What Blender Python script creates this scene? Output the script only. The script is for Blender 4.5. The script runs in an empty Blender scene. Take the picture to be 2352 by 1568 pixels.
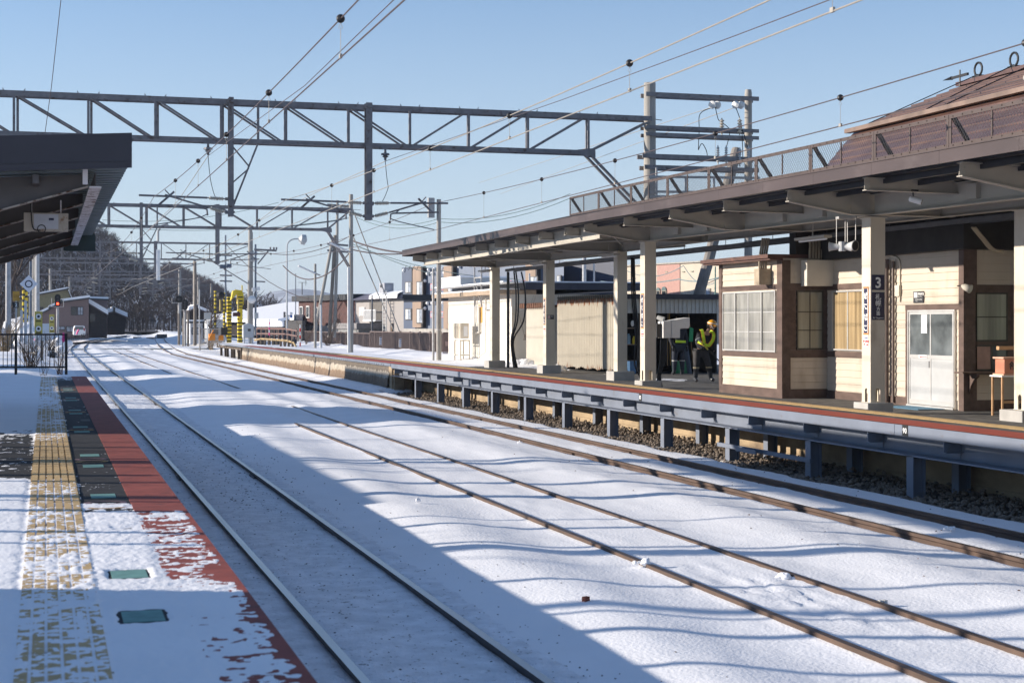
import bpy, math, random
import numpy as np
from mathutils import Vector, Matrix
C = bpy.context.scene.collection
SC = bpy.context.scene
# ------------------------------------------------------------------ camera
F = 3593.0; CX = 1176.0; YH = 742.5; HC = 2.312      # photo measures (2352 px wide), lens axis, horizon, eye height over the rails
TH = math.atan((CX - 105.7) / F); cT = math.cos(TH); sT = math.sin(TH)
cam = bpy.data.cameras.new('camera'); co = bpy.data.objects.new('camera', cam); C.objects.link(co)
cam.sensor_width = 36; cam.lens = 36 * F / 2352
cam.shift_y = -(784 - YH) / 2352
cam.clip_start = 0.1; cam.clip_end = 30000
cam.dof.use_dof = True; cam.dof.focus_distance = 42; cam.dof.aperture_fstop = 5.0
co.location = (0, 0, HC); co.rotation_euler = (math.pi / 2, 0, -TH)
SC.camera = co
# ------------------------------------------------------------------ world, sun, exposure
SUN = Vector((-3.2, 1.12, 1.0)).normalized()
elev = math.asin(SUN.z); azim = math.atan2(SUN.x, SUN.y)
w = bpy.data.worlds.new('World'); SC.world = w; w.use_nodes = True
nt = w.node_tree; bg = nt.nodes['Background']
sky = nt.nodes.new('ShaderNodeTexSky'); sky.sky_type = 'NISHITA'; sky.sun_disc = False
sky.sun_elevation = elev; sky.sun_rotation = azim
sky.air_density = 1.0; sky.dust_density = 0.0; sky.ozone_density = 3.0
tn = nt.nodes.new('ShaderNodeMix'); tn.data_type = 'RGBA'; tn.blend_type = 'MULTIPLY'; tn.inputs[0].default_value = 1; tn.inputs[7].default_value = (.93, .99, 1.11, 1)
nt.links.new(sky.outputs[0], tn.inputs[6])
# pale milky air low over the horizon and a few faint veils of cloud
gm_ = nt.nodes.new('ShaderNodeTexCoord'); sx = nt.nodes.new('ShaderNodeSeparateXYZ'); nt.links.new(gm_.outputs['Generated'], sx.inputs[0])
mr_ = nt.nodes.new('ShaderNodeMapRange'); mr_.inputs[1].default_value = 0; mr_.inputs[2].default_value = .30; mr_.inputs[3].default_value = .70; mr_.inputs[4].default_value = 0; mr_.interpolation_type = 'SMOOTHSTEP'; nt.links.new(sx.outputs[2], mr_.inputs[0])
mpc = nt.nodes.new('ShaderNodeMapping'); mpc.inputs['Scale'].default_value = (1.2, 1.2, 7); nt.links.new(gm_.outputs['Generated'], mpc.inputs[0])
nc_ = nt.nodes.new('ShaderNodeTexNoise'); nc_.inputs['Scale'].default_value = 3.0; nc_.inputs['Detail'].default_value = 7; nt.links.new(mpc.outputs[0], nc_.inputs['Vector'])
mc_ = nt.nodes.new('ShaderNodeMapRange'); mc_.inputs[1].default_value = .50; mc_.inputs[2].default_value = .74; mc_.inputs[4].default_value = .45; nt.links.new(nc_.outputs[0], mc_.inputs[0])
mxx = nt.nodes.new('ShaderNodeMath'); mxx.operation = 'MAXIMUM'; nt.links.new(mr_.outputs[0], mxx.inputs[0]); nt.links.new(mc_.outputs[0], mxx.inputs[1])
cl_ = nt.nodes.new('ShaderNodeMix'); cl_.data_type = 'RGBA'; cl_.inputs[7].default_value = (4.1, 4.7, 5.5, 1); nt.links.new(mxx.outputs[0], cl_.inputs[0]); nt.links.new(tn.outputs[2], cl_.inputs[6])
nt.links.new(cl_.outputs[2], bg.inputs[0]); bg.inputs[1].default_value = 0.100
sl = bpy.data.lights.new('sun', 'SUN'); sl.energy = 5.0; sl.angle = math.radians(0.53); sl.color = (1.0, 0.90, 0.78)
so = bpy.data.objects.new('sun', sl); C.objects.link(so); so.rotation_euler = SUN.to_track_quat('Z', 'Y').to_euler()
SC.view_settings.view_transform = 'Standard'; SC.view_settings.look = 'None'
SC.view_settings.gamma = 1; SC.view_settings.exposure = 0.63
# ------------------------------------------------------------------ measures
def PY(vx, x):                       # y where the sight line of photo column vx meets the plane x
    u = (vx - CX) / F; return x * (cT - u * sT) / (sT + u * cT)
def PX(vx, y):
    u = (vx - CX) / F; return y * (sT + u * cT) / (cT - u * sT)
def ZZ(vy, x, y): return HC + (YH - vy) * (x * sT + y * cT) / F
def UP(vx, vy, Z):
    X = (vx - CX) / F * Z; return Vector((X * cT + Z * sT, -X * sT + Z * cT, HC + (YH - vy) * Z / F))
def SV(ox, oy, k, x, y): return ((ox + x / k) / 1.7415, (oy + y / k) / 1.7415)
R = random.Random(7)
# ------------------------------------------------------------------ noise
_rng = np.random.RandomState(3); _T = _rng.rand(256, 256)
def vn(x, y):
    x = np.asarray(x, float); y = np.asarray(y, float)
    xi = np.floor(x).astype(int); yi = np.floor(y).astype(int)
    fx = x - xi; fy = y - yi; fx = fx * fx * (3 - 2 * fx); fy = fy * fy * (3 - 2 * fy)
    a = _T[xi % 256, yi % 256]; b = _T[(xi + 1) % 256, yi % 256]; c_ = _T[xi % 256, (yi + 1) % 256]; d = _T[(xi + 1) % 256, (yi + 1) % 256]
    return (a * (1 - fx) + b * fx) * (1 - fy) + (c_ * (1 - fx) + d * fx) * fy - .5
def fbm(x, y, o=4):
    r = 0; a = 1; f = 1
    for i in range(o):
        r = r + a * vn(np.asarray(x) * f + 17.3 * i, np.asarray(y) * f + 9.1 * i); a *= .5; f *= 2.03
    return r
def sst(a, b, x):
    t = np.clip((np.asarray(x, float) - a) / (b - a), 0, 1); return t * t * (3 - 2 * t)
# ------------------------------------------------------------------ materials
MT = {}
def M(name, col, rough=.65, var=.18, vs=4.0, bump=0.0, bs=40.0, metal=0.0, col2=None, ms=2.0, thr=.55, sharp=.12, st=(1, 1, 1), spec=.4, sub=0, emit=0, alpha=1):
    if name in MT: return MT[name]
    m = bpy.data.materials.new(name); m.use_nodes = True; n = m.node_tree; L = n.links
    b = n.nodes['Principled BSDF']
    b.inputs['Roughness'].default_value = rough; b.inputs['Metallic'].default_value = metal
    b.inputs['Specular IOR Level'].default_value = spec
    tc = n.nodes.new('ShaderNodeTexCoord'); mp = n.nodes.new('ShaderNodeMapping'); mp.inputs['Scale'].default_value = st
    L.new(tc.outputs['Object'], mp.inputs[0])
    no = n.nodes.new('ShaderNodeTexNoise'); no.inputs['Scale'].default_value = vs; no.inputs['Detail'].default_value = 6
    L.new(mp.outputs[0], no.inputs['Vector'])
    mx = n.nodes.new('ShaderNodeMix'); mx.data_type = 'RGBA'
    c0 = [c * (1 - var) for c in col]; c1 = [min(1, c * (1 + var)) for c in col]
    mx.inputs[6].default_value = (*c0, 1); mx.inputs[7].default_value = (*c1, 1)
    rm = n.nodes.new('ShaderNodeMapRange'); rm.inputs[1].default_value = .3; rm.inputs[2].default_value = .7
    L.new(no.outputs[0], rm.inputs[0]); L.new(rm.outputs[0], mx.inputs[0]); out = mx.outputs[2]
    if col2 is not None:
        n2 = n.nodes.new('ShaderNodeTexNoise'); n2.inputs['Scale'].default_value = ms; n2.inputs['Detail'].default_value = 8
        n2.inputs['Roughness'].default_value = .65
        L.new(mp.outputs[0], n2.inputs['Vector'])
        r2 = n.nodes.new('ShaderNodeMapRange'); r2.inputs[1].default_value = thr; r2.inputs[2].default_value = thr + sharp
        L.new(n2.outputs[0], r2.inputs[0])
        m2 = n.nodes.new('ShaderNodeMix'); m2.data_type = 'RGBA'; m2.inputs[7].default_value = (*col2, 1)
        L.new(out, m2.inputs[6]); L.new(r2.outputs[0], m2.inputs[0]); out = m2.outputs[2]
    L.new(out, b.inputs['Base Color'])
    if bump:
        n3 = n.nodes.new('ShaderNodeTexNoise'); n3.inputs['Scale'].default_value = bs; n3.inputs['Detail'].default_value = 5
        L.new(mp.outputs[0], n3.inputs['Vector'])
        bp = n.nodes.new('ShaderNodeBump'); bp.inputs['Strength'].default_value = 1; bp.inputs['Distance'].default_value = bump
        L.new(n3.outputs[0], bp.inputs['Height']); L.new(bp.outputs[0], b.inputs['Normal'])
    if emit:
        b.inputs['Emission Color'].default_value = (*col, 1); b.inputs['Emission Strength'].default_value = emit
    if alpha < 1: b.inputs['Alpha'].default_value = alpha
    MT[name] = m; return m
snow = M('snow', (.86, .865, .88), .75, .03, 1.2, .007, 30, spec=.25)
snowd = M('snow_dusty', (.81, .82, .845), .8, .14, 5, .03, 24, col2=(.30, .28, .27), ms=14, thr=.60, sharp=.08, spec=.2)
cream = M('cream_paint', (.60, .545, .45), .55, .08, 2.2, .0006, 60, col2=(.44, .38, .30), ms=3.2, thr=.60, sharp=.14, st=(1, 1, .35))
creamd = M('cream_steel', (.43, .40, .345), .5, .06, 3, .0004, 60)
brownf = M('brown_fascia', (.070, .050, .047), .42, .18, 1.5, st=(1, .5, 1), col2=(.11, .085, .08), ms=1.6, thr=.55, sharp=.2)
brownw = M('brown_wood', (.085, .052, .040), .6, .3, 6, .001, 60, st=(1, .25, 1))
galv = M('galvanised', (.38, .37, .36), .5, .18, 4, metal=.25, col2=(.20, .15, .12), ms=5, thr=.6)
galvd = M('galvanised_dark', (.20, .19, .195), .55, .2, 4, metal=.2, col2=(.09, .06, .045), ms=5, thr=.56)
conc = M('concrete', (.36, .34, .31), .85, .16, 3, .002, 40, col2=(.22, .20, .18), ms=2.5, thr=.58)
concp = M('concrete_pole', (.33, .31, .28), .8, .14, 3, .002, 50, st=(1, 1, .3))
asph = M('asphalt', (.030, .031, .034), .8, .3, 8, .003, 120, spec=.25)
asph3 = M('asphalt_worn', (.085, .082, .078), .85, .3, 5, .002, 120, col2=(.15, .145, .135), ms=3, thr=.5)
redn = M('dull_red_edge_paint', (.255, .056, .040), .75, .2, 5, .0015, 120, col2=(.13, .04, .035), ms=7, thr=.56, sharp=.15)
redp = M('red_edge_paint', (.40, .080, .050), .7, .14, 5, .0015, 120, col2=(.27, .06, .045), ms=6, thr=.62)
yelt = M('yellow_tactile', (.52, .36, .17), .7, .15, 10, .001, 80, col2=(.36, .28, .17), ms=14, thr=.55)
steelb = M('blue_grey_steel', (.175, .198, .245), .5, .12, 2.5, .0006, 90, metal=.1, col2=(.15, .14, .14), ms=3.5, thr=.60, sharp=.12, st=(1, .6, 1))
rust = M('rail_rust', (.085, .052, .036), .7, .3, 7, .001, 60, st=(1, .3, 1))
railt = M('rail_top_shiny', (.45, .47, .49), .3, .15, 3, metal=.8, st=(1, .2, 1))
railb = M('rail_top_brown', (.085, .06, .05), .45, .25, 6, metal=.3, st=(1, .3, 1))
black = M('black_rubber', (.012, .012, .014), .5, .2)
dkmet = M('dark_metal', (.045, .045, .05), .5, .3)
navy = M('navy_paint', (.02, .022, .06), .45, .1)
white = M('white_paint', (.78, .78, .77), .5, .05)
porc = M('porcelain', (.55, .49, .40), .3, .1, 8)
porcw = M('white_porcelain', (.72, .72, .70), .25, .08, 8)
wire = M('wire_bronze', (.13, .10, .095), .45, .1, metal=.4)
wirel = M('wire_light', (.34, .31, .27), .5, .1, metal=.2)
alu = M('aluminium', (.60, .59, .57), .4, .08, metal=.5)
alug = M('grey_door_panel', (.43, .44, .445), .5, .06, 4, col2=(.42, .33, .22), ms=7, thr=.72)
glassm = M('window_glass', (.10, .11, .115), .06, .15, 2, spec=.8)
glassl = M('frosted_glass', (.33, .34, .33), .25, .12, 3, spec=.6)
curt = M('curtain', (.46, .43, .36), .9, .1, 4)
rebar = M('grey_cabinet', (.48, .49, .49), .5, .06)
yelp = M('yellow_paint', (.75, .55, .03), .5, .1)
blackp = M('black_paint', (.02, .02, .02), .5, .2)
orgp = M('orange_paint', (.75, .28, .03), .55, .12)
pink = M('pink_tape', (.80, .08, .28), .6, .1)
redl = M('red_light', (1.0, .05, .02), .5, 0, emit=6)
redw = M('red_wood', (.40, .04, .03), .6, .1)
teal = M('teal_paint', (.14, .30, .27), .7, .15, 12)
ltxt = M('sign_letter', (.80, .80, .78), .5, 0)
bluem = M('blue_mat', (.10, .22, .32), .9, .15, 20)
# ------------------------------------------------------------------ mesh builder
class MB:
    def __init__(s): s.v = []; s.f = []; s.m = []
    def add(s, vs, fs, mi=0):
        o = len(s.v); s.v += [tuple(p) for p in vs]; s.f += [tuple(i + o for i in f) for f in fs]; s.m += [mi] * len(fs); return s
    def box(s, x0, x1, y0, y1, z0, z1, mi=0):
        if x0 > x1: x0, x1 = x1, x0
        if y0 > y1: y0, y1 = y1, y0
        if z0 > z1: z0, z1 = z1, z0
        return s.add([(x0, y0, z0), (x1, y0, z0), (x1, y1, z0), (x0, y1, z0), (x0, y0, z1), (x1, y0, z1), (x1, y1, z1), (x0, y1, z1)],
                     [(0, 3, 2, 1), (4, 5, 6, 7), (0, 1, 5, 4), (1, 2, 6, 5), (2, 3, 7, 6), (3, 0, 4, 7)], mi)
    def beam(s, p, q, w=.1, h=.1, up=(0, 0, 1), mi=0, h2=None):
        p = Vector(p); q = Vector(q); d = (q - p).normalized(); u = Vector(up)
        sd = d.cross(u)
        if sd.length < 1e-4: sd = d.cross(Vector((0, 1, 0)))
        sd.normalize(); u = sd.cross(d); vs = []
        for c_, hh in ((p, h), (q, h if h2 is None else h2)):
            for a, b in ((-1, -1), (1, -1), (1, 1), (-1, 1)): vs.append(c_ + sd * (a * w / 2) + u * (b * hh / 2))
        return s.add(vs, [(0, 1, 2, 3), (7, 6, 5, 4), (0, 4, 5, 1), (1, 5, 6, 2), (2, 6, 7, 3), (3, 7, 4, 0)], mi)
    def ib(s, p, q, h, w, t=.012, up=(0, 0, 1), h2=None, mi=0):      # I-beam; h2: depth at q, top flange stays straight
        p = Vector(p); q = Vector(q); u = Vector(up); h2 = h if h2 is None else h2
        s.beam(p - u * (t / 2), q - u * (t / 2), w, t, up, mi)
        s.beam(p - u * (h - t / 2), q - u * (h2 - t / 2), w, t, up, mi)
        s.beam(p - u * (h / 2), q - u * (h2 / 2), t * .8, h - 2 * t - .001, up, mi, h2=h2 - 2 * t - .001); return s
    def tube(s, pts, r, n=6, mi=0, r2=None, cap=True):
        pts = [Vector(p) for p in pts]; o = len(s.v); N = len(pts); prev = None
        for i, p in enumerate(pts):
            d = (pts[min(i + 1, N - 1)] - pts[max(i - 1, 0)]).normalized()
            if prev is None:
                a = d.cross(Vector((0, 0, 1)))
                if a.length < 1e-3: a = d.cross(Vector((1, 0, 0)))
            else: a = prev - d * prev.dot(d)
            a.normalize(); prev = a; b = d.cross(a); rr = r if r2 is None else r + (r2 - r) * i / (N - 1)
            for k in range(n):
                t = 2 * math.pi * k / n; s.v.append(tuple(p + a * (rr * math.cos(t)) + b * (rr * math.sin(t))))
        for i in range(N - 1):
            for k in range(n):
                k2 = (k + 1) % n; s.f.append((o + i * n + k, o + i * n + k2, o + (i + 1) * n + k2, o + (i + 1) * n + k)); s.m.append(mi)
        if cap: s.f.append(tuple(o + k for k in range(n))[::-1]); s.f.append(tuple(o + (N - 1) * n + k for k in range(n))); s.m += [mi, mi]
        return s
    def lathe(s, p, q, prof, n=12, mi=0):        # prof: (t along p>q in 0..1, radius)
        p = Vector(p); q = Vector(q); d = (q - p); L = d.length; d.normalize(); a = d.cross(Vector((0, 0, 1)))
        if a.length < 1e-3: a = Vector((1, 0, 0))
        a.normalize(); b = d.cross(a); o = len(s.v)
        for t, r in prof:
            for k in range(n):
                g = 2 * math.pi * k / n; s.v.append(tuple(p + d * (t * L) + a * (r * math.cos(g)) + b * (r * math.sin(g))))
        for i in range(len(prof) - 1):
            for k in range(n):
                k2 = (k + 1) % n; s.f.append((o + i * n + k, o + i * n + k2, o + (i + 1) * n + k2, o + (i + 1) * n + k)); s.m.append(mi)
        s.f.append(tuple(o + k for k in range(n))[::-1]); s.f.append(tuple(o + (len(prof) - 1) * n + k for k in range(n))); s.m += [mi, mi]; return s
    def ball(s, c_, r, n=10, sz=1.0, mi=0):
        c_ = Vector(c_); return s.lathe(c_ - Vector((0, 0, r * sz)), c_ + Vector((0, 0, r * sz)), [((1 - math.cos(math.pi * i / 7)) / 2, max(.001, r * math.sin(math.pi * i / 7))) for i in range(8)], n, mi)
    def prism(s, poly, ax, a0, a1, mi=0):        # poly in the two other axes, extruded along ax from a0 to a1
        def P(p, a): return (a, p[0], p[1]) if ax == 'x' else ((p[0], a, p[1]) if ax == 'y' else (p[0], p[1], a))
        n = len(poly); vs = [P(p, a0) for p in poly] + [P(p, a1) for p in poly]
        return s.add(vs, [tuple(range(n))[::-1], tuple(range(n, 2 * n))] + [(i, (i + 1) % n, n + (i + 1) % n, n + i) for i in range(n)], mi)
    def corr(s, o, du, Lu, dv, Lv, pitch=.076, amp=.018, th=.0, sq=False, mi=0, bot=None):    # corrugated sheet, waves across du
        o = Vector(o); du = Vector(du).normalized(); dv = Vector(dv).normalized(); nn = du.cross(dv); k = 4 if sq else 6
        N = int(Lu / pitch * k); vs = []; b = len(s.v)
        for i in range(N + 1):
            t = i / k % 1; a = (amp if t < .5 else -amp) if sq else amp * math.sin(2 * math.pi * i / k)
            cu = i * pitch / k + (.12 * pitch * (1 if i % 2 else -1) if sq else 0)
            lo = 0 if bot is None else bot(cu)
            vs += [o + du * cu + nn * a + dv * lo, o + du * cu + nn * a + dv * Lv]
        return s.add(vs, [(2 * i, 2 * i + 2, 2 * i + 3, 2 * i + 1) for i in range(N)], mi)
    def build(s, name, mat, parent=None, smooth=False, label=None, bev=0):
        me = bpy.data.meshes.new(name); v = np.array(s.v, float).reshape(-1, 3)
        if parent is None:
            o0 = Vector(((v[:, 0].min() + v[:, 0].max()) / 2, (v[:, 1].min() + v[:, 1].max()) / 2, v[:, 2].min())) if len(v) else Vector()
            loc = o0; sub = o0
        else: sub = wloc(parent); loc = Vector((0, 0, 0))
        me.from_pydata([tuple(p) for p in (v - np.array(sub))], [], s.f)
        for mm in (mat if isinstance(mat, (list, tuple)) else [mat]): me.materials.append(mm)
        if isinstance(mat, (list, tuple)): me.polygons.foreach_set('material_index', s.m)
        if smooth: me.polygons.foreach_set('use_smooth', [True] * len(me.polygons))
        me.update(); o = bpy.data.objects.new(name, me); C.objects.link(o); o.location = loc
        if parent is not None: o.parent = parent
        if label: o['label'] = label
        if bev:
            bm = o.modifiers.new('bevel', 'BEVEL'); bm.width = bev; bm.segments = 2; bm.limit_method = 'ANGLE'
        return o
def wloc(o):
    p = Vector(o.location)
    while o.parent is not None: o = o.parent; p = p + Vector(o.location)
    return p
def tag(o, label, cat, group=None, kind=None):
    if label: o['label'] = label
    if cat: o['category'] = cat
    if group: o['group'] = group
    if kind: o['kind'] = kind
    return o
def thing(name, label, cat, loc, group=None):
    o = bpy.data.objects.new(name, None); C.objects.link(o); o.location = loc; o.empty_display_size = .2
    return tag(o, label, cat, group)
def struct(o): o['kind'] = 'structure'; return o
def copy_tree(o, loc=None, label=None, parent=None, rotz=None):
    c_ = o.copy(); C.objects.link(c_)
    if parent is not None: c_.parent = parent
    if loc is not None: c_.location = loc
    if rotz is not None: c_.rotation_euler = (0, 0, rotz)
    if label: c_['label'] = label
    for ch in [k for k in KIDS(o)]: copy_tree(ch, parent=c_)
    return c_
def KIDS(o): return [k for k in C.objects if k.parent == o]
def txt(s, size, o, xd, yd, mat, parent, name='lettering', bold=0, ax='LEFT', depth=.001):
    cu = bpy.data.curves.new('t', 'FONT'); cu.body = s; cu.size = size; cu.align_x = ax; cu.offset = bold; cu.extrude = depth; cu.resolution_u = 3
    to = bpy.data.objects.new('t', cu); C.objects.link(to)
    dg = bpy.context.evaluated_depsgraph_get(); dg.update()
    me = bpy.data.meshes.new_from_object(to.evaluated_get(dg)); bpy.data.objects.remove(to); bpy.data.curves.remove(cu)
    xd = Vector(xd).normalized(); yd = Vector(yd).normalized(); nn = xd.cross(yd); sub = wloc(parent); o = Vector(o)
    for v in me.vertices: v.co = o + xd * v.co.x + yd * v.co.y + nn * v.co.z - sub
    me.materials.clear(); me.materials.append(mat)
    ob = bpy.data.objects.new(name, me); C.objects.link(ob); ob.parent = parent; return ob
def cyl(p, q, r, n=12): return MB().tube([p, q], r, n)
def sheet(name, xs, ys, zf, mat, smooth=True):
    X, Y = np.meshgrid(xs, ys); Z = zf(X, Y); nx = len(xs); ny = len(ys)
    v = np.stack([X, Y, Z], -1).reshape(-1, 3)
    i = np.arange((nx - 1) * (ny - 1)); r = i // (nx - 1); q = i % (nx - 1); a = r * nx + q
    f = np.stack([a, a + 1, a + nx + 1, a + nx], -1)
    me = bpy.data.meshes.new(name); me.vertices.add(len(v)); me.vertices.foreach_set('co', v.ravel())
    me.loops.add(f.size); me.polygons.add(len(f)); me.loops.foreach_set('vertex_index', f.ravel().astype(np.int32))
    me.polygons.foreach_set('loop_start', np.arange(0, f.size, 4, dtype=np.int32)); me.polygons.foreach_set('loop_total', np.full(len(f), 4, np.int32))
    me.polygons.foreach_set('use_smooth', [smooth] * len(f)); me.materials.append(mat); me.update(calc_edges=True); me.validate()
    o = bpy.data.objects.new(name, me); C.objects.link(o); return o
# ================================================================== GROUND
def rise(y): return np.maximum(0, np.asarray(y, float) - 150) * .007
def zdeck(y): return .863 + .06 * (np.asarray(y, float) - 17) / 90
def z3(x, y): return zdeck(y) - .11 * sst(13.1, 14.3, x)
def gz(x, y):
    x = np.asarray(x, float); y = np.asarray(y, float)
    base = -.055 + .022 * fbm(x * .5, y * .22, 3) + .012 * fbm(x * 2.2, y * 1.1, 3) + .006 * fbm(x * 9, y * 9, 2)
    base = base + .018 * np.exp(-((x - 6.1) / .75) ** 4)
    for xc, a, s in ((4.35, .07, .55), (7.95, .06, .55), (1.45, -.02, .3)):       # windrows between the tracks
        base = base + a * np.exp(-((x - xc - .25 * fbm(y * .1, x * 0, 2)) / s) ** 2)
    base = base + .035 * np.exp(-((x - 3.9) / 1.5) ** 2) * vn(y * .55 + x * .25, x * .2)
    rough = np.exp(-((x - 9.9) / .9) ** 2) + .8 * np.exp(-((x - 8.3) / .5) ** 2) + .5 * np.exp(-((x - 6.1) / .45) ** 2) + .9 * np.exp(-((x - 2.6) / .9) ** 2)
    base = base + .022 * rough * (np.maximum(0, vn(x * 7, y * 6)) + .6 * np.maximum(0, vn(x * 15, y * 13)) - .12)
    base = base + .06 * np.exp(-((x - 6.15) / .38) ** 2 - ((y - 12.4) / 1.5) ** 2) * (vn(x * 9, y * 6) + .6 * vn(x * 19, y * 14))
    # wind drifts where the middle track disappears
    w1 = y + 3 * vn(y * .9, x * 2); bl = sst(35, 40, w1) * (1 - sst(68, 74, w1)); br_ = sst(42, 45.5, w1) * (1 - sst(54, 57.5, w1)); bur = bl * (x < 6.1) + br_ * (x >= 6.1)
    base = base + bl * .115 * np.exp(-((x - 5.4) / .8) ** 2) + br_ * .105 * np.exp(-((x - 6.7) / .55) ** 2)
    base = base + .05 * np.exp(-((x - 5.1) / .8) ** 2) * sst(46, 58, y) * (1 - sst(80, 100, y)) * (.5 + vn(y * .3, x * .3))
    for xr in (2.0, 3.13, 5.58, 6.62, 9.22, 10.32):                                # troughs beside the rails
        dp = .012 if xr < 4 else (-.012 if xr < 8 else .05)
        base = base - dp * np.exp(-((x - xr) / .085) ** 2) * (1 if not 5 < xr < 7 else (1 - bur))
    dirt = np.exp(-((x - 2.6) / .8) ** 2); base = base + dirt * (.012 * np.maximum(0, vn(x * 12, y * 12)) - .01)
    # gravel strip under the far platform
    e = 11.12 + .22 * fbm(y * .7, 0 * x, 3)
    base = base - .30 * sst(0, .3, x - e) * (1 - sst(53.2, 54.6, y)) * (y < 60)
    base = base + .10 * sst(10.8, 11.6, x) * sst(50, 60, y) * (1 - sst(12.3, 13, x))
    # left of the tracks, past the platform end
    lb = sst(1.2, -1.5, x) * sst(44.5, 50, y)
    base = base + lb * (.35 + .3 * fbm(x * .35, y * .2, 4) + .25 * sst(-2, -9, x))
    base = base + .9 * sst(-9, -30, x) * sst(60, 90, y) * (1 + .5 * fbm(x * .1, y * .1, 3))
    # right: town level behind the platform
    rb = sst(14.5, 17, x) * sst(108, 118, y); base = base + rb * (.5 + .4 * fbm(x * .3, y * .2, 3))
    base = base - .35 * sst(12.4, 12.9, x) * (1 - sst(112, 114, y)) * (1 - sst(19, 20, x))
    base = base + .5 * sst(19, 20, x) * (1 - sst(112, 114, y))
    return base + rise(y) * (1 - .9 * sst(60, 200, x)) * 1.0
def grow(a, b, s, k):
    r = [a]
    while r[-1] < b: r.append(r[-1] + s); s *= k
    return r
xs = [-900, -500, -300, -180, -120, -80, -60, -45, -35, -28, -22, -18, -15, -12, -10, -8, -6.5, -5, -4, -3, -2.2, -1.5, -.9, -.4, 0, .4, .8, 1.0] + list(np.arange(1.06, 12.9, .062)) + \
     [13.1, 13.5, 14, 14.5, 15.2, 16, 17, 18, 19, 20, 22, 25, 30, 38, 50, 70, 100, 150, 220, 350, 600, 1200, 3000]
ys = [-40, -12, -4, 0, 3] + grow(4, 150, .055, 1.0075)[0:] + [152, 155, 160, 166, 172, 180, 190, 200, 215, 235, 260, 300, 350, 420, 500, 700, 1000, 1500, 2500, 4500]
ys = sorted(set(round(float(v), 4) for v in ys)); xs = sorted(set(round(float(v), 4) for v in xs))
grd = sheet('snow_ground', xs, ys, gz, snow); struct(grd)
# snow, lumps and dirt between the near rails (material): the near track bed is dusted with ballast grit
bed = sheet('dusted_track_bed', list(np.arange(1.25, 3.75, .05)), grow(4, 140, .06, 1.012), lambda x, y: gz(x, y) + .004 - .03 * (np.exp(-((x - 1.25) / .06) ** 2) + np.exp(-((x - 3.72) / .2) ** 2)), snowd)
struct(bed)
# ------------------------------------------------------------------ tracks
def spline(pts, n=8):
    pts = [Vector(p) for p in pts]; out = []
    for i in range(len(pts) - 1):
        a = pts[max(0, i - 1)]; b = pts[i]; c_ = pts[i + 1]; d = pts[min(len(pts) - 1, i + 2)]
        for k in range(n):
            t = k / n; out.append(.5 * ((2 * b) + (c_ - a) * t + (2 * a - 5 * b + 4 * c_ - d) * t * t + (3 * b - a - 3 * c_ + d) * t ** 3))
    out.append(pts[-1]); return out
def far(vx, vy):
    Z = 12072 / (vy - YH + 25.15); p = UP(vx, vy, Z); p.z = float(rise(p.y)) + .06; return p
PROF = [(-.0325, 0), (.0325, 0), (.0325, -.035), (.010, -.05), (.010, -.125), (.065, -.14), (.065, -.15), (-.065, -.15), (-.065, -.14), (-.010, -.125), (-.010, -.05), (-.0325, -.035)]
def rail(path, off, mats, parent):
    mb = MB(); n = len(PROF); N = len(path)
    for i, p in enumerate(path):
        d = (path[min(i + 1, N - 1)] - path[max(i - 1, 0)]); d.z = 0; d.normalize(); sd = Vector((d.y, -d.x, 0))
        c_ = p + sd * off
        for a, b in PROF: mb.v.append(tuple(c_ + sd * a + Vector((0, 0, b))))
    for i in range(N - 1):
        for k in range(n):
            k2 = (k + 1) % n; mb.f.append((i * n + k, i * n + k2, (i + 1) * n + k2, (i + 1) * n + k)); mb.m.append(1 if k == 0 else 0)
    mb.f.append(tuple(range(n))[::-1]); mb.f.append(tuple((N - 1) * n + k for k in range(n))); mb.m += [0, 0]
    return mb.build('rail', mats, parent)
def track(label, path, mats, gz_=1.132, sub=()):
    t = thing('railway_track', label, 'track', (path[0].x, path[0].y, 0), 'railway tracks in the snow')
    rail(path, -gz_ / 2, mats, t); rail(path, gz_ / 2, mats, t)
    return t
p1 = [Vector((2.545, y, 0)) for y in (-6, 10, 30, 60, 90, 115, 128)] + spline([Vector((2.55, 138, 0)), far(181, 796.5), far(201, 787), far(236, 780.5), far(285, 773), far(335, 765.8), far(420, 752.5), far(520, 748)], 6)
t1 = track('nearest track along the red-edged platform, with bright polished rails', p1, [M('rail_side_dark', (.05, .045, .045), .6, .2, 6), railt])
p2 = [Vector((6.09, y, 0)) for y in (-6, 10, 30, 60, 90, 120, 139)]
t2 = track('middle rusty track partly buried by drifted snow', p2, [rust, railb], 1.06)
p3 = [Vector((9.765, y, 0)) for y in (-6, 10, 30, 60, 90, 115)] + spline([Vector((9.765, 122, 0)), far(384, 800), far(368, 783), far(367, 772), far(380, 763), far(418, 754), far(500, 748.5)], 6)
t3 = track('far rusty track running beside the steel-edged platform', p3, [rust, railb], 1.105)
# fish plates and joint bolts on the far track
for y in (27.2, 37.5, 52, 62.5, 77):
    for x in (9.21, 10.32):
        b = MB().box(x - .056, x - .03, y - .28, y + .28, -.115, -.045)
        for k in range(4): b.tube([(x - .056, y - .2 + .13 * k, -.08), (x - .08, y - .2 + .13 * k, -.08)], .016, 6)
        b.build('fish_plate', rust, t3)
for y in (24.4, 47, 58, 71, 86):
    for x in (1.98, 3.11):
        MB().box(x - .056, x - .03, y - .28, y + .28, -.115, -.045).build('fish_plate', dkmet, t1)
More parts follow.
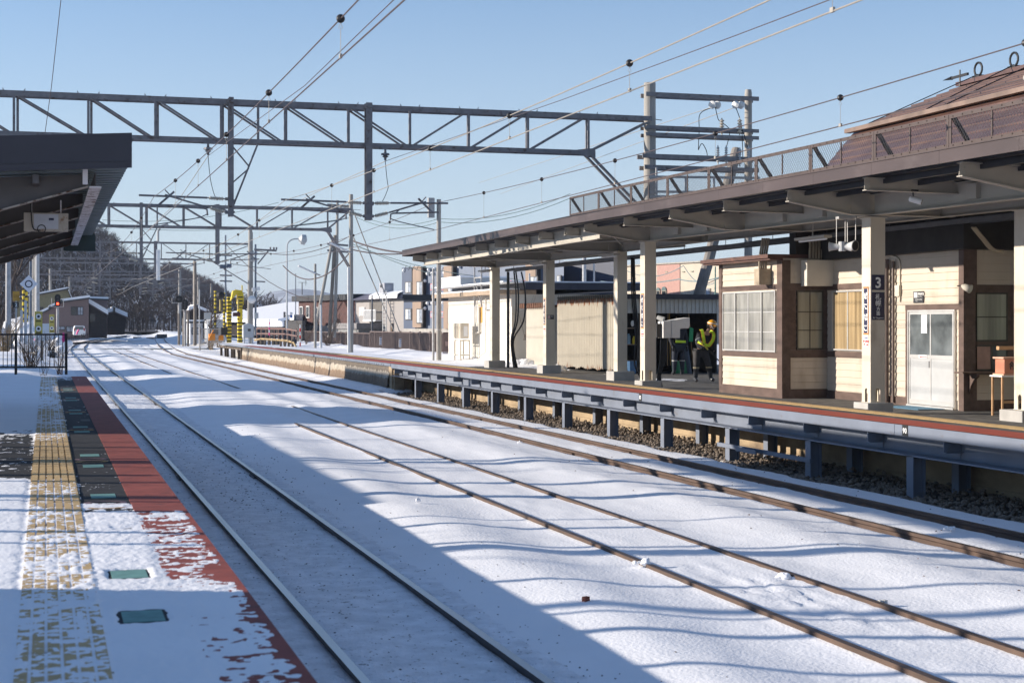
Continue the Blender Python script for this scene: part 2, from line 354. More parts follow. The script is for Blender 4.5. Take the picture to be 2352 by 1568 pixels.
# points machinery beyond the level crossing
def vbox(mb, vx, vy, Z, w, h, d=.4):
    p = UP(vx, vy, Z); mb.box(p.x - w / 2, p.x + w / 2, p.y - d / 2, p.y + d / 2, p.z, p.z + h)
mb = MB(); a = UP(310, 777, 205); b = UP(395, 776, 205); mb.beam(a, b, .25, .18)
vbox(mb, 372, 777, 204, 1.3, .55); vbox(mb, 315, 779, 203, 1.0, .3); vbox(mb, 345, 780, 200, .9, .3)
tag(mb.build('points_rod', dkmet), 'black points rod and motor box lying in snow beyond the crossing', 'points machine')
mb = MB(); a = UP(385, 764, 255); b = UP(440, 761, 262); mb.beam(a, b, .35, .2); vbox(mb, 470, 764, 250, 2.2, .35)
tag(mb.build('points_rod', dkmet), 'second dark points rod lying further along the curving track', 'points machine')
# ------------------------------------------------------------------ level crossing
road = sheet('crossing_road', list(np.arange(-6, 16, .5)), [145.2, 147, 149, 150.4], lambda x, y: gz(x, y) * 0 + .012 + rise(y) + .02 * vn(x, y), M('road_ice', (.52, .55, .53), .5, .15, 1.5, col2=(.8, .81, .83), ms=.8, thr=.45, sharp=.2))
struct(road)
# ------------------------------------------------------------------ gravel under the far platform
gsheet = sheet('gravel_bed', list(np.arange(10.95, 12.95, .08)), list(np.arange(8, 54.7, .15)), lambda x, y: -.19 + .05 * sst(11.6, 12.7, x) + .03 * vn(x * 3, y * 3) + 0 * y, M('gravel_dark', (.075, .062, .05), .9, .35, 12, .01, 40))
struct(gsheet)
gv = []; gf = []; rr = random.Random(5)
ico = [(0, 0, 1), (.894, 0, .447), (.276, .851, .447), (-.724, .526, .447), (-.724, -.526, .447), (.276, -.851, .447), (.724, .526, -.447), (-.276, .851, -.447), (-.894, 0, -.447), (-.276, -.851, -.447), (.724, -.526, -.447), (0, 0, -1)]
icf = [(0, 1, 2), (0, 2, 3), (0, 3, 4), (0, 4, 5), (0, 5, 1), (1, 6, 2), (2, 7, 3), (3, 8, 4), (4, 9, 5), (5, 10, 1), (2, 6, 7), (3, 7, 8), (4, 8, 9), (5, 9, 10), (1, 10, 6), (6, 11, 7), (7, 11, 8), (8, 11, 9), (9, 11, 10), (10, 11, 6)]
def stone(c_, s):
    o = len(gv); a = rr.uniform(0, 6.28); ca, sa = math.cos(a), math.sin(a); k = (rr.uniform(.7, 1.3), rr.uniform(.7, 1.2), rr.uniform(.5, .9))
    for p in ico:
        q = [p[i] * k[i] * s * rr.uniform(.8, 1.2) for i in range(3)]; gv.append((c_[0] + q[0] * ca - q[1] * sa, c_[1] + q[0] * sa + q[1] * ca, c_[2] + q[2]))
    gf.extend([tuple(i + o for i in f) for f in icf])
for i in range(11000):
    y = 10 + 44 * rr.random() ** 1.3; x = rr.uniform(11.08, 12.85)
    if x < 11.25 + .2 * float(fbm(y * .7, 0, 3)) + .12 * rr.random(): continue
    stone((x, y, -.175 + .05 * float(sst(11.6, 12.7, x)) + rr.uniform(0, .03) + (.05 if rr.random() < .15 and x > 12.2 else 0)), rr.uniform(.018, .042))
gm = bpy.data.meshes.new('gravel'); gm.from_pydata(gv, [], gf); gm.materials.append(M('gravel_stone', (.19, .15, .115), .85, .45, 5, .004, 60))
go = bpy.data.objects.new('gravel', gm); C.objects.link(go); tag(go, 'loose brown ballast stones under the edge of the far platform', 'gravel', kind='stuff')
# dry leaves and grit on the snow
gv = []; gf = []
for i in range(240):
    x = rr.choice([rr.uniform(10.45, 11.2), rr.uniform(10.45, 11.2), rr.uniform(9.4, 10.2), rr.uniform(7.6, 9)]); y = 9 + 34 * rr.random() ** 1.4
    z = float(gz(x, y)) + .012; s = rr.uniform(.008, .020); a = rr.uniform(0, 6.28); o = len(gv)
    gv += [(x + s * math.cos(a), y + s * math.sin(a), z), (x - s * math.sin(a) * .6, y + s * math.cos(a) * .6, z + s * .7), (x - s * math.cos(a), y - s * math.sin(a), z), (x + s * math.sin(a) * .6, y - s * math.cos(a) * .6, z + .004)]
    gf.append((o, o + 1, o + 2, o + 3))
lm = bpy.data.meshes.new('dry_leaves'); lm.from_pydata(gv, [], gf); lm.materials.append(M('dry_leaf', (.09, .045, .03), .9, .4, 20))
lo = bpy.data.objects.new('dry_leaves', lm); C.objects.link(lo); tag(lo, 'dry brown leaves and grit scattered on the snow beside the rails', 'leaves', kind='stuff')
gv = []; gf = []
for i in range(2600):
    x = rr.gauss(2.6, .5) if rr.random() < .97 else rr.uniform(3.3, 4.4); y = 5.5 + 30 * rr.random() ** 1.6
    if min(abs(x - 1.98), abs(x - 3.11)) < .09 or x < 1.3: continue
    stone((x, y, float(gz(x, y)) + .001), rr.uniform(.004, .011) * (1.0 if y < 20 else 1.5))
gm = bpy.data.meshes.new('ballast_grit'); gm.from_pydata(gv, [], gf); gm.materials.append(M('grit', (.14, .13, .13), .9, .4, 9))
go = bpy.data.objects.new('ballast_grit', gm); C.objects.link(go); tag(go, 'small dark grit poking through the snow of the nearest track', 'grit', kind='stuff')
# snow lumps
def lump(name, c_, s, label, cat, mat=snow, seed=1, fl=.7):
    rq = random.Random(seed); mb = MB()
    for k in range(11):
        gvv = []; u_ = abs(rq.gauss(0, .55)); an_ = rq.uniform(0, 6.28); cc = Vector(c_) + Vector((u_ * 1.2 * s * math.cos(an_), u_ * 1.2 * s * math.sin(an_), (rq.uniform(0, .5) - .35 * u_) * s)); r_ = s * rq.uniform(.25, .75) * (1.1 - .4 * min(1, u_))
        vs = [cc + Vector((p[0] * r_ * rq.uniform(.75, 1.2), p[1] * r_ * rq.uniform(.75, 1.2), p[2] * r_ * fl * rq.uniform(.8, 1.2))) for p in ico]; mb.add(vs, icf)
    o = mb.build(name, mat, smooth=True); sb = o.modifiers.new('s', 'SUBSURF'); sb.levels = 2; sb.render_levels = 3
    tx = bpy.data.textures.new('clouds', 'CLOUDS'); tx.noise_scale = s * .8; dm = o.modifiers.new('d', 'DISPLACE'); dm.texture = tx; dm.strength = s * .45; dm.texture_coords = 'GLOBAL'
    return tag(o, label, cat, None)
lump('snow_lump', (5.55, 14.1, .0), .085, 'snow lump sitting against the left rail of the middle track', 'snow lump', seed=3)
lump('snow_lump', (6.50, 13.1, -.05), .11, 'largest snow lump, heaped over the right rail of the middle track', 'snow lump', seed=4, fl=.5)
lump('snow_lump', (9.9, 15.7, -.03), .05, 'small icy lump between the rails of the far track', 'snow lump', seed=6)
lump('snow_lump', (8.95, 29.5, -.03), .05, 'small snow lump just left of the far track', 'snow lump', seed=8)
lump('snow_lump', (4.6, 19.7, .02), .04, 'tiny upright ice lump on the smooth snow between the first two tracks', 'snow lump', seed=9, fl=1.6)
mb = MB().box(-.028, .028, -.02, .02, -.02, .026); o = mb.build('brick_piece', M('broken_brick', (.19, .06, .04), .9, .3, 20)); 
pb = UP((1300 + 1185 / 1.1357) / 1.7415, (1350 + 1195 / 1.1357) / 1.7415, 3593 * 2.29 / ((1350 + 1195 / 1.1357) / 1.7415 - 742.5)); o.location = (pb.x, pb.y, float(gz(pb.x, pb.y)) - .01); o.rotation_euler = (0, 0, .5)
tag(o, 'reddish brick fragment lying on the sunlit snow', 'brick')
pb = UP((2600 + 1057 / 1.1357) / 1.7415, (1350 + 1180 / 1.1357) / 1.7415, 3593 * 2.29 / ((1350 + 1180 / 1.1357) / 1.7415 - 742.5)); zz = float(gz(pb.x, pb.y))
mb = MB().box(pb.x - .035, pb.x - .008, pb.y - .02, pb.y + .02, zz - .05, zz + .045).box(pb.x + .008, pb.x + .035, pb.y - .02, pb.y + .02, zz - .05, zz + .045).box(pb.x - .008, pb.x + .008, pb.y + .0, pb.y + .018, zz - .05, zz + .03)
tag(mb.build('track_marker', rebar), 'small grey two-pronged peg standing in the snow beside the middle track', 'marker')
# ================================================================== NEAR PLATFORM (left)
PE = 1.035; ZP = .862; Y1 = 44.3
plat = thing('near_platform', 'near platform with red painted edge and yellow tactile paving, half covered in snow', 'platform', (-2.5, 20, 0))
MB().box(-9, PE, -6, Y1, -.3, ZP - .03).build('platform_body', conc, plat)
MB().box(-9, PE - .002, -6, Y1 - .002, ZP - .029, ZP).build('asphalt_surface', asph, plat)
MB().box(.655, PE + .012, -6, Y1, ZP - .06, ZP + .005).build('red_edge_band', redn, plat)
tb = MB(); tb.box(-.135, .27, -6, Y1 - .3, ZP + .0005, ZP + .006)
tb.build('tactile_base', M('tactile_base', (.30, .22, .11), .8, .3, 12), plat)
tb = MB(); y = 3.5
while y < Y1 - .4:
    for k in range(6):
        x = -.128 + k * .0665; tb.box(x + .002, x + .054, y + .006, y + .292, ZP + .004, ZP + .013 + R.uniform(-.001, .001))
    y += .3
tb.build('tactile_strip', yelt, plat)
# door position marks painted between the tactile strip and the red band
for i, yc in enumerate((8.62, 12.9, 17.12, 22.2, 26.6, 31.1, 35.6)):
    hh = .675 if i < 3 else .5
    for sgn in (-1, 1):
        MB().box(.36, .56, yc + sgn * hh - .15, yc + sgn * hh + .15, ZP + .0005, ZP + .004).build('teal_mark', teal, plat)
    for rad, mt, dy in ((.17, M('mauve_paint', (.22, .14, .15), .8), .16), (.17, M('ochre_paint', (.52, .31, .12), .8), -.14)):
        mb = MB(); n = 24
        for k in range(n):
            a0 = 2 * math.pi * k / n; a1 = 2 * math.pi * (k + 1) / n
            mb.add([(.46 + r_ * math.cos(a), yc + dy + r_ * .75 * math.sin(a), ZP + .0035) for r_, a in ((rad, a0), (rad, a1), (rad - .05, a1), (rad - .05, a0))], [(0, 1, 2, 3)])
        mb.build('ring_mark', mt, plat)
MB().box(.50, .63, 24.0, 24.5, ZP + .001, ZP + .004).build('repair_patch', M('patch_black', (.012, .012, .014), .6), plat)
# the snow lying on it: a real thin sheet that dips below the paving where the paving shows
def cov(x, y):
    red = sst(.60, .70, x); tac = sst(-.2, -.12, x) * (1 - sst(.24, .30, x)); left = 1 - sst(-.2, -.12, x); blk = 1 - red - tac - left
    cr = .13 + .39 * (1 - sst(12.2, 12.7, y)) + .20 * (1 - sst(9.0, 9.9, y)) + .16 * sst(39, 43, y) - .14 * sst(.86, 1.0, x) * (1 - sst(9, 10, y))
    ct = .545 - .30 * sst(14.2, 15.5, y) * (1 - sst(18.0, 21, y)) + .10 * (1 - sst(8.3, 10, y)) + .05 * (1 - sst(12, 13.6, y)) + .05 * sst(21, 26, y)
    cl = .95 - .80 * sst(14.6, 15.6, y + .8 * vn(x * 3, y)) * (1 - sst(20, 24.5, y + 1.5 * vn(x * 2, y * .8))) - .35 * np.exp(-((y - 27.5) / 1.0) ** 2) - .4 * sst(38, 39, y) * (1 - sst(40, 41, y)) * sst(-.7, -.3, x)
    cb = .05 + .78 * (1 - sst(12.8, 13.3, y + .15 * vn(x * 8, y * 2))) + .25 * sst(40, 43, y)
    cb = cb - .55 * np.exp(-((y - 12.55) / .22) ** 2) - .4 * np.exp(-((y - 11.4) / .14) ** 2) * sst(.4, .5, x)
    for yc in (7.945, 9.295): cb = cb - 1.5 * np.exp(-(((y - yc) / .185) ** 8)) * np.exp(-(((x - .46) / .118) ** 8))
    cr = cr - .25 * np.exp(-((y - 9.15) / .25) ** 2) - .10 * np.exp(-((y - 6.4) / .5) ** 2)
    return red * cr + tac * ct + left * cl + blk * cb
def hs(x, y):
    n = .38 * fbm(x * 2.6, y * 3.0, 4) + .36 * fbm(x * 7, y * 11, 4) + .62 * fbm(x * 24, y * 26, 3) + .22 * fbm(x * 1.2, y * 1.0, 2)
    tac = sst(-.15, -.12, x) * (1 - sst(.25, .28, x))
    g = np.abs(((x + .128) / .0665) % 1 - .92); n = n - tac * .13 * np.exp(-(np.minimum(g, 1 - g) / .13) ** 2)
    h = (cov(x, y) - .5) * 2.0 + n * 1.15
    edge = sst(PE + .02, PE - .05, x)
    return ZP + .004 + .006 * tac + np.clip(h, -1, 1.0) * (.010 + .004 * tac) * edge - .004 * (1 - edge) + .004 * sst(.3, 1.2, h) * vn(x * 14, y * 14) * .4 + .02 * sst(-.4, -2, x) * sst(.2, 1, h)
xs_ = [-8, -6, -4.5, -3.5, -2.8, -2.3, -1.9, -1.6] + list(np.arange(-1.4, -.2, .03)) + list(np.arange(-.2, PE, .011)) + [PE + .006]
ys_ = grow(3.2, 44, .015, 1.0026)
ps = sheet('platform_snow', xs_, ys_, hs, snow); tag(ps, 'thin wind-blown snow lying in streaks on the near platform', 'snow', kind='stuff')
# ================================================================== FAR PLATFORM (right)
fp = thing('far_platform', 'far platform with blue-grey steel edge, red band and yellow tactile strip, serving the station building', 'platform', (14, 40, 0))
XE = 11.7
def strip(name, x0, x1, y0, y1, dz, mat, n=60, nx=2):
    o = sheet(name, list(np.linspace(x0, x1, nx)), list(np.linspace(y0, y1, n)), lambda x, y: z3(x, y) + dz, mat)
    sub = wloc(fp); o.parent = fp; o.location = -sub; return o
strip('asphalt_surface', XE + .02, 24, 4, 112, 0, asph3, 120, 60)
strip('red_edge_band', XE + .03, 12.36, 4, 111.8, .005, redp, 60)
strip('tactile_base', 12.62, 12.98, 4, 108, .006, M('tactile_base', (.30, .22, .11)), 60)
mb = MB(); y = 10.0
while y < 70:
    st_ = .05 if y < 45 else .1
    for k in range(7):
        x = 12.635 + k * .048; z = float(z3(x, y)); mb.box(x + .004, x + .036, y + .004, y + st_ * .75, z + .005, z + .016)
    y += st_
mb.build('tactile_studs', yelt, fp)
# steel edge: fascia, recessed web, brackets, bottom flange
mb = MB(); web = MB(); brk = MB(); flg = MB()
def zs(y): return float(zdeck(y))
for a, b in ((5, 20), (20, 35), (35, 54.3)):
    mb.beam((XE + .01, a + .005, zs(a) - .075), (XE + .01, b - .005, zs(b) - .075), .02, .15)
    web.beam((XE + .30, a, zs(a) - .28), (XE + .30, b, zs(b) - .28), .012, .27)
    flg.beam((XE + .17, a, zs(a) - .425), (XE + .17, b, zs(b) - .425), .30, .02)
    mb.beam((XE + .16, a, zs(a) - .156), (XE + .16, b, zs(b) - .156), .28, .01)
mb.build('edge_fascia', steelb, fp); web.build('edge_beam_web', steelb, fp); flg.build('edge_beam_flange', steelb, fp)
for i in range(22):
    y = 10.5 + 2.06 * i
    if y < 54: MB().box(XE + .022, XE + .29, y, y + .014, zs(y) - .31, zs(y) - .165).box(XE + .022, XE + .29, y - .05, y + .064, zs(y) - .322, zs(y) - .311).box(XE + .285, XE + .292, y + .014, y + .03, zs(y) - .41, zs(y) - .322).build('edge_bracket', steelb, fp)
for k in range(15):
    y = 10.35 + 3.1 * k
    if y > 53: break
    zt = zs(y) - .437
    for x0, yy in ((XE + .04, y), (12.55, y + .12)):
        m_ = MB(); m_.box(x0, x0 + .012, yy - .09, yy + .09, -.17, zt).box(x0 + .188, x0 + .2, yy - .09, yy + .09, -.17, zt).box(x0 + .013, x0 + .187, yy - .006, yy + .006, -.17, zt)
        m_.box(x0 - .02, x0 + .22, yy - .1, yy + .1, zt, zt + .012); m_.build('platform_post', steelb, fp)
    MB().box(XE - .06, 12.85, y - .17, y + .3, -.26, -.16 + R.uniform(-.02, .01)).build('post_footing', conc, fp, bev=.01)
    MB().beam((XE + .2, y, zt - .02), (12.8, y, zt - .02), .1, .06).build('cross_beam', steelb, fp)
# old retaining wall behind the posts: cast in lifts
for k in range(4):
    z0 = -.3 + k * .27; MB().box(12.86 + .006 * (k % 2), 13.2, 5, 54.2, z0 + .003, z0 + .268 if k < 3 else .80).build('retaining_wall', M('old_wall', (.36, .27, .17), .9, .25, 3, .004, 30, col2=(.14, .10, .07), ms=1.6, thr=.5, sharp=.2, st=(1, .5, 1)), fp)
MB().box(XE + .32, 12.86, 4, 54.3, .80, .83).build('deck_slab', conc, fp)
# hanging step between two posts
yk = 22.75
mb = MB().beam((XE + .02, 22.6, .12), (XE + .02, 26.2, .12), .05, .07)
for k in range(8): mb.box(XE - .16, XE + .02, 24.3 + k * .09, 24.33 + k * .09, .11, .15)
mb.box(XE - .17, XE - .15, 24.25, 25.05, .09, .16); mb.build('step_rail', steelb, fp)
# older masonry stretch further on
def wallmat():
    m = bpy.data.materials.new('layered_wall'); m.use_nodes = True; n = m.node_tree; L = n.links; b = n.nodes['Principled BSDF']; b.inputs['Roughness'].default_value = .9
    tc = n.nodes.new('ShaderNodeTexCoord'); sp = n.nodes.new('ShaderNodeSeparateXYZ'); L.new(tc.outputs['Object'], sp.inputs[0])
    no = n.nodes.new('ShaderNodeTexNoise'); no.inputs['Scale'].default_value = 1.6; no.inputs['Detail'].default_value = 8; no.inputs['Roughness'].default_value = .7; L.new(tc.outputs['Object'], no.inputs['Vector'])
    ma = n.nodes.new('ShaderNodeMath'); ma.operation = 'MULTIPLY_ADD'; ma.inputs[1].default_value = .5; L.new(no.outputs[0], ma.inputs[0]); L.new(sp.outputs[2], ma.inputs[2])
    cr = n.nodes.new('ShaderNodeValToRGB'); e = cr.color_ramp.elements; e[0].position = 0; e[0].color = (.09, .06, .04, 1); e[1].position = .47; e[1].color = (.20, .135, .085, 1)
    for p, c_ in ((.485, (.24, .17, .11, 1)), (.51, (.37, .315, .24, 1)), (.67, (.43, .375, .30, 1)), (.705, (.13, .105, .08, 1)), (1.1, (.16, .13, .10, 1))):
        q = e.new(min(1, p)); q.color = c_
    sc = n.nodes.new('ShaderNodeMath'); sc.operation = 'MULTIPLY'; sc.inputs[1].default_value = .83; L.new(ma.outputs[0], sc.inputs[0]); L.new(sc.outputs[0], cr.inputs[0])
    n4 = n.nodes.new('ShaderNodeTexNoise'); n4.inputs['Scale'].default_value = 6; n4.inputs['Detail'].default_value = 6; mp = n.nodes.new('ShaderNodeMapping'); mp.inputs['Scale'].default_value = (1, 1, .4); L.new(tc.outputs['Object'], mp.inputs[0]); L.new(mp.outputs[0], n4.inputs['Vector'])
    mm = n.nodes.new('ShaderNodeMix'); mm.data_type = 'RGBA'; mm.blend_type = 'MULTIPLY'; mm.inputs[0].default_value = .8; L.new(cr.outputs[0], mm.inputs[6])
    rr_ = n.nodes.new('ShaderNodeMapRange'); rr_.inputs[1].default_value = .3; rr_.inputs[2].default_value = .7; rr_.inputs[3].default_value = .6; rr_.inputs[4].default_value = 1.1; L.new(n4.outputs[0], rr_.inputs[0]); L.new(rr_.outputs[0], mm.inputs[7]); L.new(mm.outputs[2], b.inputs['Base Color'])
    bp = n.nodes.new('ShaderNodeBump'); bp.inputs['Distance'].default_value = .02; bp.inputs['Strength'].default_value = .8; L.new(n4.outputs[0], bp.inputs['Height']); L.new(bp.outputs[0], b.inputs['Normal'])
    return m
ys_ = list(np.arange(54.8, 99, .25)); zsn = [-.2, 0, .15, .3, .45, .6, .72, .80]
mb = MB(); ny = len(ys_)
for j, z in enumerate(zsn):
    for i, y in enumerate(ys_): mb.v.append((XE + .10 + .13 * float(fbm(y * .5, z * 1.5, 4)) * (1 - j / 8) - .10 * (1 - z / .8), y, z))
for j in range(len(zsn) - 1):
    for i in range(ny - 1): mb.f.append((j * ny + i + 1, j * ny + i, (j + 1) * ny + i, (j + 1) * ny + i + 1)); mb.m.append(0)
mb.box(12.1, 12.5, 54.6, 99, -.2, .8)
mb.build('masonry_wall', wallmat(), fp)
MB().box(XE + .06, 12.5, 54.42, 54.95, -.25, .78).box(XE + .12, XE + .5, 54.28, 54.42, -.25, .66).build('wall_end_pier', M('old_wall', (.3, .2, .1)), fp, bev=.02)
mb = MB()
for a, b in ((54.35, 60), (60, 75), (75, 90), (90, 111.5)): mb.beam((XE + .02, a + .01, zs(a) - .05), (XE + .02, b - .01, zs(b) - .05), .04, .10)
mb.build('edge_channel', steelb, fp)
mb = MB(); y = 55.5
while y < 98: mb.box(XE - .008, XE + .0, y, y + .07, zs(y) - .085, zs(y) - .045); y += .42
mb.build('channel_slots', black, fp)
# open timber-and-rail end of the platform
mb = MB()
for y in (99.3, 100.7, 103.2, 104.4, 107, 108.2, 111): mb.beam((XE + .1 + .0, y, -.2), (XE + .1, y + R.uniform(-.5, .5), .74), .16, .16)
mb.box(XE + .04, 12.2, 99, 111.5, .62, .76); mb.build('open_frame_legs', M('dark_timber', (.10, .075, .055), .85, .3, 5), fp)
MB().box(12.9, 24, 54.3, 112, -.3, .70).build('platform_fill', conc, fp)
# distance plates on the fascia
for vx, s, lb in (((3296 + 850 / 2.614) / 1.7415, '90', 'near'), ((2000 + 1469 / 2.614) / 1.7415, '80', 'far')):
    y = PY(vx, XE); z = zs(y)
    q = thing('distance_plate', '%s small black number plate on the steel platform edge' % ('nearer, larger-looking' if lb == 'near' else 'further, smaller-looking'), 'plate', (XE - .003, y, z - .08))
    MB().box(XE - .006, XE - .001, y - .075, y + .075, z - .15, z + .004).build('plate', blackp, q)
    txt(s, .105, (XE - .008, y + .055, z - .112), (0, -1, 0), (0, 0, 1), ltxt, q, bold=.002)
# snow and ice on the far platform
def h3(x, y):
    n = .5 * fbm(x * .9, y * .7, 4) + .3 * fbm(x * 4, y * 3, 3)
    c_ = -.55 + .95 * sst(51, 57, y) * sst(12.9 - .02 * (y - 60), 13.7, x) + .55 * sst(47, 54, y + .0 * x) * sst(15, 16.3, x) * 1.0 + .34 * sst(75, 90, y) + .42 * sst(92, 100, y)
    c_ = c_ + .55 * np.exp(-((x - 16.4) / 1.0) ** 2 - ((y - 40) / 3.2) ** 2) + .35 * sst(15.5, 16.4, x) * sst(43, 44.5, y) * (1 - sst(55, 57, y)) * (x < 16.75)
    h = c_ + n * .55
    hump = sst(15.6, 17.3, x + .8 * vn(y * .15, x * 0)) * sst(52, 60, y) * (1 - sst(19, 22, x))
    return z3(x, y) + .003 + np.clip(h, -.8, .8) * .03 + hump * (.16 + .22 * np.maximum(0, fbm(x * .9, y * .45, 4)))
f3 = sheet('platform_snow', list(np.arange(XE + .04, 19.2, .09)), grow(9, 111.8, .12, 1.006), h3, snow); tag(f3, 'snow heaped and trodden on the far platform in front of the slatted fence', 'snow', kind='stuff')
# ================================================================== FAR CANOPY
def ztop(y): return 4.657 + (min(y, 34.5) - 17) * .00817
ZF = .765
cn = thing('platform_canopy', 'long steel station canopy with brown fascia and cream cantilever beams over the far platform', 'canopy', (14.8, 30, .8))
mb = MB(); ya = 6.0; sg = []
while ya < 52.3: sg.append((ya, min(52.4, ya + 1.83))); ya += 1.83
for a, b in sg: mb.beam((11.7, a + .002, ztop(a) - .09), (11.7, b - .002, ztop(b) - .09), .02, .18)
mb.beam((11.72, 6, ztop(6) + .006), (11.72, 34.5, ztop(34.5) + .006), .09, .012); mb.beam((11.72, 34.5, ztop(34.5) + .006), (11.72, 52.4, ztop(52) + .006), .09, .012)
mb.box(11.69, 17.4, 52.4, 52.43, 4.60, 4.80)
mb.build('fascia', brownf, cn)
deck = M('deck_underside', (.05, .052, .06), .5, .15, metal=.2)
mb = MB(); mb.corr((11.75, 6, 4.545), (1, 0, -.035), 3.3, (0, 1, .004), 46.3, pitch=.33, amp=.03, sq=True)
mb.corr((15.05, 6, 4.43), (1, 0, .03), 2.5, (0, 1, .004), 46.3, pitch=.33, amp=.03, sq=True)
mb.build('deck_sheet', deck, cn)
mb = MB(); mb.add([(11.73, 6, 4.60), (17.5, 6, 4.50), (17.5, 52.4, 4.66), (11.73, 52.4, 4.77)], [(0, 1, 2, 3)]); mb.build('roof_sheet', brownf, cn)
mb = MB()
for x in (12.35, 12.95, 14.1, 15.6): mb.beam((x, 6, ztop(6) - .19 - .02 * (x - 12)), (x, 34.4, ztop(34.4) - .19 - .02 * (x - 12)), .06, .08)
for x in (13.2, 14.0, 15.6, 16.4): mb.beam((x, 34.4, 4.60 - .02 * (x - 12)), (x, 52.3, 4.60 - .02 * (x - 12)), .06, .08)
mb.build('purlins', deck, cn)
def zb(y): return ztop(y) - .15
def cbeam(y, main, sec):
    mb = MB(); zt = zb(y)
    if sec == 'B':
        if main:
            mb.ib((12.0, y, zt), (13.2, y, zt - .03), .20, .14, .014, h2=.37); mb.ib((13.2, y, zt - .03), (15.2, y, zt - .03), .37, .14, .014)
        else: mb.ib((12.0, y, zt), (14.6, y, zt - .03), .20, .12, .012, h2=.20)
        mb.box(12.04, 12.12, y - .012, y - .006, zt - .17, zt - .03)
    else:
        if main:
            mb.ib((12.02, y, zt - .01), (13.4, y, zt - .04), .19, .13, .014, h2=.33); mb.ib((13.4, y, zt - .04), (15.0, y, zt - .06), .33, .13, .014)
            mb.ib((15.0, y, zt - .06), (16.9, y, zt - .03), .33, .13, .014, h2=.2)
        else: mb.ib((12.02, y, zt - .01), (14.7, y, zt - .04), .20, .12, .012)
        mb.box(12.05, 12.36, y - .075, y - .063, zt - .185, zt - .01)
    for k in range(2):
        for xx in (12.08,): mb.tube([(xx, y - .012, zt - .07 - .06 * k), (xx, y - .03, zt - .07 - .06 * k)], .014, 6)
    mb.build('cross_beam', creamd, cn)
for k in range(10): cbeam(34.4 - 2.6 * k, k % 2 == 0, 'B')
for k in range(9): cbeam(52.3 - 2.05 * k if k else 52.25, k % 3 == 0, 'A')
mb = MB(); mb.ib((12.42, 34.5, zb(34) - .03), (12.42, 52.25, zb(50) - .03), .33, .12, .014); mb.build('edge_girder', creamd, cn)
mb = MB()
for a, b in ((6, 18.73), (18.87, 23.93), (24.07, 29.13), (29.27, 34.33)): mb.ib((13.62, a, zb(a) - .045), (13.62, b, zb(b) - .045), .36, .16, .014)
for y in (31.0, 25.8, 20.9, 27.4, 32.6): mb.box(13.53, 13.612, y - .15, y + .15, zb(y) - .33, zb(y) - .09)
mb.build('front_girder', creamd, cn)
mb = MB()
for a, b in ((6, 21.3), (21.5, 34), (34.2, 39.7), (39.9, 46.0), (46.2, 52.2)): mb.ib((14.95, a, zb(a) - .13), (14.95, b, zb(b) - .13), .28, .14, .014)
mb.build('back_girder', creamd, cn)
# bracing rods under the outer bays
mb = MB()
for k in range(3):
    ya = 52.2 - 6.15 * k; mb.tube([(12.6, ya - .3, 4.42), (14.7, ya - 5.2, 4.36)], .014, 5); mb.tube([(12.6, ya - 5.6, 4.42), (14.7, ya - .9, 4.36)], .014, 5)
mb.build('bracing_rod', creamd, cn)
def column(x, y, zt, holes, w=.28, bz=.27, bw=.6):
    zf_ = float(z3(x, y)) - .02; mb = MB()
    if holes:
        mb.box(x, x + .012, y, y + .3, zf_ + bz + .35, zt).box(x + w - .012, x + w, y, y + .3, zf_ + bz + .35, zt).box(x + .012, x + w - .012, y, y + .012, zf_ + bz + .35, zt).box(x + .012, x + w - .012, y + .288, y + .3, zf_ + bz + .35, zt)
        # foot with arched drain openings
        za = zf_ + bz
        def arch(o, du, L, half=.045, h=.20):
            o = Vector(o); du = Vector(du); c0 = L / 2; n = 6; pr = [(c0 - half, 0)] + [(c0 - half * math.cos(math.pi * i / n), h + half * math.sin(math.pi * i / n)) for i in range(n + 1)] + [(c0 + half, 0)]
            q = [o + du * a + Vector((0, 0, b)) for a, b in [(0, 0)] + pr + [(L, 0), (L, .35), (0, .35)]]; mb.add(q, [tuple(range(len(q)))])
        arch((x, y + .3, za), (0, -1, 0), .3); arch((x, y, za), (1, 0, 0), w); arch((x + w, y, za), (0, 1, 0), .3); arch((x + w, y + .3, za), (-1, 0, 0), w)
        mb.box(x - .01, x + w + .01, y - .01, y + .31, za - .005, za + .008); mb.tube([(x + .14, y + .15, za), (x + .14, y + .15, za + .12)], .03, 8)
    else: mb.box(x, x + w, y, y + .3, zf_ + bz, zt)
    mb.box(x - .03, x + w + .03, y - .03, y + .33, zt - .014, zt + .0)
    c_ = mb.build('column', cream, cn)
    m2 = MB().box(x + w / 2 - bw / 2, x + w / 2 + bw / 2, y + .15 - bw / 2, y + .15 + bw / 2, zf_ - .1, zf_ + bz)
    b = m2.build('column_base', M('concrete_base', (.40, .385, .36), .85, .12, 4, .001, 60), c_, bev=.015); return c_
column(13.55, 34.5, 4.24, True, bz=.14, bw=.5); column(13.55, 23.95, 4.13, True, bz=.14, bw=.5)
for y, zt in ((52.1, 4.27), (46.0, 4.27), (39.7, 4.27)): column(14.8, y, zt, False)
column(14.85, 21.4, 4.12, True, bz=.2, bw=.62); column(14.8, 12, 4.12, True); column(13.55, 13.4, 4.1, True, bz=.14)
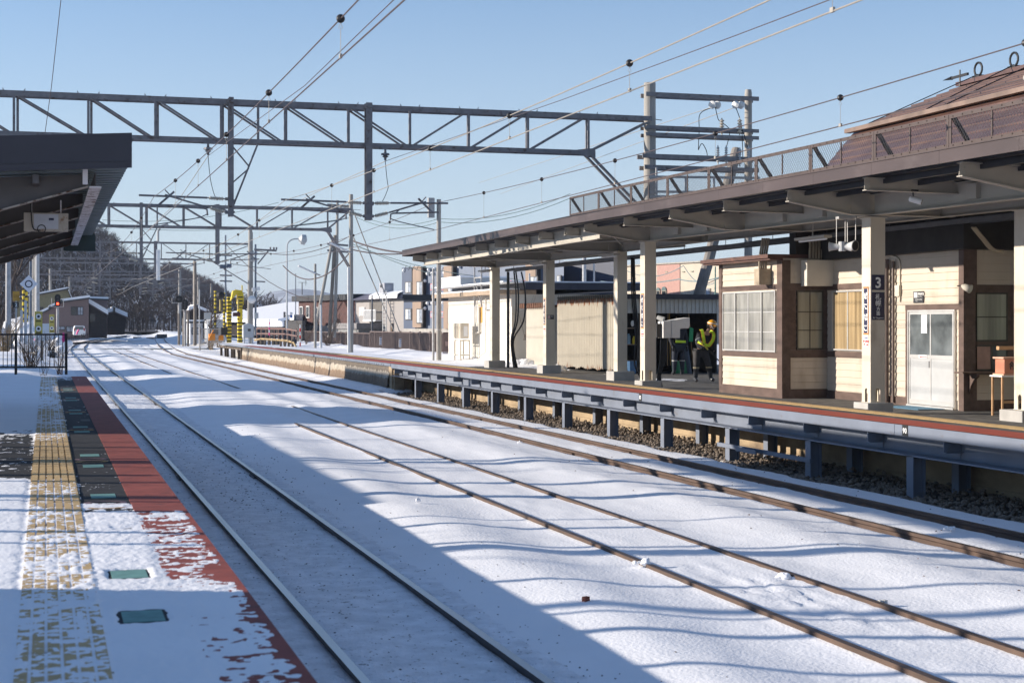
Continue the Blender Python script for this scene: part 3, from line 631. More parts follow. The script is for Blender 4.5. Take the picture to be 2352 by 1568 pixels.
# mesh snow guard along the roof edge
sg_ = thing('roof_mesh_fence', 'brown framed wire-mesh snow guard standing along the canopy roof edge', 'fence', (12.0, 20, 4.7))
for k in range(14):
    y0 = 35.45 - 2.05 * k; y1 = y0 - 2.05; z0 = ztop(y0) + .065; z1 = ztop(y1) + .065; H_ = .46
    m_ = MB(); w_ = .055
    m_.beam((12.0, y0, z0 + w_ / 2), (12.0, y1 + .01, z1 + w_ / 2), .012, w_); m_.beam((12.0, y0, z0 + H_ - w_ / 2), (12.0, y1 + .01, z1 + H_ - w_ / 2), .012, w_)
    m_.box(11.994, 12.006, y0 - w_, y0, z0 + w_ + .001, z0 + H_ - w_ - .001); m_.box(11.994, 12.006, y1 + .01, y1 + .01 + w_, z1 + w_ + .001, z1 + H_ - w_ - .001)
    ym = (y0 + y1) / 2; m_.box(11.99, 12.004, ym - .016, ym + .016, z0 + w_, z1 + H_ - w_)
    for i in range(9):
        yb_ = y0 - .1 - i * .23
        for zz_ in (z0 + .03, z0 + H_ - .03): m_.box(11.984, 11.9935, yb_ - .009, yb_ + .009, zz_ - .009, zz_ + .009)
    m_.build('frame_panel', brownw if False else M('brown_frame', (.075, .052, .045), .5, .15), sg_)
    mm = MB(); L_ = 2.05; h = H_ - .1; n = int(L_ / .066)
    for i in range(-6, n + 1):
        for sgn in (1, -1):
            a = i * .066; b = a + h * .85
            if sgn == 1: p0, p1 = (a, 0), (b, h)
            else: p0, p1 = (a, h), (b, 0)
            t0 = max(0, (0 - a) / (b - a)) if a < 0 else 0; t1 = min(1, (L_ - .05 - a) / (b - a))
            if t1 <= t0: continue
            q0 = (p0[0] + (p1[0] - p0[0]) * t0, p0[1] + (p1[1] - p0[1]) * t0); q1 = (p0[0] + (p1[0] - p0[0]) * t1, p0[1] + (p1[1] - p0[1]) * t1)
            mm.beam((12.012 + .002 * sgn, y0 - q0[0], z0 + .05 + q0[1]), (12.012 + .002 * sgn, y0 - q1[0], z0 + .05 + q1[1]), .003, .0035, up=(1, 0, 0))
    mm.build('wire_mesh', M('mesh_wire', (.13, .125, .125), .5, .1, metal=.5), sg_)
    MB().beam((12.03, y0 - .05, z0 + H_ - .03), (12.36, y0 - .05, z0 - .04), .05, .06, up=(0, 1, 0)).build('brace', M('brown_frame', (.075, .052, .045)), sg_)
# cable tray
tr = thing('cable_tray', 'dark cable tray hung full length beneath the far canopy', 'cable tray', (15.3, 30, 4))
mb = MB()
for a, b in ((8, 20), (20, 34), (34, 52)):
    for dx in (0, .3): mb.beam((15.25 + dx, a, 4.04 + .002 * a), (15.25 + dx, b, 4.04 + .002 * b), .02, .09)
for i in range(88): y = 8.2 + i * .5; mb.box(15.26, 15.54, y, y + .03, 4.02 + .002 * y, 4.04 + .002 * y)
for i in range(18): y = 9 + i * 2.5; mb.tube([(15.4, y, 4.1), (15.4, y, 4.42)], .008, 5)
mb.build('tray', M('dark_galv', (.12, .12, .125), .5, .2, metal=.3), tr)
for k in range(9):
    x = 15.27 + .028 * k; mb = MB().tube([(x + R.uniform(-.02, .02), 8 + 1.5 * i, 4.075 + .002 * (8 + 1.5 * i) + R.uniform(-.01, .02)) for i in range(30)], R.uniform(.009, .018), 5); mb.build('cable', black, tr)
# pipes beside the first column
pp = thing('cable_riser', 'bundle of black conduits rising behind the furthest canopy column', 'conduit', (15.4, 52, ZF))
MB().tube([(15.35, 52.0, ZF), (15.35, 52.0, 4.1)], .05, 8).build('pipe', dkmet, pp)
for k, dx in enumerate((.18, .25, .45)): MB().tube(spline([(15.35 + dx, 51.9, 4.1), (15.35 + dx * 1.25, 51.8, 3.3), (15.35 + dx * 1.1, 51.8, 2.4), (15.4 + .04 * k, 51.8, 1.7), (15.5 + .06 * k, 51.8, ZF)], 6), .028, 6).build('hose', black, pp)
pp = thing('cable_riser', 'black hoses hanging behind the third round-less column, beside the tool shed', 'conduit', (15.15, 39.7, ZF)); pp['label'] = 'pair of black hoses hanging between the corrugated shed and the paired columns'
for k in range(3): MB().tube(spline([(15.2 + .04 * k, 39.7, 4.1), (15.22 + .05 * k, 39.7, 3.0), (15.28 + .05 * k, 39.6, 2.0), (15.26 + .09 * k, 39.6, 1.2), (15.5 + .12 * k, 39.6, ZF)], 6), .022, 6).build('hose', black, pp)
# fluorescent fittings
def lampfix(p, L, lab, d=(0, 1, 0)):
    p = Vector(p); d = Vector(d)
    t = thing('platform_light', lab, 'light', p, 'fluorescent lights under the far canopy')
    MB().beam(p - d * L / 2, p + d * L / 2, .17, .05).build('housing', creamd, t); MB().tube([p - d * (L / 2 - .06) - Vector((0, 0, .045)), p + d * (L / 2 - .06) - Vector((0, 0, .045))], .02, 8).build('tube_lamp', white, t)
    MB().tube([p, p + Vector((0, 0, .3))], .012, 6).build('hanger', creamd, t)
lampfix((14.3, 51.2, 4.10), 1.2, 'tube light beside the furthest canopy column'); lampfix((14.3, 45.2, 4.12), 1.2, 'tube light beside the column with the no-smoking plate')
lampfix((14.3, 39.0, 4.12), 1.2, 'tube light just left of the pair of columns near the tool shed'); lampfix((14.35, 27.6, 3.98), 1.25, 'tube light above the dark brown kiosk corner')
lampfix((14.35, 17.0, 4.0), 1.2, 'tube light above the far right column')
# twin horn speaker
p = UP(1938, 566, 26.4); sp = thing('horn_speaker', 'grey double horn loudspeaker strapped to rods under the canopy, left of the platform number column', 'loudspeaker', p)
hd_ = Vector((cT, -sT, 0)); mb = MB(); mb.lathe(p - hd_ * .20 + Vector((0, .1, 0)), p + hd_ * .12 + Vector((0, -.04, -.01)), [(0, .085), (.02, .075), (.35, .05), (.5, .055), (.65, .05), (.98, .075), (1, .085)], 16)
p2_ = p + hd_ * .09 + Vector((0, -.05, .01)); fd = Vector((.35, -.93, -.05)); mb.lathe(p2_ + fd * .10, p2_ - fd * .2, [(0, .098), (.04, .088), (.4, .055), (.9, .06), (1, .05)], 16); mb.build('horns', rebar, sp, smooth=True)
MB().lathe(p2_ + fd * .095, p2_ + fd * .102, [(0, .08), (1, .08)], 16).build('horn_mouth', black, sp)
mb = MB()
for dx, dy in ((-.08, .1), (.03, 0), (.06, -.02), (.17, -.1)): mb.tube([p + Vector((dx, dy, .05)), p + Vector((dx, dy, .47))], .008, 5)
mb.box(p.x - .12, p.x + .22, p.y - .05, p.y + .06, p.z + .46, p.z + .50); mb.build('hanger_rods', galv, sp)
MB().tube([p + Vector((-.02, .02, -.08)), p + Vector((-.02, .02, .08))], .06, 10).build('strap', rebar, sp)
# security camera
p = UP(2105, 460, 24.2); sc_ = thing('security_camera', 'white bullet security camera under the canopy beam', 'camera', p)
MB().lathe(p + Vector((-.10, .05, .03)), p + Vector((.06, -.05, -.03)), [(0, .03), (.1, .045), (.9, .05), (1, .048)], 14).build('body', white, sc_, smooth=True)
MB().lathe(p + Vector((.056, -.048, -.028)), p + Vector((.066, -.054, -.032)), [(0, .038), (1, .036)], 12).build('lens', black, sc_)
MB().tube([p + Vector((-.04, .02, .04)), p + Vector((-.05, .02, .14))], .012, 6).box(p.x - .1, p.x + .02, p.y - .03, p.y + .05, p.z + .13, p.z + .16).build('mount', dkmet, sc_)
# ------------------------------------------------------------------ column signs
def zeni(xc, yc, z0, z1, za0, za1, wd, lab1, lab2):
    q = thing('station_name_sign', lab1, 'sign', (xc, yc, z0), 'vertical station name signs')
    MB().box(xc - .008, xc - .001, yc - wd / 2, yc + wd / 2, z0, z1).build('orange_backing', M('orange_sign', (.62, .24, .05), .5, .1), q)
    MB().box(xc - .011, xc - .0085, yc - wd * .43, yc + wd * .43, z0 + .025, z1 - .025).build('white_panel', white, q)
    MB().box(xc - .014, xc - .0115, yc - wd * .34, yc + wd * .34, z0 + .028, z1 - .028).build('navy_panel', navy, q)
    n = 4; h = (z1 - z0 - .08) / n
    for i, ch in enumerate('ぜにばこ'): txt(ch, h * .68, (xc - .016, yc + h * .32, z1 - .05 - h * (i + .80)), (0, -1, 0), (0, 0, 1), ltxt, q, bold=h * .022)
    q = thing('advertisement_plate', lab2, 'sign', (xc, yc, za0), 'small red and white advertisement plates')
    MB().box(xc - .006, xc - .001, yc - wd * .42, yc + wd * .42, za0, za1).build('plate', white, q); hh = za1 - za0
    rd = M('ad_red', (.65, .03, .03), .5, .05)
    txt('本場の味', hh * .15, (xc - .008, yc, za1 - hh * .28), (0, -1, 0), (0, 0, 1), M('ad_blue', (.05, .10, .3), .5), q, ax='CENTER')
    txt('サッポロ', hh * .235, (xc - .008, yc, za1 - hh * .60), (0, -1, 0), (0, 0, 1), rd, q, bold=.003, ax='CENTER'); txt('ビール', hh * .235, (xc - .008, yc, za1 - hh * .88), (0, -1, 0), (0, 0, 1), rd, q, bold=.003, ax='CENTER')
zeni(13.55, 24.1, 2.12, 2.94, 1.905, 2.105, .17, 'navy vertical station name sign on the platform number column', 'small advertisement plate on the platform number column')
zeni(13.55, 34.65, 2.19, 3.02, 1.98, 2.15, .18, 'navy vertical station name sign on the column beside the tool shed', 'small advertisement plate on the column beside the tool shed')
zeni(14.8, 46.15, 2.26, 3.085, 2.05, 2.24, .18, 'navy vertical station name sign on the column with the no-smoking plate', 'small advertisement plate on the column with the no-smoking plate')
q = thing('platform_number_sign', 'dark blue sign with a large white 3 on the wide column', 'sign', (13.69, 23.95, 2.88))
MB().box(13.57, 13.81, 23.938, 23.949, 2.884, 3.145).build('panel', navy, q); txt('3', .25, (13.69, 23.935, 2.925), (1, 0, 0), (0, 0, 1), ltxt, q, bold=.006, ax='CENTER')
q = thing('direction_sign', 'dark blue sign for Sapporo direction below the number 3', 'sign', (13.69, 23.95, 2.37))
MB().box(13.57, 13.81, 23.938, 23.949, 2.371, 2.846).build('panel', navy, q)
for ch, s, z in (('札', .115, 2.725), ('幌', .115, 2.615), ('方', .075, 2.53), ('面', .075, 2.455)): txt(ch, s, (13.69, 23.935, z), (1, 0, 0), (0, 0, 1), ltxt, q, bold=.001, ax='CENTER')
txt('for Sapporo', .042, (13.69, 23.935, 2.395), (1, 0, 0), (0, 0, 1), ltxt, q, ax='CENTER')
q = thing('no_smoking_sign', 'small no-smoking plate on the second column from the far end', 'sign', (14.94, 46, 2.44))
MB().box(14.83, 15.05, 45.988, 45.999, 2.44, 2.57).build('panel', blackp, q); MB().box(14.84, 14.93, 45.984, 45.987, 2.45, 2.56).build('picture_field', white, q)
mb = MB(); n = 18
for k in range(n):
    a0 = 2 * math.pi * k / n; a1 = 2 * math.pi * (k + 1) / n; mb.add([(14.885 + r_ * math.cos(a), 45.982, 2.505 + r_ * math.sin(a)) for r_, a in ((.042, a0), (.042, a1), (.032, a1), (.032, a0))], [(3, 2, 1, 0)])
mb.beam((14.86, 45.9815, 2.53), (14.91, 45.9815, 2.48), .003, .008, up=(0, 1, 0)); mb.build('ring', M('ad_red', (.65, .03, .03)), q)
txt('禁煙', .045, (14.945, 45.984, 2.505), (1, 0, 0), (0, 0, 1), ltxt, q); txt('No smoking', .018, (14.945, 45.984, 2.465), (1, 0, 0), (0, 0, 1), ltxt, q)
# ================================================================== STATION BUILDING
WX = 15.62; KY = 29.4; KX = 14.6; KY2 = 32.5; RY = 24.3; RX = 17.05
sb = thing('station_building', 'cream boarded station building with dark brown timber frame behind the far platform', 'building', (17, 27, ZF))
board = M('cream_board', (.55, .475, .385), .6, .08, 2.5, .0008, 50, st=(1, .6, .3), col2=(.42, .345, .26), ms=2.2, thr=.56, sharp=.2)
trim = M('brown_trim', (.105, .068, .055), .6, .25, 8, .001, 50, col2=(.20, .16, .13), ms=6, thr=.66, st=(1, .4, 1))
def siding(mb, a, b, z0, z1, nn, p=.144):       # a,b: ends of the wall line; each board leans out a little at its foot
    a = Vector((*a, 0)); b = Vector((*b, 0)); nn = Vector(nn); z = z0
    while z < z1 - .01:
        t = min(z + p, z1); vs = []
        for q in (a, b): vs += [q + nn * .016 + Vector((0, 0, z + .004)), q + nn * .004 + Vector((0, 0, t - .004)), q + nn * .0 + Vector((0, 0, z + .004)), q + Vector((0, 0, t))]
        mb.add(vs, [(0, 4, 5, 1), (2, 6, 4, 0), (1, 5, 7, 3)]); z = t
    return mb
def xw(mb, x, v0, v1, y0, y1, d=.02, off=0):      # box on an x=const wall from photo measures
    a = PY(v0, x); b = PY(v1, x); m_ = (a + b) / 2; mb.box(x - d - off, x - off, b, a, ZZ(y1, x, m_), ZZ(y0, x, m_)); return mb
m_ = MB(); siding(m_, (KX, KY2), (KX, KY), .95, 3.62, (-1, 0, 0)); siding(m_, (KX, KY), (WX, KY), .95, 3.66, (0, -1, 0)); siding(m_, (WX, KY), (WX, RY), .93, 3.62, (-1, 0, 0))
siding(m_, (WX, RY), (RX, RY), .93, 3.62, (0, -1, 0)); siding(m_, (RX, RY), (RX, 8), .93, 3.62, (-1, 0, 0))
m_.build('wall', board, sb)
MB().box(KX + .002, 19, KY + .002, KY2, .6, 3.6).box(WX + .002, 19, RY + .002, KY, .6, 4.3).box(RX + .002, 19, 6, RY, .6, 4.3).build('wall_core', board, sb)
m_ = MB()
m_.box(KX - .03, KX, KY, KY2 + .03, .74, .95).box(KX - .03, WX, KY - .03, KY, .74, .95).box(WX - .03, WX, 26.2, KY - .03, .74, .92).box(WX, RX, RY - .03, RY, .74, .95)
m_.box(KX - .035, KX + .16, KY - .035, KY - .001, .951, 3.62).box(KX - .035, KX - .001, KY - .001, KY + .2, .951, 3.62).box(KX - .035, KX - .001, KY2 - .12, KY2 + .03, .951, 3.62)
m_.box(KX - .03, KX - .001, KY + .201, KY2 - .121, 3.02, 3.13).box(KX - .03, KX - .001, KY + .201, KY2 - .121, 1.59, 1.70)
m_.box(KX + .161, WX, KY - .03, KY - .001, 3.0, 3.14).box(KX + .161, WX, KY - .03, KY - .001, 1.6, 1.76)
m_.box(KX + .161, KX + .29, KY - .028, KY - .001, 1.761, 2.999).box(WX - .1, WX - .001, KY - .028, KY - .001, 1.761, 2.999)
m_.box(WX - .03, WX - .001, 27.0, KY - .031, 3.0, 3.12).box(WX - .03, WX - .001, 27.0, KY - .031, 1.62, 1.74)
m_.box(WX - .05, WX - .001, RY + .0, RY + .12, .74, 4.3).box(WX - .05, WX + .22, RY - .04, RY - .001, .74, 4.3)
m_.box(WX - .04, WX - .001, PY(2084, WX), PY(2084, WX) - .07, .76, 2.62).box(WX - .045, WX - .001, RY + .121, PY(2084, WX) + .0, 2.56, 2.66)
m_.build('timber_frame', trim, sb)
dkb = M('eave_shade_black', (.022, .019, .018), .7, .3, 4)  # near-black: the deep shade under the canopy is put into this board's colour
MB().box(WX - .22, WX + .3, RY - .30, KY - .031, 3.62, 4.3).box(WX + .3, RX + .3, RY - .30, RY + .0, 3.62, 4.3).box(RX - .22, RX + .3, 8, RY - .301, 3.62, 4.3).box(KX + .3, WX - .0, KY + .001, KY + .3, 3.741, 4.3).build('shaded_eave_board', dkb, sb)
# kiosk roof
m_ = MB(); m_.box(KX - .35, WX, KY - .02, KY2 + .35, 3.66, 3.74); m_.box(KX - .3, WX, KY + .0, KY2 + .3, 3.621, 3.659); m_.build('kiosk_roof', M('rusty_roof', (.10, .05, .04), .6, .3, 5, col2=(.25, .10, .06), ms=6, thr=.6), sb)
MB().box(WX + .1, 19, RY, KY, 4.301, 4.36).box(RX + .1, 19, 6, RY - .001, 4.30, 4.36).build('ceiling_board', dkmet, sb)
# windows
def win_x(x, ya, yb, za, zb_, n, lab=None, glass=glassl, fr=alu, bars=(), cur=True):     # on an x=const wall, ya>yb
    t = MB(); f = .03
    t.box(x - .06, x - .0, yb, ya, za, za + f).box(x - .06, x - .0, yb, ya, zb_ - f, zb_).box(x - .06, x, yb, yb + f, za + f, zb_ - f).box(x - .06, x, ya - f, ya, za + f, zb_ - f)
    W_ = (ya - yb) / n
    for k in range(1, n): t.box(x - .05 - .012 * (k % 2), x - .01, yb + k * W_ - .018, yb + k * W_ + .018, za + f, zb_ - f)
    o = t.build('window', fr, sb)
    for k in range(n):
        MB().box(x - .028 - .01 * (k % 2), x - .022 - .01 * (k % 2), yb + k * W_ + .02, yb + (k + 1) * W_ - .02, za + f, zb_ - f).build('pane', glass, o)
        for zz_ in bars: MB().box(x - .03 - .012 * (k % 2) - .004, x - .0285 - .01 * (k % 2), yb + k * W_ + .03, yb + (k + 1) * W_ - .03, zz_ - .008, zz_ + .008).build('glazing_bar', fr, o)
    return o
kg = M('kiosk_glass', (.27, .265, .24), .12, .35, 1.6, spec=.7, st=(1, 2.2, .6))
win_x(KX - .002, PY(1665, KX), PY(1786, KX), 1.71, 3.0, 4, glass=kg, bars=(2.13, 2.55))
og = M('ochre_curtain_glass', (.34, .25, .14), .2, .35, 3, spec=.6, st=(1, 4, .2))
win_x(WX - .002, 29.1, 27.15, 1.76, 2.98, 3, glass=og)
# shaded window on the kiosk side
t = MB(); x0, x1 = KX + .3, WX - .11; y = KY; t.box(x0, x1, y - .045, y - .002, 1.762, 1.80).box(x0, x1, y - .045, y - .002, 2.96, 2.998).box(x0, x0 + .03, y - .045, y - .002, 1.80, 2.96).box(x1 - .03, x1, y - .045, y - .002, 1.80, 2.96).box((x0 + x1) / 2 - .01, (x0 + x1) / 2 + .01, y - .038, y - .031, 1.80, 2.96).box(x0, x1, y - .042, y - .039, 2.54, 2.56).box(x0, x1, y - .042, y - .039, 2.16, 2.18)
o = t.build('window', M('dark_frame', (.06, .055, .045), .5), sb); MB().box(x0 + .03, x1 - .03, y - .030, y - .022, 1.80, 2.96).build('pane', M('greenish_curtain_glass', (.27, .27, .22), .15, .3, 2, spec=.6, st=(4, 1, .2)), o)
# recess window, hatch and counter
x0, x1 = PX(2238, RY), PX(2312, RY); t = MB()
def yfr(t, x0, x1, z0, z1, y=RY, f=.03):
    t.box(x0, x1, y - .04, y - .002, z0, z0 + f).box(x0, x1, y - .04, y - .002, z1 - f, z1).box(x0, x0 + f, y - .04, y - .002, z0 + f, z1 - f).box(x1 - f, x1, y - .04, y - .002, z0 + f, z1 - f)
yfr(t, x0, x1, 1.99, 2.86); t.box(x0 + .03, x1 - .03, y - 99, y - 99, 0, 0) if False else None
t.box(x0 + .031, x1 - .031, RY - .044, RY - .035, 2.415, 2.435); MB().box(x0 - .12, x1 + .25, RY - .022, RY - .018, 1.40, 3.0).build('timber_frame', trim, sb); o = t.build('window', M('dark_frame', (.06, .055, .045)), sb); MB().box(x0 + .03, x1 - .03, RY - .034, RY - .024, 2.02, 2.83).build('pane', M('greenish_curtain_glass', (.27, .27, .22)), o)
t = MB(); yfr(t, x0, x1, 1.47, 1.93); t.box((x0 + x1) / 2 - .02, (x0 + x1) / 2 + .02, RY - .045, RY - .002, 1.50, 1.90); o = t.build('serving_hatch', M('dark_frame', (.06, .055, .045)), sb)
MB().box(x0 + .03, (x0 + x1) / 2 - .02, RY - .034, RY - .024, 1.50, 1.90).build('pink_blind', M('pink_blind', (.42, .27, .22), .8, .15, 6), o); MB().box((x0 + x1) / 2 + .02, x1 - .03, RY - .034, RY - .024, 1.50, 1.90).build('pane', glassm, o)
t = MB().box(PX(2210, RY - .3), x1 + .1, RY - .32, RY - .042, 1.43, 1.46); t.prism([(RY - .3, 1.43), (RY - .042, 1.43), (RY - .042, 1.05), (RY - .10, 1.2), (RY - .2, 1.32), (RY - .3, 1.38)], 'x', PX(2222, RY), PX(2222, RY) + .05); t.build('counter', trim, sb)
win_x(RX - .002, 23.9, 22.2, 1.2, 2.85, 2, glass=M('green_glass', (.18, .22, .17), .1, .3, 2, spec=.7), fr=alu)
# door
dr = MB(); ya = PY(2090, WX); yb = PY(2198, WX); d0 = WX - .055
dr.box(d0, WX - .002, yb, ya, 2.53, 2.56).box(d0, WX - .002, ya - .03, ya, .80, 2.53).box(d0, WX - .002, yb, yb + .02, .80, 2.53).box(d0 - .03, WX - .002, yb, ya, .765, .80)
door = dr.build('door', alu, sb); yc = (ya + yb) / 2
for k, (a, b) in enumerate(((ya - .04, yc - .0), (yc + .0, yb + .02))):
    dx = -.02 * k; l = MB(); e = WX - .022 + dx
    l.box(e - .02, e, b, a, .81, .90).box(e - .02, e, b, a, 2.48, 2.525).box(e - .02, e, b, a, 1.66, 1.73).box(e - .02, e, b, b + .035, .90, 1.66).box(e - .02, e, a - .035, a, .90, 1.66).box(e - .02, e, b, b + .035, 1.73, 2.48).box(e - .02, e, a - .035, a, 1.73, 2.48)
    lo_ = l.build('door_leaf', alu, door)
    MB().box(e - .012, e - .006, b + .035, a - .035, .90, 1.66).build('lower_panel', alug, door); MB().box(e - .012, e - .006, b + .035, a - .035, 1.73, 2.48).build('pane', M('door_glass', (.12, .135, .14), .12, .5, 2.2, spec=.7), door)
MB().box(d0 - .01, d0, yc + .02, yc + .035, 1.5, 1.62).build('handle', dkmet, door)
MB().box(WX - .043, WX - .037, yc + .13, yc + .33, 2.13, 2.47).build('paper_notice', white, door)
q = MB().box(WX - .0495, WX - .043, yc + .12, yc + .40, 1.665, 1.725).build('warning_sticker', white, door)
tq = txt('関係者以外立入禁止', .028, (WX - .051, yc + .37, 1.68), (0, -1, 0), (0, 0, 1), M('ad_red', (.65, .03, .03)), door)
m_ = MB(); x = WX - .02; xw(m_, x, 2099, 2122, 669, 695.5, .012); o = thing('station_office_sign', 'small dark station office sign on the wall above the door', 'sign', (x, PY(2110, x), 2.7)); m_.build('panel', M('sign_charcoal', (.04, .04, .045), .5), o)
ys0 = PY(2099, x); zt_ = ZZ(669, x, ys0); ysr = PY(2122, x)
MB().box(x - .015, x - .0125, ys0 - .14, ys0 - .03, zt_ - .12, zt_ - .02).build('picture_field', white, o)
txt('駅事務室', .055, (x - .014, ys0 - .155, zt_ - .075), (0, -1, 0), (0, 0, 1), ltxt, o, bold=.001); txt('Station Office', .026, (x - .014, ys0 - .155, zt_ - .11), (0, -1, 0), (0, 0, 1), ltxt, o); txt('関係者以外立入禁止', .026, (x - .014, ys0 - .08, zt_ - .165), (0, -1, 0), (0, 0, 1), ltxt, o)
txt('Staff Only', .02, (x - .014, ys0 - .08, zt_ - .195), (0, -1, 0), (0, 0, 1), ltxt, o)
# pipes and boxes on the wall
t = MB().tube([(WX - .08, PY(2045, WX), .8), (WX - .08, PY(2045, WX), 3.0), (WX - .08, PY(2045, WX), 3.55)], .045, 10); t.tube([(WX - .06, PY(2058, WX), .8), (WX - .06, PY(2058, WX), 3.5)], .03, 8); tag(t.build('drain_pipe', M('brown_pipe', (.12, .085, .07), .35, .2)), 'brown glossy drain pipe running up the wall right of the number column', 'pipe')
t = MB().tube(spline([(WX - .03, PY(2040, WX), 3.62), (WX - .03, PY(2055, WX), 3.6), (WX - .03, PY(2069, WX), 3.5), (WX - .03, PY(2070, WX), 3.2), (WX - .03, PY(2070, WX), 2.72)], 5), .018, 7); xw(t, WX - .02, 2060, 2070, 655, 680, .05); tag(t.build('conduit', cream), 'cream conduit and switch box left of the station office sign', 'conduit')
def xbox(name, x, v0, v1, y0, y1, d, mat, lab, cat):
    m_ = MB(); xw(m_, x, v0, v1, y0, y1, d); return tag(m_.build(name, mat, bev=.006), lab, cat)
ob = xbox('junction_box', KX - .02, 1760, 1771.5, 617.5, 654, .28, M('weathered_box', (.40, .33, .24), .6, .2, 5), 'weathered junction box high on the kiosk front', 'electrical box')
p = PY(1762, KX); t = MB()
for k in range(4): t.tube(spline([(KX - .1 - .05 * k, p - .15, 3.40), (KX - .1 - .05 * k, p - .16, 3.7), (KX - .05 - .05 * k, p - .2, 4.1)], 5), .022, 7)
tag(t.build('flexible_conduit', M('beige_hose', (.33, .28, .21), .6, .1)), 'beige flexible conduits rising from the weathered junction box', 'conduit')
t = MB().box(PX(1838, KY), PX(1838, KY) + .62, KY - .30, KY - .03, 3.08, 3.62); tag(t.build('distribution_box', M('cream_box', (.62, .58, .50), .45, .06), bev=.008), 'large cream distribution box on the kiosk side wall', 'electrical box')
t = MB()
for k in range(5): x = PX(1852, KY) + .07 * k; t.tube(spline([(x, KY - .16, 3.62), (x, KY - .16, 3.8), (x + .03, KY - .12, 3.95), (x + .04, KY - .05, 4.12)], 5), .028, 8)
tag(t.build('flexible_conduit', M('beige_hose', (.33, .28, .21))), 'row of five flexible conduits above the large cream distribution box', 'conduit')
t = MB().tube(spline([(14.2, 25.4, 4.05), (14.8, 24.8, 3.85), (15.3, 24.3, 3.62), (15.9, 23.8, 3.55)], 6), .02, 7).tube(spline([(14.25, 25.4, 4.07), (14.85, 24.75, 3.87), (15.4, 24.2, 3.60), (16.1, 23.7, 3.56)], 6), .02, 7)
t = MB()
for k in range(3): t.tube(spline([UP(2232 + 4 * k, 522, 26.5), UP(2255 + 4 * k, 550, 26.6), UP(2275 + 4 * k, 572, 26.7), UP(2305, 580 - 2 * k, 26.8)], 6), .018, 7)
tag(t.build('cable_bundle', M('beige_hose', (.33, .28, .21))), 'bundle of beige cables drooping from the tray near the right edge', 'cable')
# flood lamp on the brown post
p = UP(2222, 660, 26.2); fl = thing('spot_lamp', 'round reflector lamp on the dark brown corner post', 'lamp', p)
MB().lathe(p + Vector((-.06, .08, .03)), p + Vector((.02, -.06, -.03)), [(0, .02), (.3, .05), (1, .075)], 14).build('shade', cream, fl, smooth=True); MB().lathe(p + Vector((.015, -.055, -.028)), p + Vector((.02, -.064, -.032)), [(0, .07), (1, .068)], 14).build('glass', glassl, fl)
MB().tube([p + Vector((-.06, .08, .03)), p + Vector((-.06, .2, .03))], .012, 6).build('arm', dkmet, fl)
# mat
pa = (15.15, PY(2065, 15.4)); tag(MB().box(14.95, 15.5, 24.75, 26.0, float(z3(15, 25)) + .004, float(z3(15, 25)) + .016).build('door_mat', bluem), 'faded blue mat in front of the sliding door', 'mat')
# bench with offering box
yb_ = 22.6; bx = PX(2301, yb_); bn = thing('side_table', 'small wooden stand with white top beside the far right column', 'table', (bx + .4, yb_, ZF))
MB().box(bx, bx + .8, yb_, yb_ + .35, 1.42, 1.445).build('table_top', white, bn)
for dx in (.02, .75):
    for dy in (.02, .3): MB().box(bx + dx, bx + dx + .03, yb_ + dy, yb_ + dy + .03, ZF, 1.42).build('leg', M('raw_wood', (.45, .27, .14), .7), bn)
MB().box(bx + .05, bx + .75, yb_ + .02, yb_ + .05, .98, 1.02).build('stretcher', M('raw_wood', (.45, .27, .14)), bn)
ofb = thing('offering_box', 'terracotta coloured offering box with a black character, on the white topped stand', 'box', (bx + .3, yb_ + .15, 1.445))
MB().box(bx + .07, bx + .55, yb_ + .03, yb_ + .3, 1.475, 1.72).build('body', M('terracotta', (.50, .20, .12), .6, .1), ofb, bev=.01); MB().box(bx + .04, bx + .58, yb_ + .01, yb_ + .32, 1.446, 1.474).box(bx + .04, bx + .58, yb_ + .01, yb_ + .32, 1.721, 1.75).build('rims', M('terracotta_light', (.58, .34, .24), .6), ofb)
txt('銭', .17, (bx + .25, yb_ + .027, 1.53), (1, 0, 0), (0, 0, 1), blackp, ofb, bold=.005, ax='CENTER')
MB().box(bx + .03, bx + .45, yb_ + .12, yb_ + .2, 1.87, 1.93).tube([(bx + .4, yb_ + .15, 1.75), (bx + .4, yb_ + .15, 1.88)], .01, 6).build('pointer_board', M('raw_wood', (.45, .27, .14)), ofb)
# ------------------------------------------------------------------ big brown roof
rf = thing('station_roof', 'large brown sheet-metal hipped roof of the station, behind the canopy mesh fence', 'roof', (20, 24, 4.6))
rm = M('brown_sheet_roof', (.125, .072, .062), .32, .3, .7, .002, 12, metal=.25, col2=(.20, .115, .085), ms=.9, thr=.5, sharp=.2)
def slope(mb, A, B, D, E, n):        # stepped sheets between the lower line A>B and the upper line D>E
    A, B, D, E = map(Vector, (A, B, D, E)); up = Vector((0, 0, .035))
    for i in range(n):
        t0 = i / n; t1 = (i + 1) / n; a = A.lerp(D, t0); b = B.lerp(E, t0); c_ = B.lerp(E, t1); d = A.lerp(D, t1)
        mb.add([a + up, b + up, c_, d, a, b], [(0, 1, 2, 3), (4, 5, 1, 0)])
mb = MB(); slope(mb, (16.6, 33.5, 4.75), (16.6, 5, 4.75), (19.0, 34.3, 7.02), (19.0, 5, 7.02), 11); mb.build('lower_slope', rm, rf)
mb = MB(); slope(mb, (18.85, 34.4, 7.0), (18.85, 5, 7.0), (21.5, 33.6, 8.12), (21.5, 5, 8.12), 9); mb.build('upper_slope', M('brown_sheet_upper', (.12, .07, .055), .4, .25, 1.2, .002, 12, metal=.25), rf)
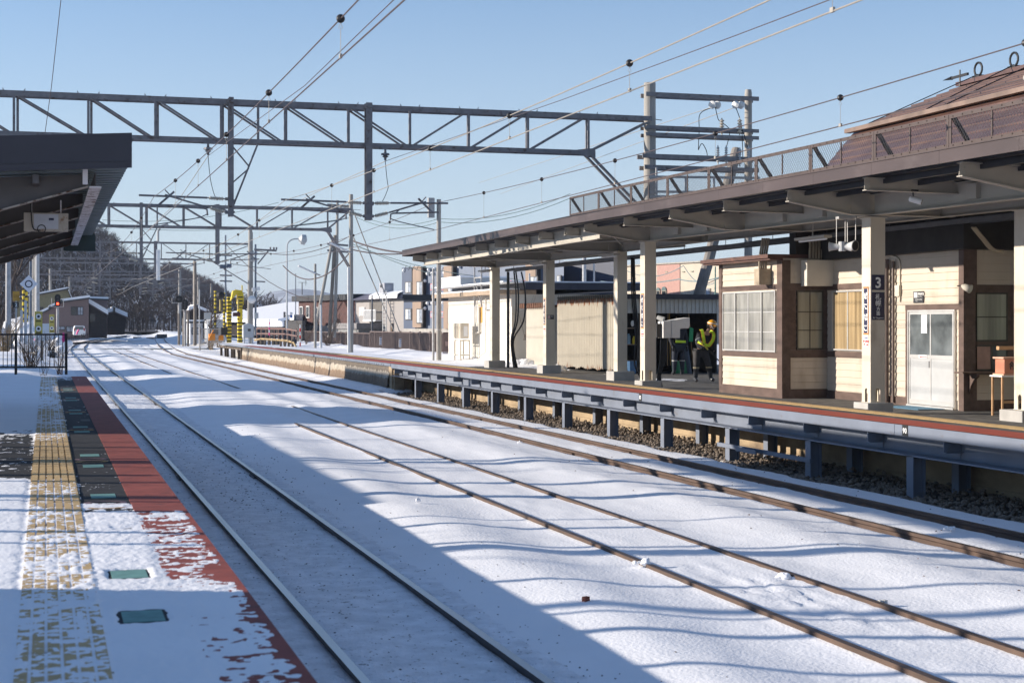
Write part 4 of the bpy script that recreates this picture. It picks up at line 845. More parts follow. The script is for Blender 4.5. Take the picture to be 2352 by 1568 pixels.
MB().add([(16.6, 33.5, 4.75), (19, 34.3, 7.02), (21.5, 33.6, 8.12), (27, 34.3, 6), (27, 33, 4.5)], [(0, 1, 2, 3, 4)]).build('gable_end', rm, rf)
MB().beam((18.82, 34.4, 7.01), (18.82, 5, 7.01), .16, .10).build('break_flashing', M('rusty_flashing', (.19, .13, .10), .5, .25, 2), rf)
MB().beam((21.5, 33.7, 8.17), (21.5, 5, 8.17), .2, .1).build('ridge_cap', rm, rf)
for vx in (2247, 2329):
    y = PY(vx, 21.5); m_ = MB(); pts = [(21.5, y + .16 * math.sin(a), 8.42 + .16 * math.cos(a)) for a in [2 * math.pi * i / 14 for i in range(15)]]; m_.tube(pts, .028, 6); m_.box(21.42, 21.58, y - .15, y + .15, 8.21, 8.27); m_.build('ridge_ring', black, rf)
m_ = MB(); y = PY(2213, 21.5); m_.beam((21.4, y + .35, 8.35), (21.4, y - .35, 8.35), .05, .06); m_.lathe((21.4, y + .75, 8.35), (21.4, y + .35, 8.35), [(0, .005), (1, .05)], 6); m_.tube([(21.4, y, 8.1), (21.4, y, 8.5)], .02, 5); m_.build('finial', black, rf)
for (a, b) in (((2247, 190), (2010, 281)), ((2329, 160), (2060, 290)), ((2352, 170), (2075, 285)), ((2352, 195), (2150, 268))):
    pass
m_ = MB(); p0 = Vector((21.5, PY(2247, 21.5), 8.3)); m_.tube([p0, Vector((18.9, 33.5, 7.1))], .012, 5); p0 = Vector((21.5, PY(2329, 21.5), 8.3)); m_.tube([p0, Vector((18.95, 31, 7.12))], .014, 5); m_.tube([p0 + Vector((0, -1.5, 0)), Vector((18.95, 30.2, 7.12))], .014, 5); m_.build('stay_cable', black, rf)
# ================================================================== SHEDS
cor = M('corrugated_cream', (.49, .45, .375), .55, .06, 2, .0004, 60)
def rustmat(z1, amp):
    m = cor.copy(); m.name = 'corrugated_rusting'; n = m.node_tree; L = n.links; b = n.nodes['Principled BSDF']; src = b.inputs['Base Color'].links[0].from_socket
    tc = n.nodes.new('ShaderNodeTexCoord'); sp_ = n.nodes.new('ShaderNodeSeparateXYZ'); L.new(tc.outputs['Object'], sp_.inputs[0]); mp = n.nodes.new('ShaderNodeMapping'); mp.inputs['Scale'].default_value = (1, 9, .8); L.new(tc.outputs['Object'], mp.inputs[0])
    no = n.nodes.new('ShaderNodeTexNoise'); no.inputs['Scale'].default_value = 1.3; no.inputs['Detail'].default_value = 4; L.new(mp.outputs[0], no.inputs['Vector'])
    ma = n.nodes.new('ShaderNodeMath'); ma.operation = 'MULTIPLY_ADD'; ma.inputs[1].default_value = amp; L.new(no.outputs[0], ma.inputs[0]); L.new(sp_.outputs[2], ma.inputs[2])
    r_ = n.nodes.new('ShaderNodeMapRange'); r_.inputs[1].default_value = z1; r_.inputs[2].default_value = z1 + .08; L.new(ma.outputs[0], r_.inputs[0])
    ma2 = n.nodes.new('ShaderNodeMath'); ma2.operation = 'MULTIPLY_ADD'; ma2.inputs[1].default_value = -.85; L.new(no.outputs[0], ma2.inputs[0]); L.new(sp_.outputs[2], ma2.inputs[2])
    r2 = n.nodes.new('ShaderNodeMapRange'); r2.inputs[1].default_value = -.42; r2.inputs[2].default_value = -.28; r2.inputs[3].default_value = .8; r2.inputs[4].default_value = 0; L.new(ma2.outputs[0], r2.inputs[0])
    mx_ = n.nodes.new('ShaderNodeMath'); mx_.operation = 'MAXIMUM'; L.new(r_.outputs[0], mx_.inputs[0]); L.new(r2.outputs[0], mx_.inputs[1])
    mm = n.nodes.new('ShaderNodeMix'); mm.data_type = 'RGBA'; mm.inputs[7].default_value = (.26, .11, .05, 1); L.new(src, mm.inputs[6]); L.new(mx_.outputs[0], mm.inputs[0]); L.new(mm.outputs[2], b.inputs['Base Color']); return m
sd = thing('tool_shed', 'lean-to tool shed with rusting cream corrugated side and open dark front', 'shed', (18.2, 44.6, ZF))
SY0, SY1, SX0, SX1 = 44.7, 50.3, 16.6, 19.9
m_ = MB().corr((SX0, SY1, ZF + .02), (0, -1, 0), SY1 - SY0, (0, 0, 1), 2.32, pitch=.16, amp=.034, bot=lambda u: .03 + .06 * abs(math.sin(u * 3.1)) + .05 * R.random()); m_.build('corrugated_side', rustmat(2.47, .62), sd)
m_ = MB()
for k in range(27):
    y = SY1 - .1 - k * .205; m_.add([(SX0 - .06, y, 3.20), (SX0 - .06, y - .16, 3.20), (SX0 - .03, y - .08, 3.03), (SX0 + .05, y, 3.21), (SX0 + .05, y - .16, 3.21)], [(0, 1, 2), (0, 3, 4, 1), (0, 2, 3), (1, 4, 2)])
    m_.tube([(SX0 - .04, y - .08, 3.2), (SX0 - .04, y - .08, 3.27)], .008, 4)
m_.build('toothed_eave', M('dark_eave', (.07, .07, .055), .6), sd)
MB().box(SX0 - .02, SX1 + .45, SY0 - .35, SY1, 3.14, 3.19).box(SX0 + .05, SX1 + .5, SY0 - .38, SY0 - .351, 3.05, 3.2).build('roof', M('dark_fascia', (.035, .035, .05), .5), sd)
MB().corr((SX0 + .05, SY0 - .2, 2.62), (1, 0, 0), SX1 - SX0 + .1, (0, 0, 1), .44, pitch=.14, amp=.012, sq=True).build('front_valance', M('white_corrugated', (.55, .54, .50), .5, .08), sd)
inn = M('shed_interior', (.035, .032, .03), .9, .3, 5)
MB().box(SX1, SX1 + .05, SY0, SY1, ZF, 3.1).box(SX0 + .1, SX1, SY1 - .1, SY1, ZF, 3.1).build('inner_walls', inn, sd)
for x in (17.42, SX1 + .12): MB().box(x, x + .09, SY0 - .16, SY0 - .07, ZF - .03, 3.1).build('post', M('shed_post', (.16, .13, .11), .8), sd)
MB().box(SX1 + .23, SX1 + .29, SY0 - .2, SY0 - .1, ZF - .03, 3.0).build('post', galv, sd)
# shelves with bags at the left of the opening
sh = thing('storage_rack', 'metal shelves with plastic bags and bottles inside the shed opening', 'rack', (17.0, 45, ZF))
for z in (1.15, 1.65, 2.15): MB().box(16.7, 17.38, 44.8, 45.4, z, z + .03).build('shelf', M('rusty_shelf', (.35, .26, .2), .7), sh)
for x in (16.7, 17.35): MB().box(x, x + .03, 44.8, 44.83, ZF, 2.6).build('upright', galv, sh)
def bag(p, s, lab, mat=white):
    rq = random.Random(int(p[0] * 100)); m_ = MB(); vs = [Vector(p) + Vector((q[0] * s * .6, q[1] * s * .5, q[2] * s + s)) * rq.uniform(.85, 1.1) if False else Vector(p) + Vector((q[0] * s * .6 * rq.uniform(.8, 1.1), q[1] * s * .5, q[2] * s * rq.uniform(.85, 1.1) + s)) for q in ico]; m_.add(vs, icf)
    o = m_.build('plastic_bag', mat, smooth=True); o.modifiers.new('s', 'SUBSURF').render_levels = 2; return tag(o, lab, 'bag')
bag((17.15, 44.7, 2.18), .13, 'white plastic bag hanging at the top of the storage rack'); bag((17.0, 44.9, 1.18), .12, 'crumpled pale bag on the lowest shelf of the rack', M('pale_bag', (.5, .52, .55), .6))
tag(MB().lathe((17.25, 44.85, 1.68), (17.25, 44.85, 1.92), [(0, .05), (.7, .05), (.8, .03), (1, .03)], 10).build('bottle', yelp), 'yellow bottle on the middle shelf of the storage rack', 'bottle')
tag(MB().lathe((17.08, 44.85, 1.68), (17.08, 44.85, 2.0), [(0, .06), (.8, .06), (.9, .03), (1, .03)], 10).build('bottle', M('blue_bottle', (.25, .40, .5), .4)), 'pale blue bottle on the middle shelf of the storage rack', 'bottle')
tag(MB().lathe((17.1, 44.7, ZF), (17.1, 44.7, ZF + .4), [(0, .14), (.1, .16), (1, .19)], 12).build('bucket', M('blue_plastic', (.10, .22, .40), .5)), 'blue plastic tub on the ground under the storage rack', 'bucket')
# tools leaning in the opening
def tool(x, y, dx, L, hc, lab, nm='snow_shovel', cat='shovel', blade=.36, hm=None):
    t = thing(nm, lab, cat, (x, y, ZF)); a = Vector((x, y, ZF + .25)); b = a + Vector((dx, .25, L))
    MB().tube([a, b], .016, 7).build('shaft', hm or M('shaft_wood', (.30, .19, .09), .6), t)
    if blade: m_ = MB(); m_.add([(x - .16, y - .05, ZF + .02), (x + .16, y - .05, ZF + .02), (x + .14, y + .02, ZF + .02 + blade), (x - .14, y + .02, ZF + .02 + blade), (x - .16, y - .02, ZF + .02), (x + .16, y - .02, ZF + .02), (x + .13, y + .05, ZF + .04 + blade), (x - .13, y + .05, ZF + .04 + blade)], [(0, 1, 2, 3), (7, 6, 5, 4), (0, 3, 7, 4), (1, 5, 6, 2), (0, 4, 5, 1), (3, 2, 6, 7)]); m_.build('blade', hc, t)
grn = M('green_plastic', (.02, .33, .12), .45, .1); 
tool(18.55, 44.6, .10, 1.5, grn, 'green snow shovel leaning furthest left inside the shed opening'); tool(18.72, 44.55, .02, 1.3, M('green_dark', (.03, .22, .10), .5), 'dark green snow shovel leaning beside the grey tube in the shed opening'); tool(18.3, 44.7, .12, 1.6, None, 'plain wooden pole leaning in the shed opening behind the second worker', 'pole', 'pole', 0)
tool(18.42, 44.75, .06, 1.75, None, 'tall yellowish broom handle leaning in the shed opening', 'pole', 'pole', 0, M('shaft_yellow', (.45, .28, .08), .5)); tool(19.15, 44.7, -.05, 1.7, None, 'thin wooden pole left of the worker in the yellow vest', 'pole', 'pole', 0)
tag(MB().tube([(18.95, 44.5, ZF), (18.85, 44.75, ZF + 1.35)], .075, 12).build('grey_tube', M('slate_tube', (.07, .09, .12), .4)), 'thick slate-grey tube leaning in the shed opening', 'tube')
t = MB(); t.prism([(18.95, 1.75), (19.08, 1.75), (19.1, 2.15), (18.98, 2.2)], 'y', 44.55, 44.58); tag(t.build('scoop', grn), 'green plastic scoop hanging high in the shed opening', 'scoop')
# green bin between shed and kiosk
tag(MB().box(17.55, 17.85, 37.9, 38.2, float(z3(17, 38)), 1.65).box(17.52, 17.88, 37.87, 38.23, 1.66, 1.7).build('green_bin', M('green_bin', (.02, .16, .08), .4), bev=.02), 'green wheelie bin half hidden behind the kiosk corner', 'bin')
t = MB().box(19.5, 20.6, 42, 43, 1.5, 2.1); t2_ = thing('covered_tank', 'grey tank topped with snow behind the worker', 'tank', (20, 42.5, ZF)); MB().box(19.45, 20.6, 42, 43, ZF, 2.05).build('tank', rebar, t2_, bev=.05); m_ = MB().box(19.4, 20.65, 41.95, 43.05, 2.052, 2.2); m_.build('snow_cap', snow, t2_, bev=.05)
# enclosure on the pole next to the paired columns
p0 = UP(1547, 755, 37.6); en = thing('equipment_enclosure', 'white hooded equipment enclosure on a bracket beside the column near the tool shed', 'enclosure', p0)
k = 37.6 / 3593; x0 = p0.x
m_ = MB(); m_.prism([(x0 - 33 * k, p0.z - 21 * k), (x0 - 14 * k, p0.z - 21 * k), (x0 - 14 * k, p0.z + 19 * k), (x0 - 33 * k, p0.z + 17 * k)], 'y', p0.y - .2, p0.y + .15); m_.build('box', white, en, bev=.01)
m_ = MB(); m_.prism([(x0 - 13 * k, p0.z - 21 * k), (x0 + 8 * k, p0.z - 21 * k), (x0 + 8 * k, p0.z + 0 * k), (x0 + 30 * k, p0.z + 1 * k), (x0 + 32 * k, p0.z + 8 * k), (x0 + 32 * k, p0.z + 26 * k), (x0 + 15 * k, p0.z + 24 * k), (x0 - 13 * k, p0.z + 19 * k)], 'y', p0.y - .22, p0.y + .17); m_.build('hood', white, en, bev=.02)
m_ = MB(); m_.box(x0 - 45 * k, x0 - 34 * k, p0.y - .1, p0.y + .1, p0.z - 20 * k, p0.z + 12 * k); m_.box(x0 - 49 * k, x0 - 45 * k, p0.y - .03, p0.y + .05, ZF, p0.z + 22 * k); m_.build('bracket_post', dkmet, en)
m_ = MB()
for i in range(4): m_.tube(spline([(x0 - 30 * k + .04 * i, p0.y, p0.z - .22), (x0 - 32 * k + .04 * i, p0.y, p0.z - .7), (x0 - 38 * k + .02 * i, p0.y, p0.z - 1.1), (x0 - 40 * k + .04 * i, p0.y, ZF + .02)], 5), .022, 6)
m_.build('hoses', black, en)
m_ = MB().lathe(p0 + Vector((-40 * k, 0, .28)), p0 + Vector((-28 * k, -.1, .22)), [(0, .05), (1, .07)], 12); m_.build('floodlight', rebar, en)
# ------------------------------------------------------------------ small corrugated hut
st_ = thing('corrugated_hut', 'small cream corrugated hut with rusty eave beside the rendered white building', 'shed', (17.5, 54, ZF))
MB().corr((17.0, 55.2, ZF), (0, -1, 0), 2.7, (0, 0, 1), 2.12, pitch=.11, amp=.014).build('corrugated_side', cor, st_); MB().corr((17.0, 52.5, ZF), (1, 0, 0), 1.3, (0, 0, 1), 2.12, pitch=.11, amp=.014).box(17.03, 18.3, 52.53, 55.2, ZF, 2.86).build('walls', cor, st_)
m_ = MB().box(16.85, 18.4, 52.35, 55.6, 2.9, 2.96)
for i in range(15): m_.box(16.83, 16.87, 55.5 - i * .22, 55.38 - i * .22, 2.86, 3.05)
m_.build('eave', M('rust_brown', (.13, .06, .035), .8, .3, 6), st_); MB().box(16.9, 18.4, 52.4, 55.6, 2.961, 3.02).build('snow_cover', snow, st_, bev=.02)
# ------------------------------------------------------------------ rendered building
rb = thing('rendered_building', 'low white rendered building with brown eave and dark flat roof edge', 'building', (18.6, 60, ZF))
rend = M('white_render', (.62, .585, .52), .8, .05, 1.2, .001, 30); 
MB().box(16.65, 21.5, 56.0, 65.5, ZF - .3, 3.40).build('wall', rend, rb)
MB().box(16.1, 17.6, 55.9, 66.3, 3.401, 3.56).build('eave', M('eave_brown', (.36, .27, .19), .6, .2, 6), rb); MB().box(17.0, 22.0, 55.3, 66.3, 3.57, 3.82).build('roof_edge', M('dark_fascia', (.035, .035, .05)), rb)
MB().box(16.15, 21.9, 55.4, 66.2, 3.821, 3.88).box(16.15, 16.98, 55.95, 66.2, 3.561, 3.62).build('roof_snow', snow, rb, bev=.02)
m_ = MB(); m_.box(16.4, 18.4, 62.5, 66, 3.9, 4.2); m_.build('roof_box', rebar, rb); MB().box(16.35, 18.45, 62.4, 66.1, 4.201, 4.27).build('roof_snow', snow, rb, bev=.02)
x = 16.645; m_ = MB(); xw(m_, x, 1099.5, 1108, 700, 741, .012); m_.build('orange_board', M('orange_board', (.55, .30, .06), .6), rb); m_ = MB(); xw(m_, x, 1092, 1099, 700, 741, .008); m_.build('access_hatch', M('hatch_cream', (.66, .62, .54), .6), rb)
m_ = MB(); xw(m_, x, 1134, 1143, 705, 838, .03, off=.001); m_.build('corner_pilaster', rend, rb)
m_ = MB(); xw(m_, x, 1156, 1176, 704.5, 830, .006, off=.001); m_.build('door_panel', M('hatch_cream', (.66, .62, .54)), rb)
m_ = MB().tube([(16.58, PY(1102, 16.6), 2.95), (16.58, PY(1102, 16.6), 1.95), (16.58, PY(1092, 16.6), 1.93)], .05, 8); m_.tube([(16.5, PY(1115.5, 16.5), 3.3), (16.5, PY(1115.5, 16.5), 1.2), (16.3, PY(1112, 16.5), 1.0), (16.2, PY(1110, 16.5), ZF)], .02, 6); m_.build('drain_pipe', rend, rb)
# roof ladder frame
ld = thing('steel_ladder', 'galvanised steel ladder frame rising in front of the white building', 'ladder', (16.2, 57.5, ZF)); m_ = MB()
xa = 16.2; ya_, yb_2 = PY(1090, xa), PY(1106, xa)
m_.beam((xa, ya_, 2.95), (xa, ya_, 4.6), .05, .05).beam((xa, yb_2, 2.95), (xa, yb_2, 4.6), .05, .05)
for z in (2.97, 3.5, 4.1, 4.55): m_.beam((xa, ya_, z), (xa, yb_2, z), .04, .05)
m_.beam((xa, ya_, 4.1), (xa, yb_2, 3.0), .03, .04); m_.build('frame', galv, ld)
# air-conditioning unit on a stand
ax = 15.9; yA, yB = PY(1042, ax), PY(1057, ax); aw = PX(1077, yB) - ax; zt_ = ZZ(742, ax, yA); zb_ = ZZ(777, ax, yA); ac = thing('air_conditioner', 'beige outdoor air conditioner raised on a steel stand beside the white building', 'air conditioner', (ax, (yA + yB) / 2, ZF))
MB().box(ax, ax + aw, yB, yA, zb_, zt_).build('casing', cream, ac, bev=.015)
m_ = MB()
for i in range(12): z = zb_ + .04 + i * (zt_ - zb_ - .08) / 11; m_.box(ax - .04, ax - .025, yB + .1, yA - .1, z, z + .012)
for i in range(5): y = yB + .12 + i * (yA - yB - .25) / 4; m_.box(ax - .05, ax - .041, y, y + .012, zb_ + .03, zt_ - .03)
m_.build('fan_grille', M('cream_paint', (.62, .56, .46)), ac); MB().box(ax + aw * .4, ax + aw * .85, yB - .012, yB - .001, zb_ + .1, zt_ - .12).build('side_cover', white, ac)
m_ = MB()
for x in (ax, ax + aw):
    for y in (yB, yA - .1): m_.box(x, x + .05, y, y + .05, ZF - .1, zb_ - .05)
for z in (ZF + .25, zb_ - .1):
    m_.box(ax, ax + aw, yB + .01, yB + .04, z, z + .05); m_.box(ax + .01, ax + .04, yB + .05, yA, z, z + .05); m_.box(ax + aw, ax + aw + .03, yB + .05, yA, z, z + .05)
m_.build('stand', cream, ac)
# ================================================================== NEAR CANOPY (top left)
nc = thing('near_canopy', 'dark-edged canopy of the near platform with rusty underside, cut off by the left edge', 'canopy', (-1.7, 23, ZP))
YN, YF = 16.4, 29.4
def zc(x): return 3.90 + .05 * (x - .84)
MB().add([(-2.3, YN, zc(-2.3) - .02), (.84, YN, zc(.84)), (.84, YN, zc(.84) + .355), (-2.3, YN, zc(-2.3) + .33), (-2.3, YN + .03, zc(-2.3) - .02), (.84, YN + .03, zc(.84)), (.84, YN + .03, zc(.84) + .355), (-2.3, YN + .03, zc(-2.3) + .33)],
         [(0, 1, 2, 3), (7, 6, 5, 4), (0, 4, 5, 1), (1, 5, 6, 2), (2, 6, 7, 3), (3, 7, 4, 0)]).build('end_fascia', M('slate_fascia', (.045, .041, .050), .5, .08), nc)
MB().corr((.80, YN + .03, 3.935), (0, 1, 0), YF - YN - .03, (-1, 0, -.05), 3.05, pitch=.30, amp=.028, sq=True).build('roof_sheet', M('green_grey_sheet', (.17, .20, .20), .45, .1, metal=.2), nc)
MB().add([(.86, YN + .04, 4.2), (-2.3, YN + .04, 4.1), (-2.3, YF, 4.1), (.83, YF, 4.05)], [(0, 1, 2, 3)]).build('roof_top', dkmet, nc)
MB().box(.30, .86, YF, YF + .04, 3.62, 3.94).build('end_plate', M('dark_green_plate', (.035, .055, .055), .5), nc)
rs = M('rusty_cream', (.74, .68, .68), .7, .1, 4, col2=(.17, .075, .03), ms=7, thr=.53, sharp=.06)
rs2 = M('dark_brown_steel', (.09, .078, .075), .6, .2, 3, col2=(.20, .11, .06), ms=7, thr=.64)  # even dark brown-grey with rust spots
m_ = MB(); m_.box(.43, .55, YN + .35, YF - .1, 3.715, 3.73); m_.build('edge_beam_flange', rs, nc); MB().box(.484, .496, YN + .35, YF - .1, 3.731, 3.87).build('edge_beam_web', rs2, nc)
for k in range(6):
    y = YN + .45 + k * 2.5; m_ = MB()
    m_.prism([(.42, 3.74), (.42, 3.86), (-2.2, 3.7), (-2.2, 3.2), (-1.2, 3.25)], 'y', y, y + .014); ob = m_.build('cantilever_beam', rs2, nc)
    m_ = MB(); m_.beam((.42, y + .007, 3.732), (-1.2, y + .007, 3.242), .12, .014, up=(0, 0, 1)); m_.build('beam_flange', M('rust_flange', (.38, .33, .29), .7, .1, 4, col2=(.10, .045, .022), ms=5, thr=.46, sharp=.08), nc)
for x in (-.1, -.7, -1.4, -2.0): MB().box(x - .03, x + .03, YN + .1, YF - .1, zc(x) - .13, zc(x) - .04).build('purlin', rs2, nc)
MB().box(.36, .41, YN + .2, YN + .25, 3.735, 3.9).build('gutter_bracket', rs, nc)
for y in (17.6, 23, 28.4): MB().box(-1.9, -1.65, y, y + .25, ZP, 3.35).build('column', M('dull_cream', (.35, .31, .28), .6), nc)  # columns in an even greyed cream
# box hanging under it
k = 18.2 / 3593; p = UP(106, 510, 18.2); hb = thing('hanging_box', 'small rusty white equipment box hanging under the near canopy', 'box', p)
MB().box(p.x - 49 * k, p.x + 49 * k, p.y, p.y + .12, p.z - 21 * k, p.z + 21 * k).build('casing', M('rusty_white', (.50, .44, .37), .6, .1, 5, col2=(.28, .15, .08), ms=9, thr=.55, sharp=.15), hb, bev=.006)
MB().box(p.x - 27 * k, p.x + 27 * k, p.y - .008, p.y - .001, p.z - 16 * k, p.z + 18 * k).build('cover', M('grey_white', (.56, .57, .62), .5, .08, 9), hb); MB().box(p.x + 6 * k, p.x + 17 * k, p.y - .012, p.y - .0085, p.z + 4 * k, p.z + 9 * k).build('label_patch', navy, hb)
m_ = MB(); m_.tube([p + Vector((-10 * k + .045 * math.cos(a), -.02, -16 * k + .045 * math.sin(a))) for a in [i * math.pi / 8 for i in range(17)]], .005, 5); m_.tube(spline([p + Vector((-32 * k, -.01, .45)), p + Vector((-33 * k, -.02, .1)), p + Vector((-28 * k, -.02, -.08)), p + Vector((-12 * k, -.02, -.1))], 5), .007, 5); m_.build('cable_loop', black, hb)
m_ = MB().box(p.x - 34 * k, p.x - 31 * k, p.y + .05, p.y + .07, p.z + 21 * k, 3.75); m_.box(p.x + 31 * k, p.x + 34 * k, p.y + .05, p.y + .07, p.z + 21 * k, 3.75); m_.build('hanger', rs, hb)
# ================================================================== GANTRIES AND OVERHEAD WIRES
def insul(p, q, r=.06, n=9):
    pr = [(0, .02), (.06, .02)]
    for i in range(n):
        t = .1 + .8 * i / n; d = .8 / n; pr += [(t, r * .5), (t + d * .35, r), (t + d * .55, r), (t + d * .8, r * .5)]
    return MB().lathe(p, q, pr + [(.94, .02), (1, .02)], 10)
def arm(parent, x, y, s, zt, zb2, L, wirex, zc_, detail=True):
    a = MB(); r = .026
    top0 = Vector((x + s * .16, y, zt)); top1 = Vector((x + s * .66, y, zt + .02)); tend = Vector((x + s * L, y, zt + .05))
    b0 = Vector((x + s * .16, y, zb2)); b1 = Vector((x + s * .62, y, zb2 + .12)); bend = Vector((x + s * (L * .72), y, zb2 + .46))
    a.tube([top1, tend], r + .004, 7).tube([b1, bend], r, 7)
    a.tube([b1 + (bend - b1) * .85, bend + Vector((0, 0, .14))], r * .7, 6)
    rs0 = Vector((x + s * .75, y, zb2 + .10)); re = Vector((x + s * (L * .88), y, zb2 + .16))
    a.tube([rs0, re], r, 7); a.tube([b1 + (bend - b1) * .3, rs0 + Vector((s * .05, 0, 0))], r * .7, 6)
    a.beam(Vector((x + s * L * .62, y - .03, zt + .17)), Vector((x + s * L * .80, y - .03, zb2 + .14)), .03, .06)
    a.tube([rs0, rs0 + Vector((-s * .08, 0, -.03)), rs0 + Vector((-s * .1, 0, -.2))], r, 7)
    a.tube(spline([rs0 + Vector((-s * .09, 0, -.16)), Vector((x + s * 1.0, y, zc_ + .22)), Vector((wirex, y, zc_ + .02))], 6), .016, 6)
    a.box(x + s * .0 - .05, x + s * .16 + .0, y - .05, y + .05, zt - .04, zt + .04); a.box(x + s * .0 - .05, x + s * .16, y - .05, y + .05, zb2 - .04, zb2 + .04)
    o = a.build('cantilever_arm', galvd, parent)
    insul(top0, top1).build('insulator', porc, o, smooth=False); insul(b0, b1).build('insulator', porc, o)
    return o
def angle_(mb, p, q, w, up=(0, 1, 0)):
    mb.beam(p, q, w, w * .18, up=(0, 1, 0)); mb.beam(Vector(p) + Vector((0, w * .4, 0)), Vector(q) + Vector((0, w * .4, 0)), w * .18, w * .8, up=(0, 1, 0))
def gantry(y, lab, xl, xr, drops, zt=8.66, zl=7.52, det=2, nodes=None, mid=9.0, polez=9.6, dz=0, lean=0, polel=None, pr=.19, arms=True):
    g = thing('overhead_gantry', lab, 'gantry', (xr, y, float(gz(min(xr, 12), y))), 'overhead line gantries over the tracks')
    zt += dz; zl += dz; W = .42; m = MB()
    for dy in ((0, W) if det > 1 else (0,)):
        m.beam((xl, y + dy, zt), (xr, y + dy, zt), .016, .15); m.beam((xl, y + dy + .05, zt + .07), (xr, y + dy + .05, zt + .07), .10, .014)
        m.beam((xl, y + dy, zl), (nodes[-1], y + dy, zl), .016, .12); m.beam((xl, y + dy + .05, zl - .055), (nodes[-1], y + dy + .05, zl - .055), .10, .014)
    m.build('chord', galvd, g)
    m = MB()
    for i, x in enumerate(nodes):
        for dy in ((0, W) if det > 1 else (0,)): m.beam((x + .09 * (dy > 0), y + dy + .02, zl), (x + .09 * (dy > 0), y + dy + .02, zt), .07, .05)
        if i + 1 < len(nodes):
            x2 = nodes[i + 1]
            for dy in ((0.0, W) if det > 1 else (0,)):
                if x < mid - .4: m.beam((x + .1, y + dy + .06, zt - .05), (x2 - .12, y + dy + .06, zl + .04), .07, .05)
                else: m.beam((x + .12, y + dy + .06, zl + .04), (x2 - .1, y + dy + .06, zt - .05), .07, .05)
    x = nodes[-1]
    for dy in ((0, W) if det > 1 else (0,)):
        m.beam((x, y + dy + .05, zl), (xr - .1, y + dy + .05, zt - .1), .08, .06); m.beam((x, y + dy + .05, zl), (xr - .1, y + dy + .05, zl - 1.9), .09, .07)
    m.prism([(x - .35, zl - .07), (x - .35, zl + .07), (x + .1, zl + .12), (x + .22, zl + .05), (x + .22, zl - .16), (x, zl - .16)], 'y', y - .012, y - .002)
    if det > 1:
        xx = xl
        while xx < xr: m.beam((xx, y, zt + .02), (xx + .9, y + W, zt + .02), .04, .02); xx += .9
    m.build('web_members', galvd, g)
    if det > 1:
        m = MB(); xx = xl + .2
        for i, x in enumerate(nodes): m.add([(x - .3, y, zt + .08), (x - .25, y, zt + .08), (x - .3, y, zt + .15)], [(0, 1, 2)]); m.add([(x + .3, y, zt + .08), (x + .25, y, zt + .08), (x + .3, y, zt + .15)], [(0, 1, 2)])
        m.box(nodes[0], nodes[-1], y + .03, y + .034, zt - .045, zt - .02); m.build('bird_spikes', galv, g)
    base = float(z3(xr, min(y, 111))) - .02 if y < 111 else float(gz(xr, y))
    MB().tube([(xr, y + .2, base), (xr, y + .2, polez + dz)], pr * 1.08, 16, r2=pr * .95).build('post', concp, g, smooth=False)
    if polel is not None: MB().tube([(polel, y + .2, base - .5), (polel, y + .2, zt + .3)], pr * .8, 12).build('post', concp, g)
    for (x, sides, zlow, wl) in drops:
        m = MB(); m.box(x - wl, x + wl, y - .14, y - .125, zlow, zt + .12); m.box(x - wl, x + wl, y + .10, y + .115, zlow, zt + .12); m.box(x - .008, x + .008, y - .125, y + .10, zlow, zt + .1)
        for zz in (zlow + .12, zlow + .45, zl, zt): m.box(x - wl - .03, x + wl + .03, y - .155, y - .141, zz - .03, zz + .03)
        if wl < .08:
            m.beam((x + .78, y + .05, zt), (x + .78, y + .05, zl - .05), .07, .05); m.beam((x + .78, y + .05, zl - .05), (x + .05, y + .05, zlow + .25), .07, .05)
            m.beam((x, y + .05, zl - .1), (x + .52, y + .05, zl - .72), .05, .04); m.beam((x + .52, y + .05, zl - .78), (x, y + .05, zl - 1.25), .05, .04)
        m.build('drop_post', galvd, g)
        if arms:
            for s, wx in sides: arm(g, x, y, s, zlow + .50, zlow + .12, 2.55 if s < 0 else 2.4, wx, 5.06 + dz)
    return g
nx1 = [PX(v, 45.) for v in (-130, 32, 203, 357, 508, 655, 800, 942, 1077, 1213, 1352)]
g1 = gantry(45.0, 'nearest overhead gantry, a full-width truss with two hanging drop posts', -5, PX(1498, 45), [(PX(530, 45), ((-1, 2.9),), 5.35, .07), (PX(846, 45), ((-1, 6.6), (1, 11.0)), 5.32, .095)], nodes=nx1, zt=8.62, zl=7.52, polez=9.75)
for vx in (478, 885):       # feeder wire insulators under the lower chord
    x = PX(vx, 45); p = Vector((x, 45, 7.44)); MB().box(x - .2, x + .2, 44.97, 45.03, 7.40, 7.455).lathe(p - Vector((0, 0, .04)), p - Vector((0, 0, .36)), [(0, .03), (.3, .04), (.35, .12), (.5, .13), (.55, .05), (.65, .10), (.75, .04), (1, .03)], 12).build('feeder_insulator', galvd, g1)
nxs = lambda y, k=1.0: [x for x in nx1]
PX2 = PX(808, 80)
g2 = gantry(80.0, 'second overhead gantry, its post standing on the far platform', -5, PX2, [(4.55, ((-1, 2.9),), 5.3, .07), (8.3, ((-1, 6.6), (1, 11.0)), 5.3, .095)], nodes=[x for x in nx1 if x < 14], det=2, zt=8.2, zl=7.15, polez=9.0, pr=.11)
g3 = gantry(122.0, 'third overhead gantry, reaching left to a concrete post before the wooded hill', -.75, PX(577, 122), [(3.9, ((-1, 2.9),), 5.2, .07), (8.0, ((-1, 6.4), (1, 10.2)), 5.2, .12)], nodes=[x for x in nx1 if -.5 < x < 13], det=1, zt=8.45, zl=7.2, polez=9.4, polel=-.75, pr=.16)
